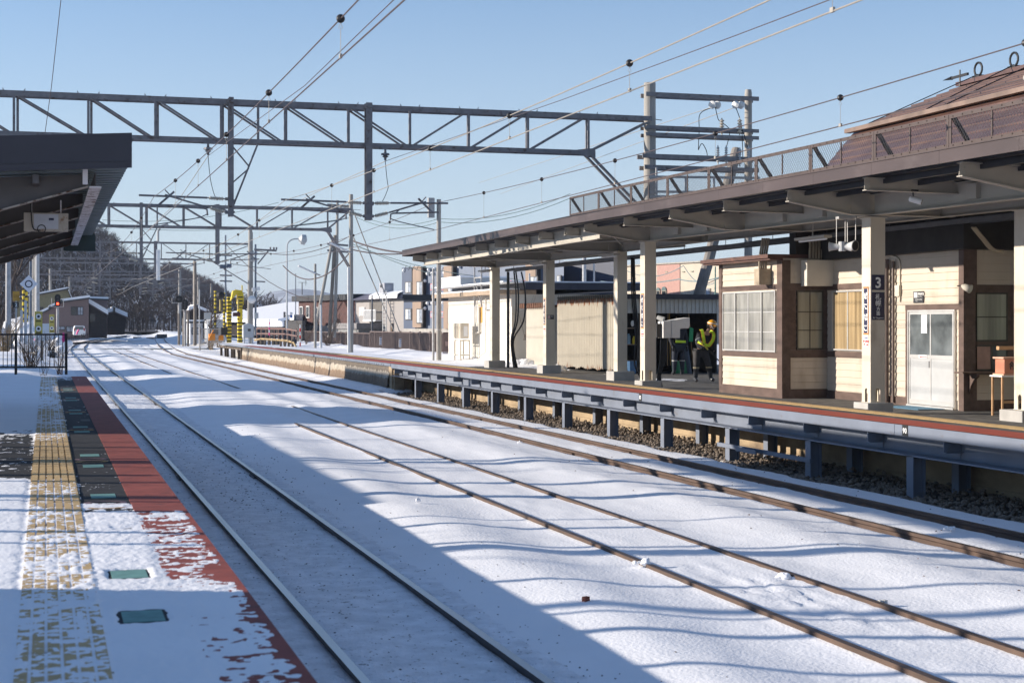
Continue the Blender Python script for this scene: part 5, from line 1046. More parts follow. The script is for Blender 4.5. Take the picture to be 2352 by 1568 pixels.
MB().tube([(PX(363, 122), 122, 8.4), (PX(363, 122), 122, 9.3), (PX(363, 122) + .2, 122, 9.7), (PX(363, 122) + .7, 122, 9.9), (PX(363, 122) + .8, 122, 9.6)], .09, 8).build('bracket_tube', galv, g3); MB().tube([(PX(363, 122), 121.9, 5.6), (PX(363, 122), 121.9, 7.9)], .16, 10).build('white_tube', white, g3)
g4 = gantry(163, 'fourth overhead gantry at the level crossing', -1.2, PX(447, 163), [(4.6, ((-1, 3.0),), 5.4, .09), (9.2, ((1, 10.6),), 5.4, .1)], nodes=[-1, 1.4, 3.8, 6.2, 8.6, 11], det=1, zt=8.4, zl=7.2, polez=8.9, polel=-1.2, pr=.15)
gantry(205, 'fifth overhead gantry, standing over the curving tracks', .5, 16.5, [(6.5, ((-1, 5.0),), 5.9, .1), (11.5, ((1, 13.0),), 5.9, .1)], nodes=[.6, 3, 5.4, 7.8, 10.2, 12.6, 15], det=1, zt=8.9, zl=7.8, polez=9.2, polel=.5, mid=8)
gantry(250, 'sixth overhead gantry, further along the curve', 3.5, 23, [(9.5, ((-1, 8.0),), 6.3, .1), (16, ((1, 17.0),), 6.3, .1)], nodes=[4, 7, 10, 13, 16, 19, 22], det=1, zt=9.2, zl=8.1, polez=9.5, polel=3.5, mid=12)
gantry(300, 'most distant overhead gantry, small before the woods', 8, 30, [(14, ((-1, 12.0),), 6.6, .1), (22, ((1, 24.0),), 6.6, .1)], nodes=[8.5, 12, 15.5, 19, 22.5, 26, 29], det=1, zt=9.5, zl=8.4, polez=9.8, polel=8, mid=17)
# catenary lines
SUP = [(-8, 5.85), (45, 5.86), (80, 5.8), (122, 5.72), (163, 5.85)]
def cat_(lab, xs_, sag=.42, zct=5.06, mat=wire, hs0=None, loose=0):
    o = thing('overhead_wire', lab, 'overhead wire', (xs_[1], 45, 5), 'overhead contact lines')
    ms = []; cw = []
    for i in range(len(SUP) - 1):
        (ya, za), (yb, zb_) = SUP[i], SUP[i + 1]
        for k in range(24 if i == 0 else 10):
            t = k / (24 if i == 0 else 10); y = ya + (yb - ya) * t; x = xs_[i] + (xs_[i + 1] - xs_[i]) * t
            ms.append(Vector((x, y, za + (zb_ - za) * t - 4 * sag * t * (1 - t)))); cw.append(Vector((x, y, zct + (float(rise(y)))))) 
    ms.append(Vector((xs_[-1], SUP[-1][0], SUP[-1][1]))); cw.append(Vector((xs_[-1], SUP[-1][0], zct + .1)))
    MB().tube(ms, .0085, 6).build('messenger_wire', mat, o); MB().tube(cw, .0085, 6).build('contact_wire', mat, o)
    def at(P_, y):
        for a, b in zip(P_[:-1], P_[1:]):
            if a.y <= y <= b.y: return a.lerp(b, (y - a.y) / (b.y - a.y))
    for y in (hs0 or []):
        a = at(ms, y); b = at(cw, y); m = MB(); m.ball(a, .046, 10); m.build('hanger_ball', black, o)
        m = MB(); m.tube([a - Vector((0, 0, .04)), a + Vector((-.022, 0, -.10)), a + Vector((.022, 0, -.10)), a - Vector((0, 0, .04))], .003, 4); m.tube([a - Vector((0, 0, .10)), a + Vector((.0, .0, -.16)), b], .0032, 4); m.box(b.x - .012, b.x + .012, b.y - .03, b.y + .03, b.z - .01, b.z + .035)
        m.build('dropper', wirel, o)
    return o
hy = lambda *v: list(v)
cat_('dark contact line over the nearest track, crossing the sky at steep angle', [2.9, 2.9, 2.75, 2.75, 3.2], hs0=hy(5.6, 10.8, 15.9, 21.3, 26.5, 31.6, 37.3, 50.5, 56, 62, 68, 74, 86, 92, 98, 104, 110, 116), zct=5.04)
cat_('pale contact line over the middle track', [6.75, 6.6, 6.4, 6.3, 6.8], mat=wirel, hs0=hy(12.5, 17.5, 22.5, 27.5, 32.5, 37.5, 50.5, 56, 62, 68, 74, 86, 92, 98, 104, 110, 116), sag=.44, zct=5.08)
cat_('contact line over the far track, passing above the canopy roof', [10.2, 11.0, 10.0, 9.9, 10.4], hs0=hy(15.2, 19.6, 24.0, 29, 34, 39.2, 50.5, 56, 62, 68, 74, 86, 92, 98, 104, 110, 116), sag=.40, zct=5.06)
# feeder cables to the hanging insulators
def line(lab, pts, r, mat, nm='cable', cat='cable', sag=0, n=14):
    P_ = []
    for a, b in zip(pts[:-1], pts[1:]):
        a = Vector(a); b = Vector(b)
        for k in range(n): t = k / n; P_.append(a.lerp(b, t) - Vector((0, 0, 4 * sag * t * (1 - t))))
    P_.append(Vector(pts[-1])); return tag(MB().tube(P_, r, 5).build(nm, mat), lab, cat)
i1 = Vector((PX(478, 45), 45, 7.06)); i2 = Vector((PX(885, 45), 45, 7.06))
line('thin dark feeder cable joining the near contact line at the first gantry', [i1, UP(700, 197, 26), UP(925, -20, 17)], .007, wire); line('dark feeder cable rising right from the insulator under the first gantry', [i2, UP(1290, 230, 33), UP(1690, 82, 24), UP(1985, -30, 19)], .008, wire)
line('slack feeder cable dropping from the first gantry toward the middle line', [i2, UP(730, 440, 60), UP(600, 505, 78)], .012, wirel)
line('slack feeder cable dropping from the first gantry toward the near line', [i1, UP(410, 460, 58), UP(330, 540, 78)], .012, wirel)
line('looped jumper cable between the feeder insulator and the double insulators', [i2, UP(892, 430, 47), UP(870, 470, 47)], .01, black, sag=.1); line('looped jumper cable between the feeder insulator and the single drop post', [i1, UP(485, 420, 45.5), UP(500, 460, 45.5)], .01, black, sag=.1)
line('thin cable hanging at the upper left of the sky', [UP(141, -10, 40), UP(118, 200, 42), UP(100, 330, 44)], .01, wire)
# ------------------------------------------------------------------ poles right of the gantry (behind the canopy)
pl = thing('equipment_pole', 'concrete pole with wide crossarms, joined to the gantry post behind the canopy', 'pole', (PX(1725, 45), 45.2, ZF))
xa, xb = PX(1498, 45), PX(1725, 45)
MB().tube([(xb, 45.2, ZF - .2), (xb, 45.2, 9.55), (xb, 45.2, 9.68)], .135, 14, r2=.10).build('post', concp, pl)
Zp = 50.2
m = MB()
for (y0, y1, l0, t) in ((227, 233, 1483, .13), (301, 309, 1483, .11), (317, 324, 1483, .11), (366, 369, 1475, .13), (391, 397, 1480, .13)):
    z0 = 2.312 + (742.5 - y0) * 49.2 / F; z1 = z0 - .0
    for dy in (-.22, .22): m.beam((PX(l0, 45), 45.2 + dy, z0), (PX(1742, 45), 45.2 + dy, z0), .05, t)
m.build('crossarms', galvd, pl)
m = MB(); m.tube([UP(1692, 345, 51), UP(1627, 600, 49), UP(1601, 690, 48.5)], .17, 12); m.build('brace_pole', M('brace_pole', (.22, .20, .18), .8, .2, 3), pl)
for vx, vy in ((1658, 280), (1699, 280)): a = UP(vx, vy, 49); insul(a + Vector((0, 0, .12)), a - Vector((0, 0, .42)), .08, 5).build('post_insulator', porc, pl)
for vx, vy in ((1649, 345), (1668, 345), (1699, 350), (1719, 345)): a = UP(vx, vy, 49); insul(a + Vector((0, 0, .15)), a - Vector((0, 0, .45)), .055, 7).build('arrester', rebar, pl)
for vx in (1636, 1690):
    a = UP(vx, 241, 49); m = MB(); 
    for i in range(2): m.lathe(a + Vector((i * .17 - .05, -.04, 0)), a + Vector((i * .17 + .05, .04, 0)), [(0, .05), (.2, .12), (.6, .13), (1, .04)], 12)
    m.build('strain_insulator', porcw, pl)
m = MB()
for pts in (((1636, 247), (1608, 262), (1606, 300), (1604, 345)), ((1643, 247), (1650, 275), (1658, 278)), ((1690, 247), (1700, 275), (1704, 300), (1706, 360)), ((1658, 282), (1676, 300), (1668, 340)), ((1700, 284), (1712, 320), (1719, 345)), ((1604, 345), (1612, 330), (1622, 345), (1625, 362))): m.tube(spline([UP(a, b, 49) for a, b in pts], 5), .013, 5)
m.build('jumper', black, pl)
line('left one of two thin power lines running down from the crossarm pole to the left', [UP(1640, 245, 49), UP(1100, 420, 100)], .012, wirel); line('right one of two thin power lines running down from the crossarm pole to the left', [UP(1688, 247, 49), UP(1150, 445, 100)], .012, wirel)
m = MB()        # platform frame seen through the mesh fence
for vy in (403, 437, 448, 466): m.beam(UP(1490, vy + 3, 47), UP(1745, vy + 6, 47), .05, .07)
for vx in (1508, 1575, 1640): m.beam(UP(vx, 385 if vx < 1550 else 410, 47), UP(vx, 520, 47), .05, .05)
tag(m.build('equipment_platform', galv), 'galvanised railing frame behind the canopy mesh fence between the two concrete poles', 'platform railing')
# poles on the far platform and beyond
def pole(lab, vx, vy0, vy1, Z, r, mat=concp, nm='utility_pole', cat='pole', vx1=None, extra=None):
    a = UP(vx, vy0, Z); b = UP(vx1 if vx1 is not None else vx, vy1, Z); t = thing(nm, lab, cat, b); MB().tube([b, a], r * 1.08, 12, r2=r * .9).build('post', mat, t)
    if extra: extra(t, a, b)
    return t
def x1(t, a, b):
    m = MB(); k = 80 / F; MB().tube([b + Vector((-.35, -.3, 0)), b + Vector((-.35, -.3, 4.4))], .14, 10).build('white_duct', M('white_duct', (.55, .56, .56), .5, .08), t)
def x2(t, a, b):
    MB().tube([b + Vector((-.28, -.2, 0)), b + Vector((-.28, -.2, 3.7))], .05, 10).build('conduit', galv, t)
    m = MB(); k = 63 / F
    for dz in (.0, 1.6, 3.1): m.tube([b + Vector((0, 0, 1.2 + dz)), b + Vector((0, 0, 1.26 + dz))], .115, 12)
    m.box(b.x - .45, b.x - .2, b.y - .1, b.y + .1, a.z - .75, a.z + .05); m.build('clamps_and_box', galv, t)
pole('concrete pole passing the left end of the far canopy, small box on top', 1008, 458, 827, 63.4, .10, extra=x2)
# the second gantry post keeps its lamp and duct
d_ = thing('duct', 'pale duct strapped to the post of the second gantry', 'duct', (PX2 - .35, 79.8, .8)); MB().tube([(PX2 - .2, 79.8, .8), (PX2 - .2, 79.8, 5.2)], .07, 10).build('pipe', M('white_duct', (.55, .56, .56), .5, .08), d_)
def headlamp(lab, vx, vy, Z, s=-1):
    p = UP(vx, vy, Z); t = thing('pole_lamp', lab, 'lamp', p); MB().beam(p, p + Vector((s * .95, 0, .42)), .2, .09).build('head', white, t, bev=.02); MB().tube([p, p + Vector((.3, .1, -.1))], .04, 6).build('arm', galv, t)
headlamp('slim white lamp head on the post of the second gantry', 797, 576, 80); headlamp('slim white lamp head on the short grey pole left of the brick house', 724, 628, 88)
pole('short grey pole with dark cap and lamp, left of the brick house', 724, 606, 799, 88, .075)
m = MB(); tp = thing('braced_pole', 'tall pole braced by two slanting legs in front of the brick house', 'pole', UP(770, 770, 97)); P97 = lambda a, b: UP(a, b, 97)
MB().tube([P97(768, 775), P97(774, 590), P97(775, 460)], .11, 10, r2=.08).build('post', concp, tp); MB().tube([P97(756, 690 + 85), P97(770, 540)], .11, 10).build('brace', M('pole_brown', (.22, .19, .16), .8), tp); MB().tube([P97(724, 760), P97(765, 545)], .10, 10).build('brace', concp, tp)
for y in (470, 485, 560, 575): MB().beam(P97(752, y), P97(800, y + 4), .12, .12).build('crossarm', galvd, tp)
for vx in (757, 765, 783, 792, 799): insul(P97(vx, 478), P97(vx, 470), .12, 3).build('pin_insulator', porc, tp)
pole('thin grey pipe standing beside the braced pole', 737, 700, 799, 90, .07, M('white_duct', (.55, .56, .56)), 'service_pipe', 'pipe')
def x3(t, a, b):
    p = a; k = 112 / F; m = MB(); m.tube(spline([p, p + Vector((2 * k, 0, 14 * k)), p + Vector((12 * k, 0, 23 * k)), p + Vector((30 * k, 0, 25 * k))], 6), .05, 8); m.build('curved_arm', rebar, t)
    MB().lathe(p + Vector((27 * k, 0, 25 * k)), p + Vector((46 * k, 0, 22 * k)), [(0, .1), (.3, .35), (.8, .38), (1, .1)], 12).build('lamp_head', rebar, t)
pole('tall street lamp with curved arm, centre left', 659, 573, 762, 112, .062, rebar, 'street_lamp', 'street lamp', extra=x3)
def x4(t, a, b):
    k = 115 / F; m = MB()
    for dz, w in ((0, 0),): m.beam(a + Vector((10 * k, 0, -6 * k)), a + Vector((58 * k, 0, -8 * k)), .12, .16)
    m.build('crossarm', galvd, t); m = MB()
    for dz in (-66, -82):
        for i in range(3): m.lathe(a + Vector((-3 * k + i * .22, 0, dz * k)), a + Vector((-3 * k + i * .22 + .12, .05, dz * k)), [(0, .08), (.3, .2), (.8, .2), (1, .08)], 12)
        m.beam(a + Vector((0, 0, dz * k)), a + Vector((8 * k, 0, dz * k)), .05, .05)
    m.build('disc_insulators', porcw, t)
pole('thick concrete pole with white disc insulators behind the yellow frame', 575, 517, 752, 118, .16, vx1=573, extra=x4)
def x5(t, a, b):
    k = 118 / F; m = MB(); m.beam(a + Vector((-3 * k, 0, -12 * k)), a + Vector((48 * k, 0, -14 * k)), .12, .14)
    for dx in (34, 42, 48): m.tube([a + Vector((dx * k, 0, -12 * k)), a + Vector((dx * k, 0, -6 * k))], .07, 6)
    m.beam(a + Vector((5 * k, 0, -45 * k)), a + Vector((30 * k, 0, -14 * k)), .1, .1); m.beam(a + Vector((0, 0, -85 * k)), a + Vector((22 * k, 0, -86 * k)), .1, .1); m.build('crossarms', galvd, t)
    m = MB(); m.box(a.x - 9 * k, a.x - 1 * k, a.y - .3, a.y, a.z - 108 * k, a.z - 100 * k).box(a.x + 1 * k, a.x + 9 * k, a.y - .3, a.y, a.z - 106 * k, a.z - 98 * k); m.build('camera_housings', white, t); MB().ball(a + Vector((-9 * k, -.2, -127 * k)), .3, 12).build('dome_camera', white, t); MB().box(a.x - 4 * k, a.x + 5 * k, a.y - .4, a.y - .2, a.z - 170 * k, a.z - 157 * k).build('control_box', rebar, t)
pole('grey steel pole carrying white cameras, right of the thick concrete pole', 587, 561, 770, 118, .075, M('slate_pole', (.16, .19, .23), .5), extra=x5)
def x6(t, a, b):
    k = 150 / F; m = MB()
    for y in (46, 92, 105): m.beam(a + Vector((-13 * k, 0, -y * k)), a + Vector((15 * k, 0, -(y + 1) * k)), .14, .14)
    m.build('crossarms', galvd, t); m = MB(); m.box(a.x - 13 * k, a.x - 2 * k, a.y - .3, a.y + .3, a.z - 77 * k, a.z - 68 * k).box(a.x + 3 * k, a.x + 13 * k, a.y - .3, a.y + .3, a.z - 75 * k, a.z - 66 * k); m.build('transformers', M('slate_box', (.08, .11, .16), .5), t)
pole('distant power pole with two dark transformers left of the thick concrete pole', 518, 540, 700, 150, .09, M('slate_pole', (.16, .19, .23)), extra=x6)
pole('thin mast left of the brick house roof', 679, 628, 765, 125, .04, M('slate_pole', (.16, .19, .23)), 'mast', 'mast')
pole('thick brown pole near the signals', 448, 600, 792, 132, .135, M('pole_brown', (.22, .19, .16)))
pole('white camera pole beside the thick brown pole', 458, 665, 795, 128, .05, M('white_duct', (.55, .56, .56)), 'camera_pole', 'pole')
# guy wires
for i, (a, b) in enumerate((((812, 545), (905, 760)), ((806, 470), (918, 762)))): line('%s of the two pale guy wires slanting down right of the second gantry post' % ('left one', 'right one')[i], [UP(*a, 82), UP(*b, 80)], .03, wirel)
for i, (pts, sg2, r) in enumerate(((((650, 705 - 95), (724, 640), (808, 573), (1008, 568)), 1.0, .035), (((820, 500), (1008, 510), (1310, 455)), 1.6, .02), (((820, 492), (1008, 502), (1310, 445)), 1.6, .02), (((808, 552), (925, 580)), .4, .05), (((808, 560), (1180, 640), (1460, 640)), 1.5, .02), (((820, 565), (1180, 670), (1460, 690)), 1.2, .02), (((235, 520), (808, 500)), 1.5, .015), (((235, 505), (640, 465)), 1.5, .015), (((587, 575), (808, 540)), 2.0, .02), (((518, 560), (724, 690)), 2, .02))):
    line(['messenger cable sagging between the short lamp pole and the second gantry post', 'lower strand of the looped cables left of the mesh fence', 'upper strand of the looped cables left of the mesh fence', 'rope-like cable reaching the left tip of the far canopy', 'green wire crossing the upper part of the blue apartment block', 'green wire crossing lower over the blue apartment block', 'thin line below the second gantry chord', 'thin line above the second gantry chord', 'line from the camera pole to the second gantry post', 'line sloping from the transformer pole toward the short lamp pole'][i], [UP(a, b, 92 - 4 * k) for k, (a, b) in enumerate(pts)], r, M('cable_teal', (.16, .22, .22)) if i in (1, 2, 4, 5, 6, 7) else wire, sag=sg2 * .3, n=10)
# ================================================================== FENCES ON AND BEHIND THE FAR PLATFORM
fb = M('fence_brown', (.13, .095, .085), .6, .12)
def slat(lab, A, B, za, zb2, n, step, closed=False, posts=2.0, plates=()):
    A = Vector(A); B = Vector(B); L = (B - A).length; d = (B - A) / L; t = thing('slatted_fence', lab, 'fence', (A + B) / 2, 'brown slatted fences'); m = MB(); k = 0
    while k * step < L: p = A + d * (k * step); m.beam(p + Vector((0, 0, za)), p + Vector((0, 0, zb2)), .045, .02, up=(d.x, d.y, 0)); k += 1
    m.build('slats', fb, t); m = MB(); m.beam(A + Vector((0, 0, zb2)), B + Vector((0, 0, zb2)), .05, .05); m.beam(A + Vector((0, 0, za + .06)), B + Vector((0, 0, za + .06)), .05, .05); m.build('rails', fb, t)
    k = 0
    while k * posts <= L + .01: p = A + d * (k * posts); MB().beam(p + Vector((0, 0, za - .2)), p + Vector((0, 0, zb2 + .06)), .07, .07).build('post', fb, t); k += 1
    return t
FA = UP(1040, 742.5, 70.5); FB = UP(850, 742.5, 87); FC = UP(700, 742.5, 112)
for q in (FA, FB, FC): q.z = 0
slat('brown slatted fence nearest the white building', (FA.x, FA.y, 0), (FB.x, FB.y, 0), .75, 1.86, 0, .105)
slat('brown slatted fence stretch further left, with bare vines', (FB.x, FB.y, 0), (FC.x, FC.y, 0), .8, 1.75, 0, .16)
m = MB(); 
for q, (vx, Z) in enumerate(((935, 77.5), (973, 75), (1037, 70))):
    pass
for i, (vx, v0, v1, Z) in enumerate(((874, 774, 792, 82), (919, 778, 797, 78.5), (1044, 0, 0, 0), (965 + 49, 0, 0, 0))):
    if not v0: continue
    p = UP(vx, v1, Z); b = thing('banded_plate', 'narrow white and blue banded plate on the slatted fence, %s one' % ('left', 'right')[i], 'plate', p); h = (v1 - v0) * Z / F
    MB().box(p.x - .06, p.x + .06, p.y - .02, p.y, p.z, p.z + h).build('plate', white, b)
    for k in range(4): MB().box(p.x - .055, p.x + .055, p.y - .026, p.y - .021, p.z + h * (.1 + .25 * k), p.z + h * (.2 + .25 * k)).build('band', M('band_blue', (.05, .09, .22)), b)
gt = thing('metal_gate', 'rusty brown double gate between the fence and the air conditioner', 'gate', UP(1032, 800, 69))
m = MB(); a = UP(1018, 818, 69); b = UP(1045, 818, 69); 
for k in range(11): p = a.lerp(b, k / 10); m.beam(p, p + Vector((0, 0, 1.02)), .03, .03)
m.beam(a, b, .05, .06); m.beam(a + Vector((0, 0, 1.03)), b + Vector((0, 0, 1.03)), .05, .06); m.build('leaf', M('gate_brown', (.14, .09, .08), .6), gt); p = a.lerp(b, .4); MB().box(p.x - .1, p.x + .15, p.y - .03, p.y + .03, p.z + .45, p.z + .65).build('lock_plate', M('lock_plate', (.35, .25, .23)), gt)
# bridge-like railing with posts V 585-680
t = thing('bridge_railing', 'rusty three-rail railing with short piers, left of the slatted fence', 'railing', UP(630, 790, 104)); m = MB(); P = lambda vx, vy: UP(vx, vy, 104 - (vx - 590) * .06)
for vy in (0, 12): m.tube([P(590, 754 + vy), P(655, 755 + vy), P(683, 760 + vy)], .055, 6)
for vx in range(590, 684, 10): m.tube([P(vx, 754), P(vx, 779)], .04, 5)
m.build('rails', M('rail_brown', (.20, .12, .10), .6), t)
for vx in range(600, 680, 9): MB().beam(P(vx, 778), P(vx, 797 if vx > 640 else 792), .14, .14).build('pier', M('pier_grey', (.16, .13, .10), .8), t)
MB().tube([P(585, 781), P(600, 778), P(660, 782), P(675, 787), P(680, 796)], .07, 6).build('yellow_hose', M('hose_ochre', (.35, .25, .12), .7), t)
t = thing('snow_screen', 'dark vertical board screen behind the three-rail railing', 'screen', UP(640, 795, 108)); m = MB()
for i, vx in enumerate(range(594, 690, 12)): m.beam(UP(vx, 800, 108), UP(vx, 756 + (i % 2) * 2, 108), .22, .06, up=(0, 1, 0))
m.build('boards', M('screen_dark', (.05, .05, .06), .7), t)
# yellow gauge frame
t = thing('yellow_portal', 'tall yellow portal frame banded black, at the end of the far platform', 'portal frame', UP(535, 790, 121)); k = 121 / F
def Y(vx, vy, dz=0): return UP(vx, vy, 121 + dz)
for vx, y0, dz, w in ((526, 682, 4, 9.5), (551, 678, 0, 10)):
    a = Y(vx, 787, dz); b = Y(vx, y0, dz); MB().box(a.x - w * k / 2, a.x + w * k / 2, a.y - .3, a.y + .3, a.z, b.z).build('leg', yelp, t)
    n = 13; h = (b.z - a.z) / n
    for i in range(n): MB().box(a.x - w * k / 2 - .012, a.x + w * k / 2 + .012, a.y - .312, a.y + .312, a.z + h * (i + .28), a.z + h * (i + .66)).build('black_band', blackp, t)
a = Y(517, 692, 4); b = Y(560, 683, 0); MB().prism([(a.x - .05, a.z), (b.x - .5, b.z + .3), (b.x - .5, b.z - .5), (b.x, b.z - .6), (b.x, b.z + .25), (b.x - .15, b.z + .55), (a.x + .35, a.z + .85), (a.x + .1, a.z + .75)], 'y', b.y + .0, b.y + .6).build('head_beam', yelp, t, bev=.05)
MB().tube([Y(556, 668), Y(556, 655)], .05, 6).build('mast', yelp, t); MB().ball(Y(507, 678, 2), .32, 12).build('lamp', black, t)
m = MB()
for i in range(7): m.ball(Y(547, 690 + i * 3.2, -.5), .08, 6)
for i in range(8): m.ball(Y(506, 690 + i * 3.2, 3), .08, 6)
m.build('chain', M('chain_gold', (.45, .35, .10), .5), t); MB().tube(spline([Y(565, 688), Y(570, 700), Y(568, 712), Y(562, 710)], 5), .05, 6).build('hose', black, t); MB().box(*(lambda p: (p.x - .28, p.x + .28, p.y - .5, p.y - .35, p.z - .15, p.z + .15))(Y(542, 722, 0))).build('panel_box', M('maroon', (.08, .03, .03)), t)
MB().box(*(lambda p: (p.x - .12, p.x + .12, p.y - .4, p.y - .33, p.z - .55, p.z + .55))(Y(552, 724, 0))).build('side_plate', yelp, t)
# grey cabinet
c_ = thing('relay_cabinet', 'grey metal cabinet with a pitched top on legs at the platform end', 'cabinet', UP(573, 786, 107)); k = 107 / F; a = UP(559, 775.6, 107); b = UP(584, 746.5, 107)
MB().prism([(a.x, a.z), (b.x, a.z), (b.x, b.z), ((a.x + b.x) / 2, b.z + 5 * k), (a.x, b.z)], 'y', a.y, a.y + .7).build('body', rebar, c_)
m = MB()
for x in (a.x + .03, b.x - .13, (a.x + b.x) / 2): m.box(x, x + .1, a.y + .1, a.y + .2, a.z - .55, a.z)
m.build('legs', rebar, c_); MB().box(a.x + .3, a.x + .5, a.y - .01, a.y, a.z + .45, a.z + .62).build('handle', dkmet, c_)
# small white gabled shelter, barriers etc. near the signals
t = thing('white_fence', 'thin grey mesh fence left of the orange barrier machines', 'fence', UP(472, 795, 126)); m = MB()
for i in range(19): vx = 460 + i * 2.7; m.tube([UP(vx, 755, 126), UP(vx, 797, 126)], .022, 4)
m.tube([UP(459, 755, 126), UP(510, 755, 126)], .04, 5).tube([UP(459, 778, 126), UP(510, 778, 126)], .03, 5).tube([UP(459, 752, 126), UP(459, 805, 126)], .07, 6); m.build('bars', galv, t)
for i, (vx, y0, Z, lab) in enumerate(((431, 668, 130, 'yellow and black striped crossing gate raised upright, left of the yellow portal'), (459.5, 672, 124, 'second striped crossing gate raised upright just left of the yellow portal'))):
    vx = (649, 0)[0] if False else ((500 + 1028 / 2.851) / 1.7415 if i == 0 else (500 + 1130 / 2.851) / 1.7415); t = thing('crossing_gate', lab, 'crossing gate', UP(vx, 785, Z)); a = UP(vx, 752, Z); b = UP(vx, y0, Z)
    MB().tube([a, b], .09, 8).build('boom', yelp, t); n = 9
    for j in range(n): p = a.lerp(b, (j + .2) / n); q_ = a.lerp(b, (j + .6) / n); MB().tube([p, q_], .095, 8).build('black_band', blackp, t)
    MB().box(a.x - .25, a.x + .25, a.y - .2, a.y + .2, a.z - .6, a.z).build('motor', blackp, t)
for i, (vx, vy, s) in enumerate(((491, 775, 1.0), (504 + 1, 778, .75), (0, 0, 0))):
    if s: 
        p = UP((500 + (990 if i == 0 else 1095) / 2.851) / 1.7415, 782, 125); m = MB(); m.box(p.x - .25 * s, p.x + .25 * s, p.y - .2, p.y + .2, p.z, p.z + .55 * s); m.beam(p + Vector((-.28 * s, -.25, .1)), p + Vector((.1 * s, -.25, .85 * s)), .14, .08)
        tag(m.build('barrier_machine', orgp, bev=.05), ('larger orange barrier machine in snow left of the platform end', 'smaller orange barrier machine beside the platform end')[i], 'barrier machine')
t = thing('marker_post', 'slim white post with a square white plate left of the platform end', 'post', UP((500 + 940 / 2.851) / 1.7415, 795, 122)); vx = (500 + 940 / 2.851) / 1.7415
MB().tube([UP(vx, 797, 122), UP(vx, 722, 122)], .06, 6).build('post', white, t); p = UP(vx, 726, 121.8); MB().box(p.x - .26, p.x + .26, p.y - .06, p.y, p.z - .25, p.z + .28).build('plate', rebar, t)
t = MB(); p = UP(434, 800, 128)
for i, (vx, lab) in enumerate((((500 + 1645 / 2.851) / 1.7415, 'white and pink snow marker pole behind the cabinet'), ((500 + 1998 / 2.851) / 1.7415, 'red and white striped snow marker pole before the brick house'))):
    a = UP(vx, 795 if i else 770, 100); b = UP(vx, 733 if i == 0 else 745, 100); o = thing('snow_marker', lab, 'marker pole', a)
    for j in range(6): MB().tube([a.lerp(b, j / 6), a.lerp(b, (j + 1) / 6)], .045, 6).build('pole_band', (white if j % 2 else (pink if i == 0 else M('red_paint', (.6, .04, .04)))), o)
# ------------------------------------------------------------------ signals
def signal(lab, vx, vyh, vyb, Z, w, h, lit=None, hood=True, pole_=True, rnd=False):
    t = thing('railway_signal', lab, 'signal', UP(vx, vyb, Z)); k = Z / F; p = UP(vx, vyh, Z); w *= k; h *= k
    poly = [(p.x + w / 2 * math.cos(a) , p.z + (h / 2 - w / 2) * (1 if math.sin(a) >= 0 else -1) + w / 2 * math.sin(a)) for a in [2 * math.pi * i / 20 for i in range(20)]]
    MB().prism(poly, 'y', p.y, p.y + .08).build('backboard', black, t)
    n = 1 if rnd else 3
    for i in range(n):
        z = p.z + (i - (n - 1) / 2) * h / 3.9; MB().tube([(p.x, p.y - .25, z), (p.x, p.y - .001, z)], w * .2, 10).build('hood', dkmet, t)
        if lit is not None and i == lit: MB().box(p.x - w * .17, p.x + w * .17, p.y - .29, p.y - .26, z - w * .17, z + w * .17).build('lit_lamp', redl, t)
    m = MB(); m.tube([UP(vx, vyb, Z), p + Vector((0, .15, -h / 2))], .10, 8); m.build('post', galv, t); m = MB(); m.beam(p + Vector((-w, .2, -h / 2)), p + Vector((w, .2, -h / 2)), .5, .05)
    for dx in (-w, w): m.tube([p + Vector((dx, .2, -h / 2)), p + Vector((dx, .2, h * .2))], .025, 5)
    m.build('service_cage', galv, t); return t
signal('railway signal with a lit red lamp in front of the left houses', 132.5, 690, 785, 118, 13, 29, lit=0)
signal('tall dark railway signal with oval backboard above the snow, left of the thick brown pole', 425, 700, 795, 130, 13.5, 25)
signal('shorter railway signal with round backboard seen from behind its neighbour', 411.5, 687, 792, 136, 15.5, 17, rnd=True)
pole('dark wooden post just right of the signals', 432, 715, 795, 130, .09, M('pole_brown', (.22, .19, .16)), 'wooden_post', 'post'); pole('dark wooden post under the signals', 411, 720, 792, 134, .10, M('pole_brown', (.22, .19, .16)), 'wooden_post', 'post'); pole('second dark wooden post under the signals', 421, 730, 795, 131, .09, M('pole_brown', (.22, .19, .16)), 'wooden_post', 'post')
# ================================================================== LEFT SIDE
# black railing at the platform end
rl = thing('black_railing', 'black metal railing closing off the platform end at left', 'railing', (-1.2, 44.9, ZP)); k = 46.0 / F
def RP(vx, vy): return UP(vx, vy, 44.6)
m = MB()
for y0 in (768, 843): m.beam(RP(-60, y0), RP(152, y0), .06, .05)
m.build('rails', black, rl)
for vx in (36.5, 152): MB().beam(RP(vx, 860), RP(vx, 765.5), .075, .075, up=(0, 1, 0)).build('post', black, rl)
m = MB()
for i in range(-6, 16): 
    vx = 36.5 + 9.75 * (i) 
    if -40 < vx < 150 and abs(vx - 36.5) > 3: m.tube([RP(vx, 768), RP(vx, 843)], .011, 5)
m.build('bars', black, rl)
rb2 = MB().tube(spline([RP(144, 766), RP(148, 768), RP(146, 775), RP(150, 782)], 4), .035, 5).tube(spline([RP(143, 767), RP(146, 772), RP(144, 780), RP(147, 785)], 4), .03, 5); tag(rb2.build('pink_ribbon', pink), 'pink ribbon tied to the right end of the black railing', 'ribbon')
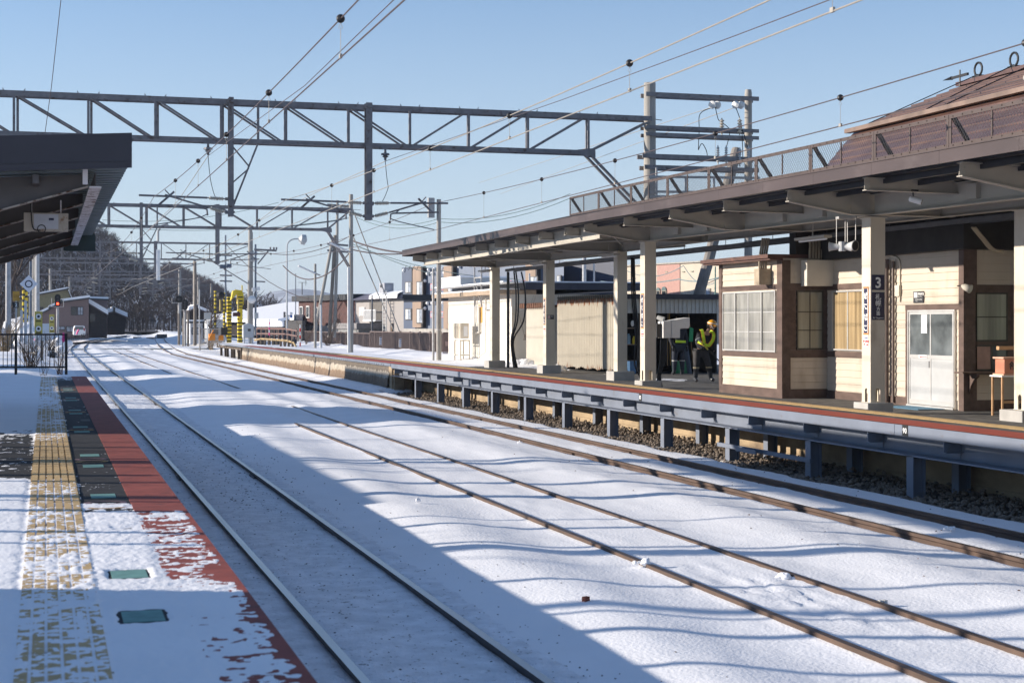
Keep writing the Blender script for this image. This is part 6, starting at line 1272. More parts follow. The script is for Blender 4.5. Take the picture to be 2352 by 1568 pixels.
# diamond sign
ds = thing('diamond_sign', 'white diamond sign with a black ring on a pole at left', 'sign', UP(70, 790, 68)); p = UP(66, 652, 68); k = 68 / F; h = 20 * k
MB().prism([(p.x - h, p.z), (p.x, p.z - h), (p.x + h, p.z), (p.x, p.z + h)], 'y', p.y, p.y + .03).build('panel', M('sign_white', (.72, .74, .8), .5, .03), ds)
m = MB(); n = 28
for i in range(n):
    a0 = 2 * math.pi * i / n; a1 = 2 * math.pi * (i + 1) / n; m.add([(p.x + r_ * math.cos(a), p.y - .004, p.z + r_ * math.sin(a)) for r_, a in ((8.5 * k, a0), (8.5 * k, a1), (6 * k, a1), (6 * k, a0))], [(3, 2, 1, 0)])
m.build('ring', M('ring_dark', (.012, .015, .04)), ds); MB().tube([UP(70, 800, 68.2), UP(70, 600, 68.2)], .055, 8).build('post', M('slate_pole', (.16, .19, .23)), ds)
# poles at left
def XL(v): return v / 1.7415
pole('thick pale concrete pole at the far left edge', 19, 560, 800, 72, .125, M('pale_pole', (.42, .42, .42), .7)); pole('pale grey square post right of the far left concrete pole', 60 / 1.02, 690, 790, 60, .055, M('white_duct', (.55, .56, .56)), 'upright_post', 'post'); 
pole('leaning pale post beside the black railing', 87 * .57, 712, 785, 58, .05, M('white_duct', (.55, .56, .56)), 'leaning_post', 'post')
pole('grey pole carrying the lower left gantry arm behind the diamond sign', 86, 575, 780, 112, .15, M('pale_pole', (.42, .42, .42)))
for i, (vx, y0, lab) in enumerate(((54, 655, 'striped crossing gate raised upright below the diamond sign, left one'), (61, 660, 'striped crossing gate raised upright below the diamond sign, right one'))):
    t = thing('crossing_gate', lab, 'crossing gate', UP(vx, 790, 118)); a = UP(vx, 765, 118); b = UP(vx, y0, 118); MB().tube([a, b], .10, 8).build('boom', yelp, t)
    for j in range(8): MB().tube([a.lerp(b, (j + .2) / 8), a.lerp(b, (j + .6) / 8)], .105, 8).build('black_band', blackp, t)
p = UP(64, 790, 112); tag(MB().box(p.x - .35, p.x + .35, p.y, p.y + .6, p.z, p.z + 1.35).beam(p + Vector((.5, -.1, 0)), p + Vector((1.0, -.1, 1.3)), .3, .1).build('barrier_machine', orgp, bev=.04), 'orange crossing barrier machine behind the black railing', 'barrier machine')
for vx, w, y0, y1, Z, lab in ((88.5, 9, 715, 768, 66, 'tall yellow warning board with two round pictograms beside the diamond sign'), (119, 6, 722, 764, 92, 'smaller yellow warning board further back, left of the lit signal')):
    t = thing('warning_board', lab, 'sign', UP(vx, 790, Z)); a = UP(vx - w, y1, Z); b = UP(vx + w, y0, Z); k = Z / F; MB().box(a.x, b.x, a.y - .03, a.y, a.z, b.z).build('board', M('board_yellow', (.50, .42, .10), .6), t)
    for fy in (.25, .78): q_ = Vector(((a.x + b.x) / 2, a.y - .035, a.z + (b.z - a.z) * fy)); MB().tube([q_, q_ + Vector((0, -.01, 0))], w * k * .7, 14).build('disc', white, t); MB().tube([q_ + Vector((0, -.012, 0)), q_ + Vector((0, -.014, 0))], w * k * .35, 8).build('pictogram', blackp, t)
    for fy in (.05, .55): MB().box(a.x + w * k * .3, b.x - w * k * .3, a.y - .034, a.y - .031, a.z + (b.z - a.z) * fy, a.z + (b.z - a.z) * (fy + .06)).build('text_bar', M('board_ink', (.10, .08, .03)), t)
    MB().tube([Vector((a.x + .04, a.y + .02, a.z - 1.2)), Vector((a.x + .04, a.y + .02, b.z))], .03, 6).build('post', rebar, t)
t = thing('number_sign', 'orange stop-position sign above a black plate numbered 2 at the left edge', 'sign', UP(37, 790, 64)); Z = 64; k = Z / F; p = UP(37, 680, Z)
MB().box(p.x - 7.5 * k, p.x + 7.5 * k, p.y - .02, p.y, p.z - 11 * k, p.z + 11 * k).build('orange_plate', M('sign_amber', (.55, .30, .05), .6), t); txt('SN', .18, (p.x, p.y - .025, p.z - .06), (1, 0, 0), (0, 0, 1), M('amber_ink', (.30, .13, .02)), t, ax='CENTER'); q_ = UP(36, 700, Z); MB().box(q_.x - 7 * k, q_.x + 7 * k, q_.y - .03, q_.y - .005, q_.z - 7 * k, q_.z + 6 * k).build('black_plate', blackp, t); txt('2', .2, (q_.x + .02, q_.y - .035, q_.z - .07), (1, 0, 0), (0, 0, 1), ltxt, t, ax='CENTER', bold=.005); MB().tube([UP(37, 790, Z + .1), UP(37, 670, Z + .1)], .04, 6).build('post', rebar, t)
p = UP(93, 782, 78); t = thing('junction_cabinet', 'small white cabinet on a wooden post behind the black railing', 'cabinet', p); MB().box(p.x - .28, p.x + .42, p.y, p.y + .35, p.z, p.z + .85).build('body', white, t); MB().box(p.x, p.x + .14, p.y + .1, p.y + .22, p.z - 1.0, p.z).build('post', M('pole_brown', (.22, .19, .16)), t)
for i, (vx, vy) in enumerate(((80, 782), (140, 790), (84, 770), (176, 768), (265, 778))):
    if i in (0, 3): tag(MB().tube(spline([UP(vx, vy, 80), UP(vx + 2, vy - 6, 80), UP(vx + 5, vy - 11, 80)], 4), .05, 5).build('pink_ribbon', pink), ('pink ribbon on a stake behind the black railing', 'pink ribbon near the parked white van')[i // 3], 'ribbon')
# wooden stakes fence
t = thing('stake_fence', 'row of dark wooden stakes before the left houses', 'fence', UP(175, 785, 148)); m = MB(); rq = random.Random(2)
for i in range(24): vx = 144 + i * 2.65; h = rq.uniform(11, 16); m.beam(UP(vx, 788 - i * .42, 148), UP(vx + rq.uniform(-.8, .8), 788 - h - i * .42, 148), .055, .05, up=(0, 1, 0))
m.build('stakes', M('stake_dark', (.035, .03, .03), .8), t)
# van
p = UP(182.5, 775, 158); k = 158 / F; van = thing('parked_van', 'small white van parked before the brown house at left, rear window facing', 'van', p); s = 27 * k
m = MB(); x0 = p.x - s / 2; x1_ = p.x + s / 2; z0 = p.z + .25; m.prism([(x0, z0), (x1_, z0), (x1_, z0 + s * .42), (x1_ - s * .08, z0 + s * .78), (x0 + s * .1, z0 + s * .80), (x0 + .01, z0 + s * .45)], 'y', p.y, p.y + 3.6); m.build('body', white, van, bev=.08)
MB().prism([(x0 + s * .12, z0 + s * .46), (x1_ - s * .14, z0 + s * .46), (x1_ - s * .19, z0 + s * .72), (x0 + s * .18, z0 + s * .73)], 'y', p.y - .02, p.y - .003).build('rear_window', glassm, van)
for x in (x0 + .06, x1_ - .18): MB().box(x, x + .12, p.y - .03, p.y - .004, z0 + s * .35, z0 + s * .6).build('tail_light', M('tail_red', (.4, .03, .03)), van)
for x in (x0 + .05, x1_ - .3): MB().tube([(x, p.y + .6, p.z + .3), (x + .25, p.y + .6, p.z + .3)], .32, 12).build('wheel', black, van)
# houses on the left
def house(name, lab, cat, poly, Z, depth, wall, roofm=None, wins=(), extra=None, snowt=.18, yaw=0):
    # poly: front outline in photo measures, at distance Z
    pts = [UP(a, b, Z) for a, b in poly]; y0 = pts[0].y; t = thing(name, lab, cat, Vector((pts[0].x, y0, min(p.z for p in pts))))
    pp_ = [(p.x, p.z) for p in pts]; MB().prism(pp_, 'y', y0, y0 + depth).build('wall', wall, t)
    if roofm is not None:
        top = [p for p in pp_[1:-1]]
        m = MB(); s_ = MB()
        for a, b in zip(pp_[1:-1], pp_[2:-1]) if len(pp_) > 3 else []:
            if abs(a[0] - b[0]) < .2: continue
            m.beam((a[0] - .15, y0 - .3, a[1] + .06), (b[0] + .15, y0 - .3, b[1] + .06), .0001, .0001)
            m.add([(a[0] - .1, y0 - .35, a[1] + .001), (b[0] + .1, y0 - .35, b[1] + .001), (b[0] + .1, y0 - .35, b[1] + .16), (a[0] - .1, y0 - .35, a[1] + .16), (a[0] - .1, y0 + depth + .3, a[1] + .001), (b[0] + .1, y0 + depth + .3, b[1] + .001), (b[0] + .1, y0 + depth + .3, b[1] + .16), (a[0] - .1, y0 + depth + .3, a[1] + .16)], [(0, 1, 2, 3), (7, 6, 5, 4), (0, 4, 5, 1), (1, 5, 6, 2), (2, 6, 7, 3), (3, 7, 4, 0)])
            s_.add([(a[0] - .12, y0 - .3, a[1] + .161), (b[0] + .12, y0 - .3, b[1] + .161), (b[0] + .12, y0 - .3, b[1] + .16 + snowt), (a[0] - .12, y0 - .3, a[1] + .16 + snowt), (a[0] - .12, y0 + depth + .3, a[1] + .161), (b[0] + .12, y0 + depth + .3, b[1] + .161), (b[0] + .12, y0 + depth + .3, b[1] + .16 + snowt), (a[0] - .12, y0 + depth + .3, a[1] + .16 + snowt)], [(0, 1, 2, 3), (7, 6, 5, 4), (0, 4, 5, 1), (1, 5, 6, 2), (2, 6, 7, 3), (3, 7, 4, 0)])
        r_ = m.build('roof', roofm, t)
        if snowt: s_.build('roof_snow', snow, t)
    for (a, b, c0, c1, fm, gm_) in wins:
        p = UP(a, c1, Z); q_ = UP(b, c0, Z); f = .07
        w_ = MB().box(p.x, q_.x, y0 - .05, y0 - .003, p.z, p.z + f).box(p.x, q_.x, y0 - .05, y0 - .003, q_.z - f, q_.z).box(p.x, p.x + f, y0 - .05, y0 - .003, p.z + f, q_.z - f).box(q_.x - f, q_.x, y0 - .05, y0 - .003, p.z + f, q_.z - f).box((p.x + q_.x) / 2 - .03, (p.x + q_.x) / 2 + .03, y0 - .045, y0 - .003, p.z + f, q_.z - f).build('window', fm, t)
        MB().box(p.x + f, q_.x - f, y0 - .02, y0 - .006, p.z + f, q_.z - f).build('pane', gm_, w_)
    if extra: extra(t, y0, Z)
    return t
dkf = M('window_frame_dark', (.05, .045, .045), .5); wg = M('window_sky_glass', (.30, .33, .38), .15, .4, 3, spec=.7); wd_ = M('window_dark_glass', (.04, .045, .05), .1, .3, 2, spec=.7)

house('olive_house', 'olive-yellow house with a sloping roof, partly behind the brown house', 'house', ((40, 775), (40, 688), (157, 664), (164, 690), (164, 775)), 190, 14, M('olive_wall', (.21, .19, .11), .7, .15), dkmet, wins=((74, 83, 705, 719, dkf, wd_), (90, 100, 705, 720, dkf, wd_)))
house('brown_house', 'mauve-brown boarded house with snowy mono-pitch roofs beside the parked van', 'house', ((91.6, 778), (91.6, 724), (114, 711), (141, 695.5), (204.7, 686), (204.8, 778)), 165, 12, M('mauve_boards', (.19, .135, .125), .7, .12, st=(1, 1, 6)), dkmet, wins=((163, 177, 703.6, 724, dkf, wd_), (178, 192, 703.6, 724, dkf, wg), (129.7, 150, 749, 758, dkf, wg), (152, 171, 749, 763, dkf, wg)), snowt=.25)
house('brown_house_wing', 'dark lean-to wing with open snow-covered sloping roof right of the brown house', 'house', ((205.2, 776), (205.2, 699), (246, 726), (246, 776)), 168, 9, M('wing_dark', (.035, .03, .03), .8), M('wing_roof', (.08, .06, .06)), wins=((206, 219, 720, 739, dkf, wd_),), snowt=.5)
house('parapet_house', 'flat-topped mauve house block behind the dark lean-to wing', 'house', ((208, 770), (208, 688), (247, 689.5), (247, 770)), 178, 8, M('mauve_boards', (.19, .135, .125)), dkmet, snowt=.2)
house('storage_barn', 'low dark barn with two snowy roofs at the foot of the hill', 'barn', ((247, 768), (247, 722), (262, 717), (291, 731), (286, 768)), 182, 8, M('barn_dark', (.03, .025, .025), .9), M('wing_roof', (.08, .06, .06)), snowt=.5)
# ================================================================== TOWN BEYOND THE RIGHT PLATFORM
class Face:         # a vertical wall plane running between two ground points given by photo column and distance
    def __init__(s, v0, Z0, v1, Z1):
        s.A = UP(v0, YH, Z0); s.B = UP(v1, YH, Z1); s.A.z = s.B.z = 0; s.d = (s.B - s.A).normalized(); s.n = Vector((s.d.y, -s.d.x, 0))
        if s.n.dot(s.A) > 0: s.n = -s.n
    def pt(s, vx, vy):
        r = UP(vx, YH, 1.0); r.z = 0; t = s.A.dot(s.n) / r.dot(s.n); p = r * t; return Vector((p.x, p.y, HC + (YH - vy) * t / F))
    def rect(s, mb, v0, v1, y0, y1, out=.05, back=-.0):
        vm = (v0 + v1) / 2; a = s.pt(v0, y1); b = s.pt(v1, y1); zt = s.pt(vm, y0).z; zb_ = s.pt(vm, y1).z; vs = []
        for o in (back, out):
            for q in (a, b):
                for z in (zb_, zt): vs.append((q.x + s.n.x * o, q.y + s.n.y * o, z))
        return mb.add(vs, [(0, 1, 3, 2), (4, 6, 7, 5), (0, 4, 5, 1), (2, 3, 7, 6), (1, 5, 7, 3), (0, 2, 6, 4)])
def bld(name, lab, cat, f, v0, v1, ytop, zbot, depth, wall):
    a = f.pt(v0, ytop); b = f.pt(v1, ytop); zt = f.pt((v0 + v1) / 2, ytop).z; t = thing(name, lab, cat, ((a.x + b.x) / 2, (a.y + b.y) / 2, zbot)); k = ((f.pt((v0 + v1) / 2, YH) - Vector((0, 0, HC))).normalized() * depth)
    vs = [(p.x, p.y, z) for z in (zbot, zt) for p in (a, b, b + k, a + k)]
    MB().add(vs, [(3, 2, 1, 0), (4, 5, 6, 7), (0, 1, 5, 4), (1, 2, 6, 5), (2, 3, 7, 6), (3, 0, 4, 7)]).build('wall', wall, t); return t
def fwin(t, f, v0, v1, y0, y1, fm, gl, mull=True, curt_=None):
    m = MB(); f.rect(m, v0, v1, y0, y1, .08); w_ = m.build('window', fm, t); dv = (v1 - v0) * .12; dy = (y1 - y0) * .07; vm = (v0 + v1) / 2
    for a, b in (((v0 + dv, vm - dv * .2), (vm + dv * .2, v1 - dv)) if mull else ((v0 + dv, v1 - dv),)):
        m = MB(); f.rect(m, a, b, y0 + dy, y1 - dy, .1, .081); m.build('pane', gl if (mull and a > vm - 1) or not curt_ else curt_, w_)
crt = M('net_curtain', (.55, .56, .55), .8, .15, 3)
fB = Face(925, 147, 1300, 127.5)
nav = M('navy_siding', (.035, .06, .115), .5, .12, 1, st=(1, 1, .4)); lbl = M('light_blue_siding', (.11, .14, .20), .5, .1, .6); tim = M('timber_cladding', (.27, .185, .13), .6, .12, 2, st=(1, 1, .3))
ap = bld('apartment_block', 'blue three-storey apartment block with brown vertical panels and pink-framed small windows', 'apartment building', fB, 925.7, 1295, 608, 0.2, 12, lbl)
m = MB(); fB.rect(m, 925.7, 956, 614, 755, .12); m.build('navy_bay', nav, ap)
for a, b, y0, y1 in ((956, 975.5, 612, 752), (1027.4, 1046, 611, 755), (1216, 1239, 603, 700)):
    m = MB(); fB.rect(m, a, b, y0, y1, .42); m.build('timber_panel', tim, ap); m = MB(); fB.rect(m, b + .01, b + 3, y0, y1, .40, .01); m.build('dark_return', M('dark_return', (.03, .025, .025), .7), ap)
m = MB(); fB.rect(m, 925, 1300, 755.3, 768, .16); m.build('foundation', conc, ap)
for a, b, y0, y1 in ((931.7, 946.8, 647, 673.4), (931.7, 946.8, 708.6, 734.8), (1067.7, 1086, 641, 653), (1104, 1118, 640, 653), (1281, 1290, 632, 660)):
    m = MB(); f_ = Face(925, 147, 1300, 127.5); f_.A = f_.A + f_.n * .13; fwin(ap, f_, a, b, y0, y1, dkf, wg, True, crt)
for a, b, y0, y1 in ((958, 973, 646, 679.4), (958, 973, 708.6, 742.9), (1030, 1044, 643, 671), (1030, 1044, 708, 743), (1219, 1237, 634.6, 661)):
    f_ = Face(925, 147, 1300, 127.5); f_.A = f_.A + f_.n * .43; fwin(ap, f_, a, b, y0, y1, dkf, wg, True, crt)
pk = M('pink_frame', (.75, .16, .14), .5)
for a, b, y0, y1 in ((990, 996.6, 652, 666), (1015, 1020.4, 652, 666), (990, 996.6, 715.3, 729), (1015, 1020.4, 715.3, 729), (1169.7, 1177, 644.7, 659), (1197.7, 1206, 644, 658)): fwin(ap, fB, a, b, y0, y1, pk, wg, False)
m = MB()
for a, b in ((931, 621), (953, 620), (988, 619), (1001, 618.5), (1019, 618), (985, 628.5), (996, 628), (1024, 626), (985, 696), (996, 696), (1001, 696), (1021, 695), (979, 645), (979, 708), (1120, 609.5), (1058, 612)):
    p = fB.pt(a, b); MB().ball(p + fB.n * .15, .17, 8).build('vent_hood', white, ap)
nb = bld('navy_building', 'dark navy block behind the canopy columns, right of the apartment block', 'building', Face(1292, 133, 1412, 128), 1292.5, 1412, 597.4, .2, 9, M('deep_navy', (.02, .03, .06), .5, .1))
fC = Face(1384, 150, 1700, 132)
cb2 = bld('cream_building', 'long cream building with a pink tiled section and arched windows, behind the tool shed', 'building', fC, 1384.6, 1690, 606, .2, 10, M('cream_panels', (.50, .43, .34), .7, .05, 1))
m = MB(); fC.rect(m, 1510, 1562.5, 605.5, 740, .06); m.build('pink_section', M('pink_tiles', (.42, .24, .20), .7, .1, 6), cb2)
m = MB(); fC.rect(m, 1384, 1691, 603.5, 606.5, .2, -9.8); m.build('parapet', M('parapet_grey', (.33, .30, .25), .6), cb2)
for a, b in ((1509, 1517), (1521, 1531.6)):
    f_ = Face(1384, 150, 1700, 132); f_.A = f_.A + f_.n * .07; fwin(cb2, f_, a, b, 667, 690, M('frame_tan', (.3, .26, .2)), wd_); m = MB(); c0 = f_.pt((a + b) / 2, 667.2); rr_ = (f_.pt(b, 667) - f_.pt(a, 667)).length / 2
    vs = [c0 + f_.d * (rr_ * math.cos(math.pi * i / 10)) + Vector((0, 0, rr_ * math.sin(math.pi * i / 10))) + f_.n * o for o in (0, .1) for i in range(11)]; m.add(vs, [tuple(range(11)), tuple(range(11, 22))[::-1]] + [(i, i + 1, i + 12, i + 11) for i in range(10)]); m.build('arched_window', M('arch_glass', (.15, .2, .2), .1, spec=.7), cb2)
for a, b in ((1612, 1617), (1623, 1633)): fwin(cb2, fC, a, b, 662, 678, M('frame_tan', (.3, .26, .2)), wg, False)
m = MB()
for a, b in ((1450, 630), (1497, 630), (1530, 623.5), (1568, 623), (1588, 622), (1409, 630)): fC.rect(m, a, a + 5, b, b + 2, .1)
m.build('wall_vents', M('vent_green', (.25, .27, .2)), cb2)
# other houses
fR = Face(680, 128, 818, 118); br = M('brick_red', (.085, .036, .032), .8, .25, 2.5, .003, 20, col2=(.05, .025, .025), ms=5, thr=.5); bh = bld('brick_house', 'dark red brick house with black flat roof edge, centre left', 'house', fR, 686, 817, 690, .2, 9, br)
m = MB(); fR.rect(m, 679, 818, 677.5, 690.5, .35, -9.3); m.build('roof_edge', M('roof_edge_dark', (.018, .018, .022), .5), bh)
for a, b, y0, y1 in ((690, 697, 703.6, 727), (705, 712, 702.6, 730), (727, 731, 705, 730)): fwin(bh, fR, a, b, y0, y1, white, wd_, False)
m = MB(); fR.rect(m, 689, 698.5, 722.5, 735, .9, .12); m.build('air_conditioner', white, bh); m = MB(); fR.rect(m, 686, 817, 748, 762, .1); m.build('foundation', conc, bh)
m = MB(); p = fR.pt(694, 677); m.tube([p, p + Vector((0, 0, 1.0))], .04, 5).beam(p + Vector((-.3, 0, 1.0)), p + Vector((.4, 0, 1.0)), .03, .03).beam(p + Vector((.3, 0, .75)), p + Vector((.3, 0, 1.2)), .03, .03); m.build('antenna', dkmet, bh)
t = bld('dark_annex', 'low black shed left of the brick house', 'shed', Face(650, 124, 702, 121), 653, 702, 736, .2, 5, M('annex_dark', (.02, .02, .025), .6))
fG = Face(812, 118, 930, 108); gh = bld('grey_house', 'grey boarded two-storey house with snowy roof and small balcony, beside the blue block', 'house', fG, 816, 927, 688, .2, 9, M('grey_boards', (.30, .28, .27), .7, .06, 2, st=(1, 1, 5)))
a, b = fG.pt(814, 690), fG.pt(928, 690); k = -fG.n; zt = a.z; rr2 = MB()
vd_ = fG.pt(870, YH); vd_.z = 0; vd_.normalize()
def gp(p, o, z): return (p.x + fG.n.x * o, p.y + fG.n.y * o, z) if o > 0 else (p.x - vd_.x * o, p.y - vd_.y * o, z)
z1_ = fG.pt(870, 688).z
rr2.add([gp(a, .5, z1_), gp(b, .5, z1_), gp(b, -2.8, z1_ + .5), gp(a, -2.8, z1_ + .5), gp(b, -9, z1_ + .1), gp(a, -9, z1_ + .1)], [(0, 1, 2, 3), (3, 2, 4, 5), (0, 3, 5), (1, 4, 2)]); rr2.build('roof', M('roof_slate', (.14, .13, .16), .6), gh)
sm = MB(); c0 = a.lerp(b, .45); sm.add([gp(c0, .52, z1_ + .05), gp(b, .52, z1_ + .05), gp(b, -2.8, z1_ + .62), gp(c0, -2.8, z1_ + .62), gp(c0, .5, z1_ + .3), gp(b, .5, z1_ + .3)], [(0, 1, 5, 4), (4, 5, 2, 3)]); sm.build('roof_snow', snow, gh)
fwin(gh, fG, 827, 839, 705.6, 725, white, crt); m = MB(); fG.rect(m, 849, 877, 693.5, 741, .02); m.build('balcony_recess', M('recess_dark', (.13, .12, .11), .8), gh)
m = MB()
for v in [849 + 2.3 * i for i in range(13)]: fG.rect(m, v, v + .7, 712.5, 736, .5, .45)
fG.rect(m, 848.5, 877.5, 711, 713, .52, .44); fG.rect(m, 848.5, 877.5, 735, 738, .52, .03); m.build('balcony_rail', white, gh)
m = MB(); fG.rect(m, 862, 874, 650, 690, -.3, -1.0); m.build('chimney', M('chimney_grey', (.30, .31, .34)), gh); m = MB(); fG.rect(m, 865, 870, 654, 660, -.27, -.299); m.build('flue', blackp, gh)
m = MB(); fG.rect(m, 812, 880, 742, 755, 2.0, .0); m.build('porch_roof', M('porch_grey', (.20, .19, .19), .6), gh); m = MB(); fG.rect(m, 816, 878, 753, 768, 1.8, .03); m.build('porch', M('porch_wall', (.22, .22, .22)), gh)
m = MB()
for v in (893.5, 901.5): fG.rect(m, v, v + 1, 668, 766, .5, .45)
for y in range(676, 764, 8): fG.rect(m, 894, 902, y, y + 1, .5, .45)
m.build('wall_ladder', rebar, gh)
p = fG.pt(858, 650); m = MB(); m.tube([p - fG.n * 3 - Vector((0, 0, .8)), p - fG.n * 3 + Vector((0, 0, 1.2))], .04, 5).beam(p - fG.n * 3 + Vector((-.6, 0, 1.1)), p - fG.n * 3 + Vector((.7, 0, 1.15)), .03, .03)
for i in range(4): q_ = p - fG.n * 3 + Vector((-.5 + .3 * i, 0, 1.1)); m.beam(q_ + Vector((0, -.3, .2)), q_ + Vector((0, .3, -.1)), .03, .03)
m.build('antenna', dkmet, gh)
pole('dark pole in front of the balcony of the grey house', 854.5, 678, 766, 104, .06, M('dark_pole', (.12, .12, .13)))
pole('short wooden stub post at the foot of the guy wires', 901, 742, 768, 96, .09, M('stub_wood', (.24, .15, .09)), 'stub_post', 'post')
pole('pale concrete pole before the navy block', 1342, 585, 672, 118, .16, M('pale_pole', (.42, .42, .42))); pole('thin pale steel pole before the navy block', 1364.5, 600, 672, 118, .07, M('pale_pole', (.42, .42, .42))); pole('green steel pole beside the kiosk roof', 1643, 612, 745, 90, .045, M('green_pole', (.10, .19, .15))); pole('small pale pole before the timber panel of the apartment block', 1216, 628, 680, 112, .07, M('pale_pole', (.42, .42, .42)))
line('dark service cable crossing before the cream building', [UP(1380, 646, 100), UP(1560, 641, 92), UP(1660, 634, 84)], .035, M('cable_teal', (.16, .22, .22)), sag=.2); line('thin cable sloping up to the kiosk roof', [UP(1555, 684, 90), UP(1660, 635, 70)], .02, black); line('upper sagging cable in front of the cream building', [UP(1440, 622, 100), UP(1570, 610, 95), UP(1640, 650, 88)], .025, M('cable_teal', (.16, .22, .22)), sag=.5)
# long snowy roofs and the grey cabin
fL = Face(440, 190, 655, 175); wd2 = thing('snowy_warehouse', 'long low warehouse under a wide snow-covered roof behind the yellow portal', 'warehouse', fL.pt(545, 760)); m = MB(); fL.rect(m, 446, 648, 732, 770, .0, -20); m.build('wall', M('barn_dark', (.03, .025, .025)), wd2)
a, b, c_, d = fL.pt(441, 735), fL.pt(652, 735), fL.pt(620, 700) - fL.n * 12, fL.pt(450, 700) - fL.n * 12
def hz(p, o, vy0): q_ = Vector(p); return q_
za_ = fL.pt(545, 733).z; zc2 = za_ + 2.2; A_ = fL.pt(441, 733) + fL.n * .8; B_ = fL.pt(652, 733) + fL.n * .8; C_ = fL.pt(622, 733) - fL.n * 13; D_ = fL.pt(452, 733) - fL.n * 13
MB().add([(A_.x, A_.y, za_), (B_.x, B_.y, za_), (C_.x, C_.y, zc2), (D_.x, D_.y, zc2), (A_.x, A_.y, za_ - .35), (B_.x, B_.y, za_ - .35)], [(0, 1, 2, 3), (4, 5, 1, 0), (1, 5, 2), (0, 3, 4)]).build('roof_snow', snow, wd2)
fL2 = Face(455, 160, 655, 150); w3 = thing('snowy_shed_row', 'lower snow-roofed shed row in front of the long warehouse', 'shed', fL2.pt(600, 765)); m = MB(); fL2.rect(m, 575, 652, 750, 768, 0, -4); m.build('wall', M('barn_dark', (.03, .025, .025)), w3); m = MB(); fL2.rect(m, 572, 656, 737, 750, .4, -4.2); m.build('roof_snow', snow, w3)
h_ = house('dark_gabled_hut', 'dark hut with a snowy gable roof left of the yellow portal', 'hut', ((435, 778), (435, 716), (452, 709), (478, 722), (487, 732), (487, 778)), 158, 6, M('barn_dark', (.03, .025, .025)), M('wing_roof', (.08, .06, .06)), snowt=.3)
t = house('grey_cabin', 'grey metal cabin with arched top behind the grey mesh fence', 'cabin', ((480, 786), (480, 737), (486, 733.5), (512, 733.5), (519, 737), (519, 786)), 135, 4, rebar); t = house('white_hut', 'small white hut with windows behind the mesh fence', 'hut', ((437, 790), (437, 742), (466, 742), (466, 790)), 140, 4, M('hut_white', (.5, .52, .55)), dkmet, wins=((440, 462, 752, 768, dkf, wg),), snowt=.15)
p = UP(669, 728, 118); t = thing('blue_road_sign', 'small blue road sign with white plate beside the street lamp', 'sign', p); k = 118 / F; MB().box(p.x - 2.8 * k, p.x + 2.8 * k, p.y - .05, p.y, p.z - 2 * k, p.z + 5.5 * k).build('blue_plate', M('sign_blue', (.06, .16, .45)), t); MB().box(p.x - 2.8 * k, p.x + 2.8 * k, p.y - .05, p.y, p.z + 6 * k, p.z + 11 * k).build('white_plate', white, t); MB().box(p.x - 18 * k, p.x - 13.5 * k, p.y - .1, p.y, p.z - 1 * k, p.z + 12 * k).build('grey_plate', M('plate_grey', (.2, .18, .16)), t); MB().beam(p + Vector((-13 * k, .05, 3 * k)), p + Vector((3 * k, .05, 3 * k)), .1, .1).build('bracket', rebar, t)
# ================================================================== HILLS AND WOODS
SIL1 = [(-900, 430), (-300, 440), (0, 470), (120, 500), (190, 512), (225, 520), (240, 532), (262, 545), (285, 580), (305, 596), (330, 606), (360, 640), (400, 668), (440, 690), (500, 712), (600, 735), (700, 742)]
SIL2 = [(200, 640), (300, 640), (360, 618), (385, 607), (410, 612), (440, 630), (470, 640), (500, 655), (520, 668), (545, 690), (575, 714), (600, 725), (640, 738)]
def sil(S, v): return np.interp(v, [a for a, b in S], [b for a, b in S])
def hillmesh(name, S, Zr, Z0, Z1, v0, v1, zb0, mat, nv=90, nz=26, drop=6):
    vs_ = np.linspace(v0, v1, nv); zs_ = np.linspace(Z0, Z1, nz); V_, Z_ = np.meshgrid(vs_, zs_)
    top = HC + (YH - (sil(S, V_) + drop)) * Zr / F
    sh_ = sst(Z0, Zr, Z_) ** .8 * (1 - .5 * sst(Zr, Z1, Z_)); H_ = zb0 + (top - zb0) * sh_
    X_ = (V_ - CX) / F * Z_; x = X_ * cT + Z_ * sT; y = -X_ * sT + Z_ * cT; H_ = H_ + 1.5 * fbm(x * .04, y * .04, 3) * sst(Z0, Z0 + 40, Z_)
    v = np.stack([x, y, H_], -1).reshape(-1, 3); f = [(j * nv + i, j * nv + i + 1, (j + 1) * nv + i + 1, (j + 1) * nv + i) for j in range(nz - 1) for i in range(nv - 1)]
    me = bpy.data.meshes.new(name); me.from_pydata(v.tolist(), [], f); me.materials.append(mat); me.polygons.foreach_set('use_smooth', [True] * len(f)); o = bpy.data.objects.new(name, me); C.objects.link(o); struct(o); return v.reshape(nz, nv, 3)
hm = M('hill_ground', (.22, .23, .27), .9, .3, .12, col2=(.05, .042, .04), ms=.25, thr=.36, sharp=.2)
H1 = hillmesh('hill', SIL1, 430, 235, 620, -500, 640, 1.0, hm, drop=40)
H2 = hillmesh('far_hill', SIL2, 640, 470, 800, 230, 640, 2.5, hm, drop=24)
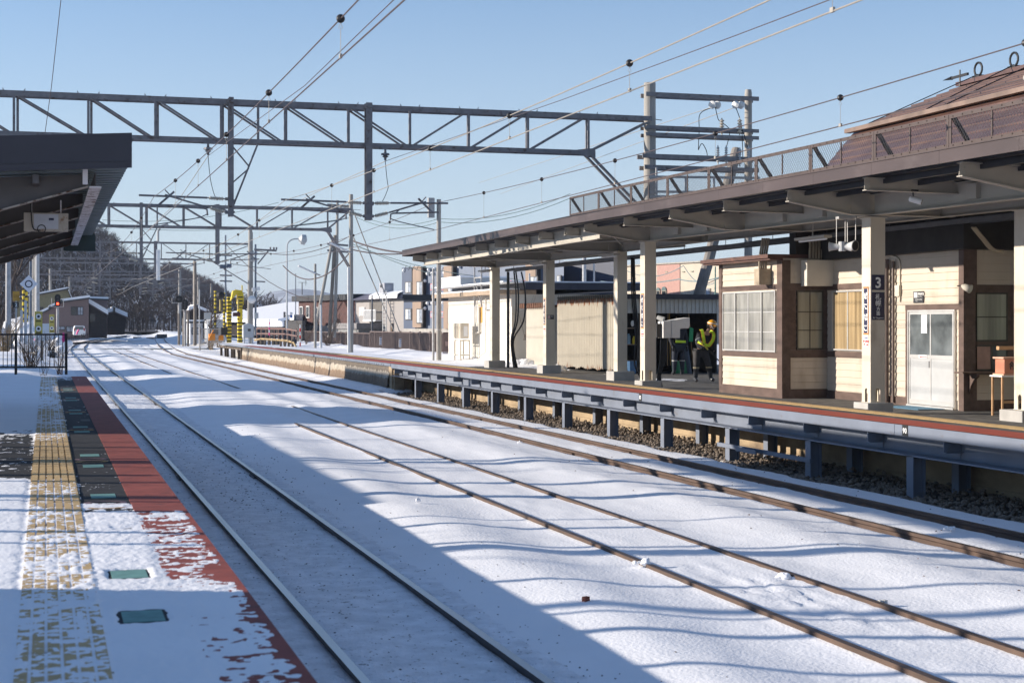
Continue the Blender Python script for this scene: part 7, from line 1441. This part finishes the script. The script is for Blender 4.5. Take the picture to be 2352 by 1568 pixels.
def wood(name, Hh, n, hmin, hmax, lab, seed, mat, bias=1.0, thick=.10, vmax=1e9):
    rq = np.random.RandomState(seed); nz, nv, _ = Hh.shape; vv = []; ff = []
    for t in range(n):
        j = rq.rand() ** bias * (nz * .72); i = rq.rand() * (nv - 1.01); j0 = int(j); i0 = int(i); p = Hh[j0, i0] * (1 - (j - j0)) + Hh[min(j0 + 1, nz - 1), i0] * (j - j0); q = Hh[j0, i0 + 1]; p = p + (q - Hh[j0, i0]) * (i - i0)
        h = rq.uniform(hmin, hmax); lean = rq.uniform(-.06, .06, 2); 
        def tri(a, b, w):
            d = np.array(b) - np.array(a); sd = np.array((d[2] * cT + .01, -.3 * d[2], -d[0])); sd = sd / (np.linalg.norm(sd) + 1e-6) * w; o = len(vv); vv.append(tuple(a - sd)); vv.append(tuple(a + sd)); vv.append(tuple(b)); ff.append((o, o + 1, o + 2))
        topp = p + np.array((lean[0] * h, lean[1] * h, h)); tri(p, topp, thick)
        nb = 11
        for k in range(nb):
            s_ = .28 + .68 * k / nb; a = p + (topp - p) * s_; an = rq.rand() * 6.283; L = h * (.42 * (1.05 - s_) + .10) * rq.uniform(.7, 1.2); b = a + np.array((math.cos(an) * L * .75, math.sin(an) * L * .75, L * rq.uniform(.45, 1.0))); tri(a, b, thick * .5)
            for e in range(3): c_ = a + (b - a) * rq.uniform(.3, .9); an2 = an + rq.uniform(-1.2, 1.2); L2 = L * .45; tri(c_, c_ + np.array((math.cos(an2) * L2 * .7, math.sin(an2) * L2 * .7, L2 * rq.uniform(.2, .9))), thick * .33)
    me = bpy.data.meshes.new(name); me.from_pydata(vv, [], ff); me.materials.append(mat); o = bpy.data.objects.new(name, me); C.objects.link(o); return tag(o, lab, 'woodland', kind='stuff')
wm = M('bare_branches', (.07, .054, .048), .9, .3, .3, col2=(.55, .57, .62), ms=.6, thr=.57, sharp=.05)
wood('hill_wood', H1, 5200, 4, 6.5, 'dense bare snow-dusted wood covering the hill at left', 4, wm, bias=1.0)
wood('far_wood', H2, 2600, 3.5, 5.5, 'bare brown wood on the lower hill in the middle distance', 5, M('far_branches', (.13, .09, .075), .9, .2, .3), thick=.16)
# individual trees near the tracks
def branchy(name, lab, base, h, seed, spread=.5, r0=.09, mat=None, depth=4, group=None, cat='tree', nb=5):
    rq = random.Random(seed); base = Vector(base); t = thing(name, lab, cat, base, group); tr_ = MB(); cr = MB()
    def grow_(p, d, L, r, lv):
        n = 4; pts = [p]; q_ = p; dd = d.copy()
        for i in range(n): dd = (dd + Vector((rq.uniform(-.16, .16), rq.uniform(-.16, .16), rq.uniform(-.04, .10)))).normalized(); q_ = q_ + dd * (L / n); pts.append(q_)
        (tr_ if lv == 0 else cr).tube(pts, r, 5 if lv < 2 else 3, r2=r * .45, cap=False)
        if lv < depth:
            for k in range(nb if lv == 0 else 4):
                s_ = rq.uniform(.3, 1.0) if lv else rq.uniform(.25, 1.0); i = min(n - 1, int(s_ * n)); a = pts[i].lerp(pts[i + 1], s_ * n - i); an = rq.uniform(0, 6.28); side = Vector((math.cos(an), math.sin(an), rq.uniform(.1, .5))); nd = (dd * (1 - spread) + side * spread).normalized(); grow_(a, nd, L * rq.uniform(.45, .62), r * .45, lv + 1)
    grow_(base, Vector((0, 0, 1)), h * .55, r0, 0); tr_.build('trunk', mat, t); cr.build('crown', mat, t); return t
tm = M('tree_bark', (.075, .055, .045), .9, .3, 6, col2=(.5, .52, .56), ms=5, thr=.66)
for i, (vx, Z, h, lab) in enumerate(((-8, 95, 9, 'bare tree leaning in at the left edge behind the canopy'), (255, 330, 8, 'tall bare tree rising at the crest of the hill, right of the near canopy'), (290, 345, 8, 'thin bare tree on the hill slope behind the second gantry'), (335, 340, 7, 'smaller bare tree at the foot of the hill slope'), (478, 128, 4.6, 'young bare tree beside the striped crossing gates'))):
    b = UP(vx, 742, Z); b.z = {0: .6, 1: 15, 2: 8, 3: 5, 4: .3}[i]; branchy('bare_tree', lab, b, h, 20 + i, r0=.022 * h if i else .16, mat=tm, depth=3 if i else 4, nb=8)
def shrub(lab, vx, vy, Z, h, seed, n=26, nm='bare_shrub', mat=None, w=.5, grass=False):
    rq = random.Random(seed); b = UP(vx, vy, Z); m = MB()
    for k in range(n):
        an = rq.uniform(0, 6.28); o = b + Vector((rq.uniform(-.3, .3) * w, rq.uniform(-.3, .3) * w, -.1)); L = h * rq.uniform(.5, 1.1); e = o + Vector((math.cos(an) * L * w, math.sin(an) * L * w * .6, L)); md = o.lerp(e, .5) + Vector((rq.uniform(-.1, .1), 0, .1 * L)); m.tube(spline([o, md, e], 3), rq.uniform(.006, .012), 3, r2=.003, cap=False)
        for j in range(2): s_ = rq.uniform(.4, .9); c_ = o.lerp(e, s_); m.tube([c_, c_ + Vector((rq.uniform(-.3, .3) * L, rq.uniform(-.1, .1), rq.uniform(.05, .35) * L))], .005, 3, r2=.002, cap=False)
    return tag(m.build(nm, mat or M('twig', (.10, .07, .05), .9, .3)), lab, 'shrub')
shrub('tangled leafless shrub behind the middle of the black railing', 72, 838, 48.5, 1.0, 3, 60); shrub('thin leafless shrub at the right end of the black railing', 139, 852, 46.2, .75, 5, 14, w=.35); shrub('few bare stalks under the black railing', 98, 855, 46.2, .6, 6, 7, w=.3)
shrub('dry brown grasses at the far left edge by the railing', 12, 800, 52, 1.1, 7, 70, mat=M('dry_grass', (.30, .22, .13), .9)); shrub('scrub showing through snow left of the crossing', 118, 800, 70, .7, 8, 40); shrub('low scrub tuft in snow beside the nearest track curve', 123, 816, 62, .45, 9, 40)
shrub('dry reeds at the snowy corner of the far platform', 485, 800, 114, .8, 10, 50, mat=M('dry_grass', (.30, .22, .13))); shrub('dry reeds beside the open frame end of the far platform', 503, 795, 112, .6, 11, 30, mat=M('dry_grass', (.30, .22, .13)))
shrub('bare vines climbing the fence below the brick house', 752, 790, 94, 2.6, 12, 30, nm='bare_vine'); shrub('bare vines left of the braced pole', 704, 792, 104, 1.9, 13, 16, nm='bare_vine'); shrub('dried stalk against the shaded wall beside the corrugated hut', 1205, 775, 58, 1.6, 14, 5, w=.3)
# low snow mounds behind the crossing on the left
for i, (vx, vy, Z, s) in enumerate(((52, 790, 120, 2.6), (70, 780, 110, 1.8), (105, 792, 110, 1.5), (128, 795, 95, 1.0))): lump('snow_mound', UP(vx, vy + 4, Z), s, ('widest snow mound at the far left beyond the railing', 'tall snow mound behind the striped crossing gates', 'snow mound below the yellow warning board', 'smallest snow mound before the wooden stakes')[i], 'snow mound', seed=30 + i, fl=.8)
for i, (vx, vy, Z, s) in enumerate(((1122, 838, 60, .35), (1193, 836, 57, .42), (1290, 849, 50, .3), (1040, 826, 66, .4))): lump('snow_heap', UP(vx, vy + 2, Z), s, ('snow heap left of the furthest column', 'snow heap in front of the shaded white building wall', 'thin snow heap along the rusting corrugated wall', 'snow heap at the foot of the air conditioner stand')[i], 'snow heap', seed=40 + i, fl=.5)
# distant mountains under haze
SILM = [(-200, 690), (300, 688), (560, 690), (600, 674), (640, 662), (690, 658), (740, 663), (790, 676), (840, 690), (900, 697), (1000, 690), (1200, 694), (1500, 700), (2000, 690), (2500, 700)]
hillmesh('mountains', SILM, 2900, 1900, 3600, -300, 2700, -2, M('mountain_woods', (.20, .21, .24), .9, .35, .01, col2=(.45, .47, .5), ms=.006, thr=.5), nv=120, nz=14)
p = UP(705, 660, 2900); 
hzb = MB().box(-1500, 3600, -120, 3900, -3.0, 78).build('haze', snow); hzb['kind'] = 'stuff'; hzb['label'] = 'thin pale haze over the valley'; hzb['category'] = 'haze'
hmz = bpy.data.materials.new('haze'); hmz.use_nodes = True; n_ = hmz.node_tree; n_.nodes.remove(n_.nodes['Principled BSDF']); pv = n_.nodes.new('ShaderNodeVolumePrincipled'); pv.inputs['Color'].default_value = (.72, .82, 1, 1); pv.inputs['Density'].default_value = .00018; pv.inputs['Anisotropy'].default_value = .0; n_.links.new(pv.outputs[0], n_.nodes['Material Output'].inputs['Volume']); hzb.data.materials.clear(); hzb.data.materials.append(hmz)
# ================================================================== UNSEEN, LEFT OF THE FRAME: SHADE CASTERS FOR THE STATION
def casting(name, lab, cat, x0, x1, y0, y1, z1_, mat, z0=0): o = MB().box(x0, x1, y0, y1, z0, z1_).build(name, mat); return tag(o, lab, cat)
stn = M('shade_wall_board', (.30, .27, .24), .8)
for i, (y0, y1, z) in enumerate(((-5, 10.6, 2.88), (23.2, 36, 2.86), (36.01, 43.5, 2.5))): casting('unseen_shade_fence', ('unseen board wall added to shade the near end of the near platform', 'unseen board wall added to shade the near platform under its canopy', 'unseen board wall added to shade the far end of the near platform')[i], 'fence', -5.15, -5.0, y0, y1, z, stn, ZP)  # unseen boards, added and sized to shade the platform either side of the gap
for i, y in enumerate((12.4, 13.0, 14.3, 15.0, 16.6, 17.3, 18.6, 19.2, 20.8, 21.6)):  # unseen uprights added to streak the sunlit gap with shadow
    t = MB().tube([(-4.9, y, ZP), (-4.9, y, 2.7 + .9 * ((i * 7) % 5))], .035 + .02 * (i % 3), 8); tag(t.build('upright_post', galv), 'unseen added shadow-casting post number %s from the near end along the back of the near platform' % ('one two three four five six seven eight nine ten'.split()[i]), 'post', 'unseen posts added behind the near platform for their shadow streaks')
# a house and trees further along on the left throw the broad shadows across the tracks
for i, (x0, x1, y0, y1, z) in enumerate(((-22, -14, 62, 72.5, 8.6), (-25, -15, 79, 88, 6.5), (-19, -14, 44.5, 50.5, 7.4))): casting('trackside_house', ('grey trackside house out of view at left, middle one', 'grey trackside house out of view at left, furthest one', 'grey trackside house out of view at left, nearest one')[i], 'house', x0, x1, y0, y1, z, M('house_grey', (.35, .33, .3), .8))
for i, (x, y, h) in enumerate(((-12, 31, 6.5), (-15, 34.5, 8), (-11, 37.5, 6), (-17, 26, 7.5), (-13, 22, 6), (-22, 40, 9), (-12, 54, 6), (-16, 57, 7.5), (-19, 97, 8), (-16, 105, 7))):
    branchy('bare_tree', 'leafless tree number %s along the back of the near platform, out of view' % ('one two three four five six seven eight nine ten'.split()[i]), (x, y, .3), h, 60 + i, r0=.13, mat=tm, depth=3, nb=9, group='leafless trees behind the near platform')
for i, (x, y, h) in enumerate(((-14, 18.5, 7.5), (-9, 27.5, 6.5), (-13, 33, 8), (-10, 41, 7.5), (-9, 52, 8))):
    tag(MB().tube([(x, y, 0), (x, y, h)], .13, 8).build('utility_pole', concp), 'utility pole number %s behind the near platform, out of view' % ('one two three four five'.split()[i]), 'pole', 'utility poles behind the near platform')
# ================================================================== PEOPLE
def skin(name, verts, edges, radii, mat, parent, root=0, sub=1):
    me = bpy.data.meshes.new(name); w0 = wloc(parent); me.from_pydata([tuple(Vector(v) - w0) for v in verts], edges, []); o = bpy.data.objects.new(name, me); C.objects.link(o); o.parent = parent
    sk = o.modifiers.new('Skin', 'SKIN'); sk.use_smooth_shade = True
    sv = me.skin_vertices[0].data
    for i, r in enumerate(radii): sv[i].radius = (r, r) if not isinstance(r, tuple) else r; sv[i].use_root = (i == root)
    ss = o.modifiers.new('Sub', 'SUBSURF'); ss.levels = sub; ss.render_levels = sub + 1
    me.materials.append(mat); return o
skn = M('skin', (.42, .25, .17), .6, .05); jk = M('navy_jacket', (.014, .016, .024), .8, .2); tr2 = M('charcoal_trousers', (.045, .043, .045), .85, .2, 8); bt = M('rubber_boot', (.05, .055, .065), .3, .1); hl = M('helmet_yellow', (.80, .36, .02), .3, .03); vy_ = M('hi_vis_yellow', (.62, .85, .04), .6, .05); vo = M('vest_orange', (.55, .16, .03), .6); glv = M('dark_glove', (.02, .02, .02), .7)
def worker():
    b = Vector((16.43, 37.9, float(z3(16.5, 38)) + .015)); q = lambda x, y, z: b + Vector((x, y, z))
    t = thing('person', 'worker in yellow helmet and yellow V-shaped reflective vest, bending over a shovel', 'person', b)
    # body: pelvis, spine, neck, head, arms, legs as one continuous figure
    P = [q(.02, 0, .80), q(.07, -.02, 1.0), q(.14, -.04, 1.19), q(.20, -.06, 1.33), q(.245, -.09, 1.41),           # 0 pelvis 1 waist 2 chest 3 neck 4 head base
         q(-.02, .02, 1.22), q(-.09, -.03, 1.0), q(.02, -.20, .87),                                                     # 5 left shoulder, elbow, wrist
         q(.31, -.02, 1.20), q(.37, -.08, .97), q(.30, -.22, .80),                                                      # 8 right shoulder, elbow, wrist
         q(-.09, 0, .76), q(-.13, -.07, .44), q(-.13, .0, .09), q(-.14, -.14, .035),                                    # 11 hip knee ankle toe
         q(.13, 0, .76), q(.20, -.10, .45), q(.31, .0, .10), q(.35, -.13, .035)]                                         # 15
    E = [(0, 1), (1, 2), (2, 3), (3, 4), (2, 5), (5, 6), (6, 7), (2, 8), (8, 9), (9, 10), (0, 11), (11, 12), (12, 13), (13, 14), (0, 15), (15, 16), (16, 17), (17, 18)]
    Rr = [.09, .085, .09, .05, .05, .045, .03, .03, .045, .03, .03, .065, .042, .03, .028, .065, .042, .03, .028]
    skin('body', P, E, Rr, skn, t)
    J = [0, 1, 2, 5, 6, 7, 8, 9, 10]; mp = {j: i for i, j in enumerate(J)}
    skin('jacket', [P[j] for j in J], [(mp[a], mp[c]) for a, c in E if a in mp and c in mp], [.15, .16, .17, .09, .068, .052, .09, .068, .052], jk, t)
    J = [0, 11, 12, 13, 15, 16, 17]; mp = {j: i for i, j in enumerate(J)}
    skin('trousers', [P[j] for j in J], [(mp[a], mp[c]) for a, c in E if a in mp and c in mp], [.125, .115, .085, .058, .115, .085, .058], tr2, t)
    for k in (13, 17): s_ = P[k]; kn = P[k - 1]; skin('boot', [s_.lerp(kn, .75), s_ + Vector((0, 0, -.02)), P[k + 1]], [(0, 1), (1, 2)], [.075, .062, .05], bt, t)
    for k in (13, 17): s_ = P[k]; kn = P[k - 1]; a = s_.lerp(kn, .80); MB().tube([a - Vector((0, 0, .02)), a + Vector((0, 0, .02))], .084, 12).build('boot_band', M('boot_band', (.4, .33, .2), .6), t)
    # head looks down to the right
    hc = q(.285, -.13, 1.48)
    hd = MB(); n = 12; hd.ball(hc, .098, 14, 1.16); ho = hd.build('head', skn, t, smooth=True)
    hd = MB().lathe(hc + Vector((.05, -.07, -.0)), hc + Vector((.085, -.125, -.035)), [(0, .03), (.6, .018), (1, .008)], 8); hd.build('nose', skn, t, smooth=True)
    for s in (-1, 1): MB().ball(hc + Vector((.055 + .028 * s, -.078 + .026 * s, .008)), .010, 8).build('eye', M('eye_dark', (.02, .015, .01), .2), t); 
    MB().beam(hc + Vector((.038, -.098, -.06)), hc + Vector((.078, -.070, -.06)), .012, .010).build('mouth', M('lip', (.25, .10, .08)), t)
    MB().ball(hc + Vector((-.068, -.065, -.005)), .024, 8, 1.3).build('ear', skn, t, smooth=True)
    MB().ball(hc + Vector((-.03, .03, .0)), .099, 12, 1.0).build('hair', M('hair_black', (.015, .012, .01)), t, smooth=True)
    ax = Vector((.16, -.14, .97)).normalized(); h0 = hc + ax * .02
    MB().lathe(h0, h0 + ax * .13, [(0, .132), (.1, .130), (.35, .122), (.6, .103), (.82, .070), (.96, .03), (1, .004)], 20).build('helmet', hl, t, smooth=True)
    fw = Vector((.55, -.80, -.25)).normalized(); MB().beam(h0 + fw * .09, h0 + fw * .165 - ax * .012, .17, .014, up=ax).build('helmet_peak', hl, t, bev=.005)
    MB().lathe(h0 + ax * .028, h0 + ax * .048, [(0, .1335), (1, .128)], 20).build('helmet_band', white, t)
    MB().tube(spline([hc + Vector((-.07, -.09, .03)), hc + Vector((-.03, -.11, -.07)), hc + Vector((.02, -.09, -.11))], 5), .006, 5).build('chin_strap', white, t)
    # reflective vest: two shoulder straps meeting in a belt
    def strap(pts, w_, nm='vest_strap'):
        pts = spline(pts, 6); m1 = MB(); m2 = MB()
        for a, c in zip(pts[:-1], pts[1:]): m1.beam(a, c, w_, .008, up=(-.3, -1, .1)); m2.beam(a + Vector((.002, .006, 0)), c + Vector((.002, .006, 0)), w_ + .022, .006, up=(-.3, -1, .1))
        m1.build(nm, vy_, t); m2.build('vest_edging', vo, t)
    strap([q(.06, .08, 1.37), q(.02, -.10, 1.33), q(.01, -.20, 1.18), q(.03, -.215, 1.02)], .075)
    strap([q(.30, .04, 1.33), q(.33, -.13, 1.27), q(.27, -.235, 1.10), q(.17, -.23, .97)], .075)
    strap([q(-.10, -.10, 1.05), q(.0, -.20, 1.0), q(.11, -.225, .955), q(.18, -.215, .955)], .07, 'vest_belt'); strap([q(.18, -.21, .95), q(.25, -.12, .99), q(.27, .02, 1.02)], .07, 'vest_belt')
    # gloved hands closed round the shaft
    sa = q(-.04, -.20, 1.02); sb_ = q(.52, -.30, .45); ddv = (sb_ - sa).normalized()
    for wr, tt in ((P[7], .13), (P[10], .52)):
        pc = sa.lerp(sb_, tt); VV = [wr, wr.lerp(pc, .55) + Vector((0, .02, .02)), pc + Vector((0, .030, .022))]; EE = [(0, 1), (1, 2)]; RR = [.036, .040, .034]
        skin('palm', VV, EE, RR, glv, t)
        sdv = ddv.cross(Vector((0, 0, 1))).normalized(); upv = sdv.cross(ddv)
        for f_ in range(4):
            o = pc + ddv * (-.033 + .022 * f_); L = (.9, 1.0, .97, .8)[f_]; pts = [o + upv * .03 + sdv * -.012, o + upv * .026 - sdv * .026 * L, o - sdv * .033, o - upv * .026 * L - sdv * .014]
            skin('finger', pts, [(0, 1), (1, 2), (2, 3)], [.0105, .0098, .009, .0078], glv, t)
        o = pc - ddv * .045; skin('thumb', [o + upv * .03 + sdv * .01, o + sdv * .03 + upv * .01, o + sdv * .026 - upv * .02 + ddv * .012], [(0, 1), (1, 2)], [.012, .0105, .009], glv, t)
    s = thing('snow_shovel', 'yellow-gripped black snow pusher held by the worker in the yellow vest', 'shovel', sb_)
    MB().tube([sa, sb_], .014, 8).build('shaft', blackp, s); MB().tube([sa - ddv * .02, sa.lerp(sb_, .30)], .022, 8).build('grip', M('grip_yellow', (.62, .55, .06), .5), s); MB().tube([sa - ddv * .02, sa - ddv * .14], .018, 8).beam(sa - ddv * .15 - Vector((.05, 0, .03)), sa - ddv * .15 + Vector((.05, 0, .03)), .03, .03).build('handle', rebar, s)
    MB().add([sb_ + Vector((-.03, -.17, 0)), sb_ + Vector((-.03, .17, 0)), sb_ + Vector((.22, .17, -.30)), sb_ + Vector((.22, -.17, -.30)), sb_ + Vector((-.01, -.17, .01)), sb_ + Vector((-.01, .17, .01)), sb_ + Vector((.24, .17, -.29)), sb_ + Vector((.24, -.17, -.29))], [(0, 1, 2, 3), (7, 6, 5, 4), (0, 4, 5, 1), (1, 5, 6, 2), (2, 6, 7, 3), (3, 7, 4, 0)]).build('blade', blackp, s)
worker()
def worker2():
    b = UP(1558, 742, 46.8); b.z = ZF + .01; q = lambda x, y, z: b + Vector((x, y, z))
    t = thing('person', 'second worker in the dark shed, upper body hidden behind the white enclosure', 'person', b)
    P = [q(0, 0, .86), q(0, .0, 1.08), q(0, .0, 1.32), q(0, .08, 1.42), q(0, .12, 1.47), q(-.19, 0, 1.34), q(-.25, .03, 1.08), q(-.22, -.10, .86), q(.19, 0, 1.34), q(.25, .03, 1.08), q(.22, -.10, .86), q(-.10, 0, .82), q(-.12, 0, .46), q(-.13, .0, .09), q(-.14, .13, .035), q(.10, 0, .82), q(.12, 0, .46), q(.13, .0, .09), q(.15, .13, .035)]
    E = [(0, 1), (1, 2), (2, 3), (3, 4), (2, 5), (5, 6), (6, 7), (2, 8), (8, 9), (9, 10), (0, 11), (11, 12), (12, 13), (13, 14), (0, 15), (15, 16), (16, 17), (17, 18)]
    skin('body', P, E, [.09, .085, .09, .05, .05, .045, .03, .03, .045, .03, .03, .065, .042, .03, .028, .065, .042, .03, .028], skn, t)
    J = [0, 1, 2, 5, 6, 7, 8, 9, 10]; mp = {j: i for i, j in enumerate(J)}; skin('jacket', [P[j] for j in J], [(mp[a], mp[c]) for a, c in E if a in mp and c in mp], [.16, .16, .17, .09, .068, .052, .09, .068, .052], jk, t)
    J = [0, 11, 12, 13, 15, 16, 17]; mp = {j: i for i, j in enumerate(J)}; skin('trousers', [P[j] for j in J], [(mp[a], mp[c]) for a, c in E if a in mp and c in mp], [.16, .12, .09, .062, .12, .09, .062], M('blue_black_trousers', (.025, .032, .05), .85), t)
    for k in (13, 17): s_ = P[k]; kn = P[k - 1]; skin('boot', [s_.lerp(kn, .85), s_ + Vector((0, 0, -.02)), P[k + 1]], [(0, 1), (1, 2)], [.078, .062, .05], bt, t); a = s_.lerp(kn, .9); MB().tube([a - Vector((0, 0, .015)), a + Vector((0, 0, .015))], .086, 12).build('boot_band', M('pale_band', (.45, .45, .42)), t)
    hc = q(0, .14, 1.52); MB().ball(hc, .1, 12, 1.15).build('head', skn, t, smooth=True); MB().lathe(hc + Vector((0, 0, .02)), hc + Vector((0, 0, .14)), [(0, .135), (.4, .12), (.8, .07), (1, .01)], 16).build('helmet', hl, t, smooth=True)
    MB().beam(q(-.15, -.16, 1.0), q(.17, -.17, .99), .07, .01, up=(0, -1, 0)).build('vest_strap', vy_, t)
    for wr in (P[7], P[10]):
        skin('palm', [wr, wr + Vector((0, -.03, -.06)), wr + Vector((0, -.035, -.09))], [(0, 1), (1, 2)], [.034, .038, .03], glv, t)
        for f_ in range(4): o = wr + Vector((-.03 + .02 * f_, -.035, -.09)); skin('finger', [o, o + Vector((0, -.012, -.035)), o + Vector((0, .004, -.06 - .008 * (f_ in (1, 2))))], [(0, 1), (1, 2)], [.0105, .0095, .008], glv, t)
        o = wr + Vector((.03, -.03, -.045)); skin('thumb', [o, o + Vector((.02, -.02, -.03)), o + Vector((.018, -.025, -.055))], [(0, 1), (1, 2)], [.012, .0105, .009], glv, t)
worker2()
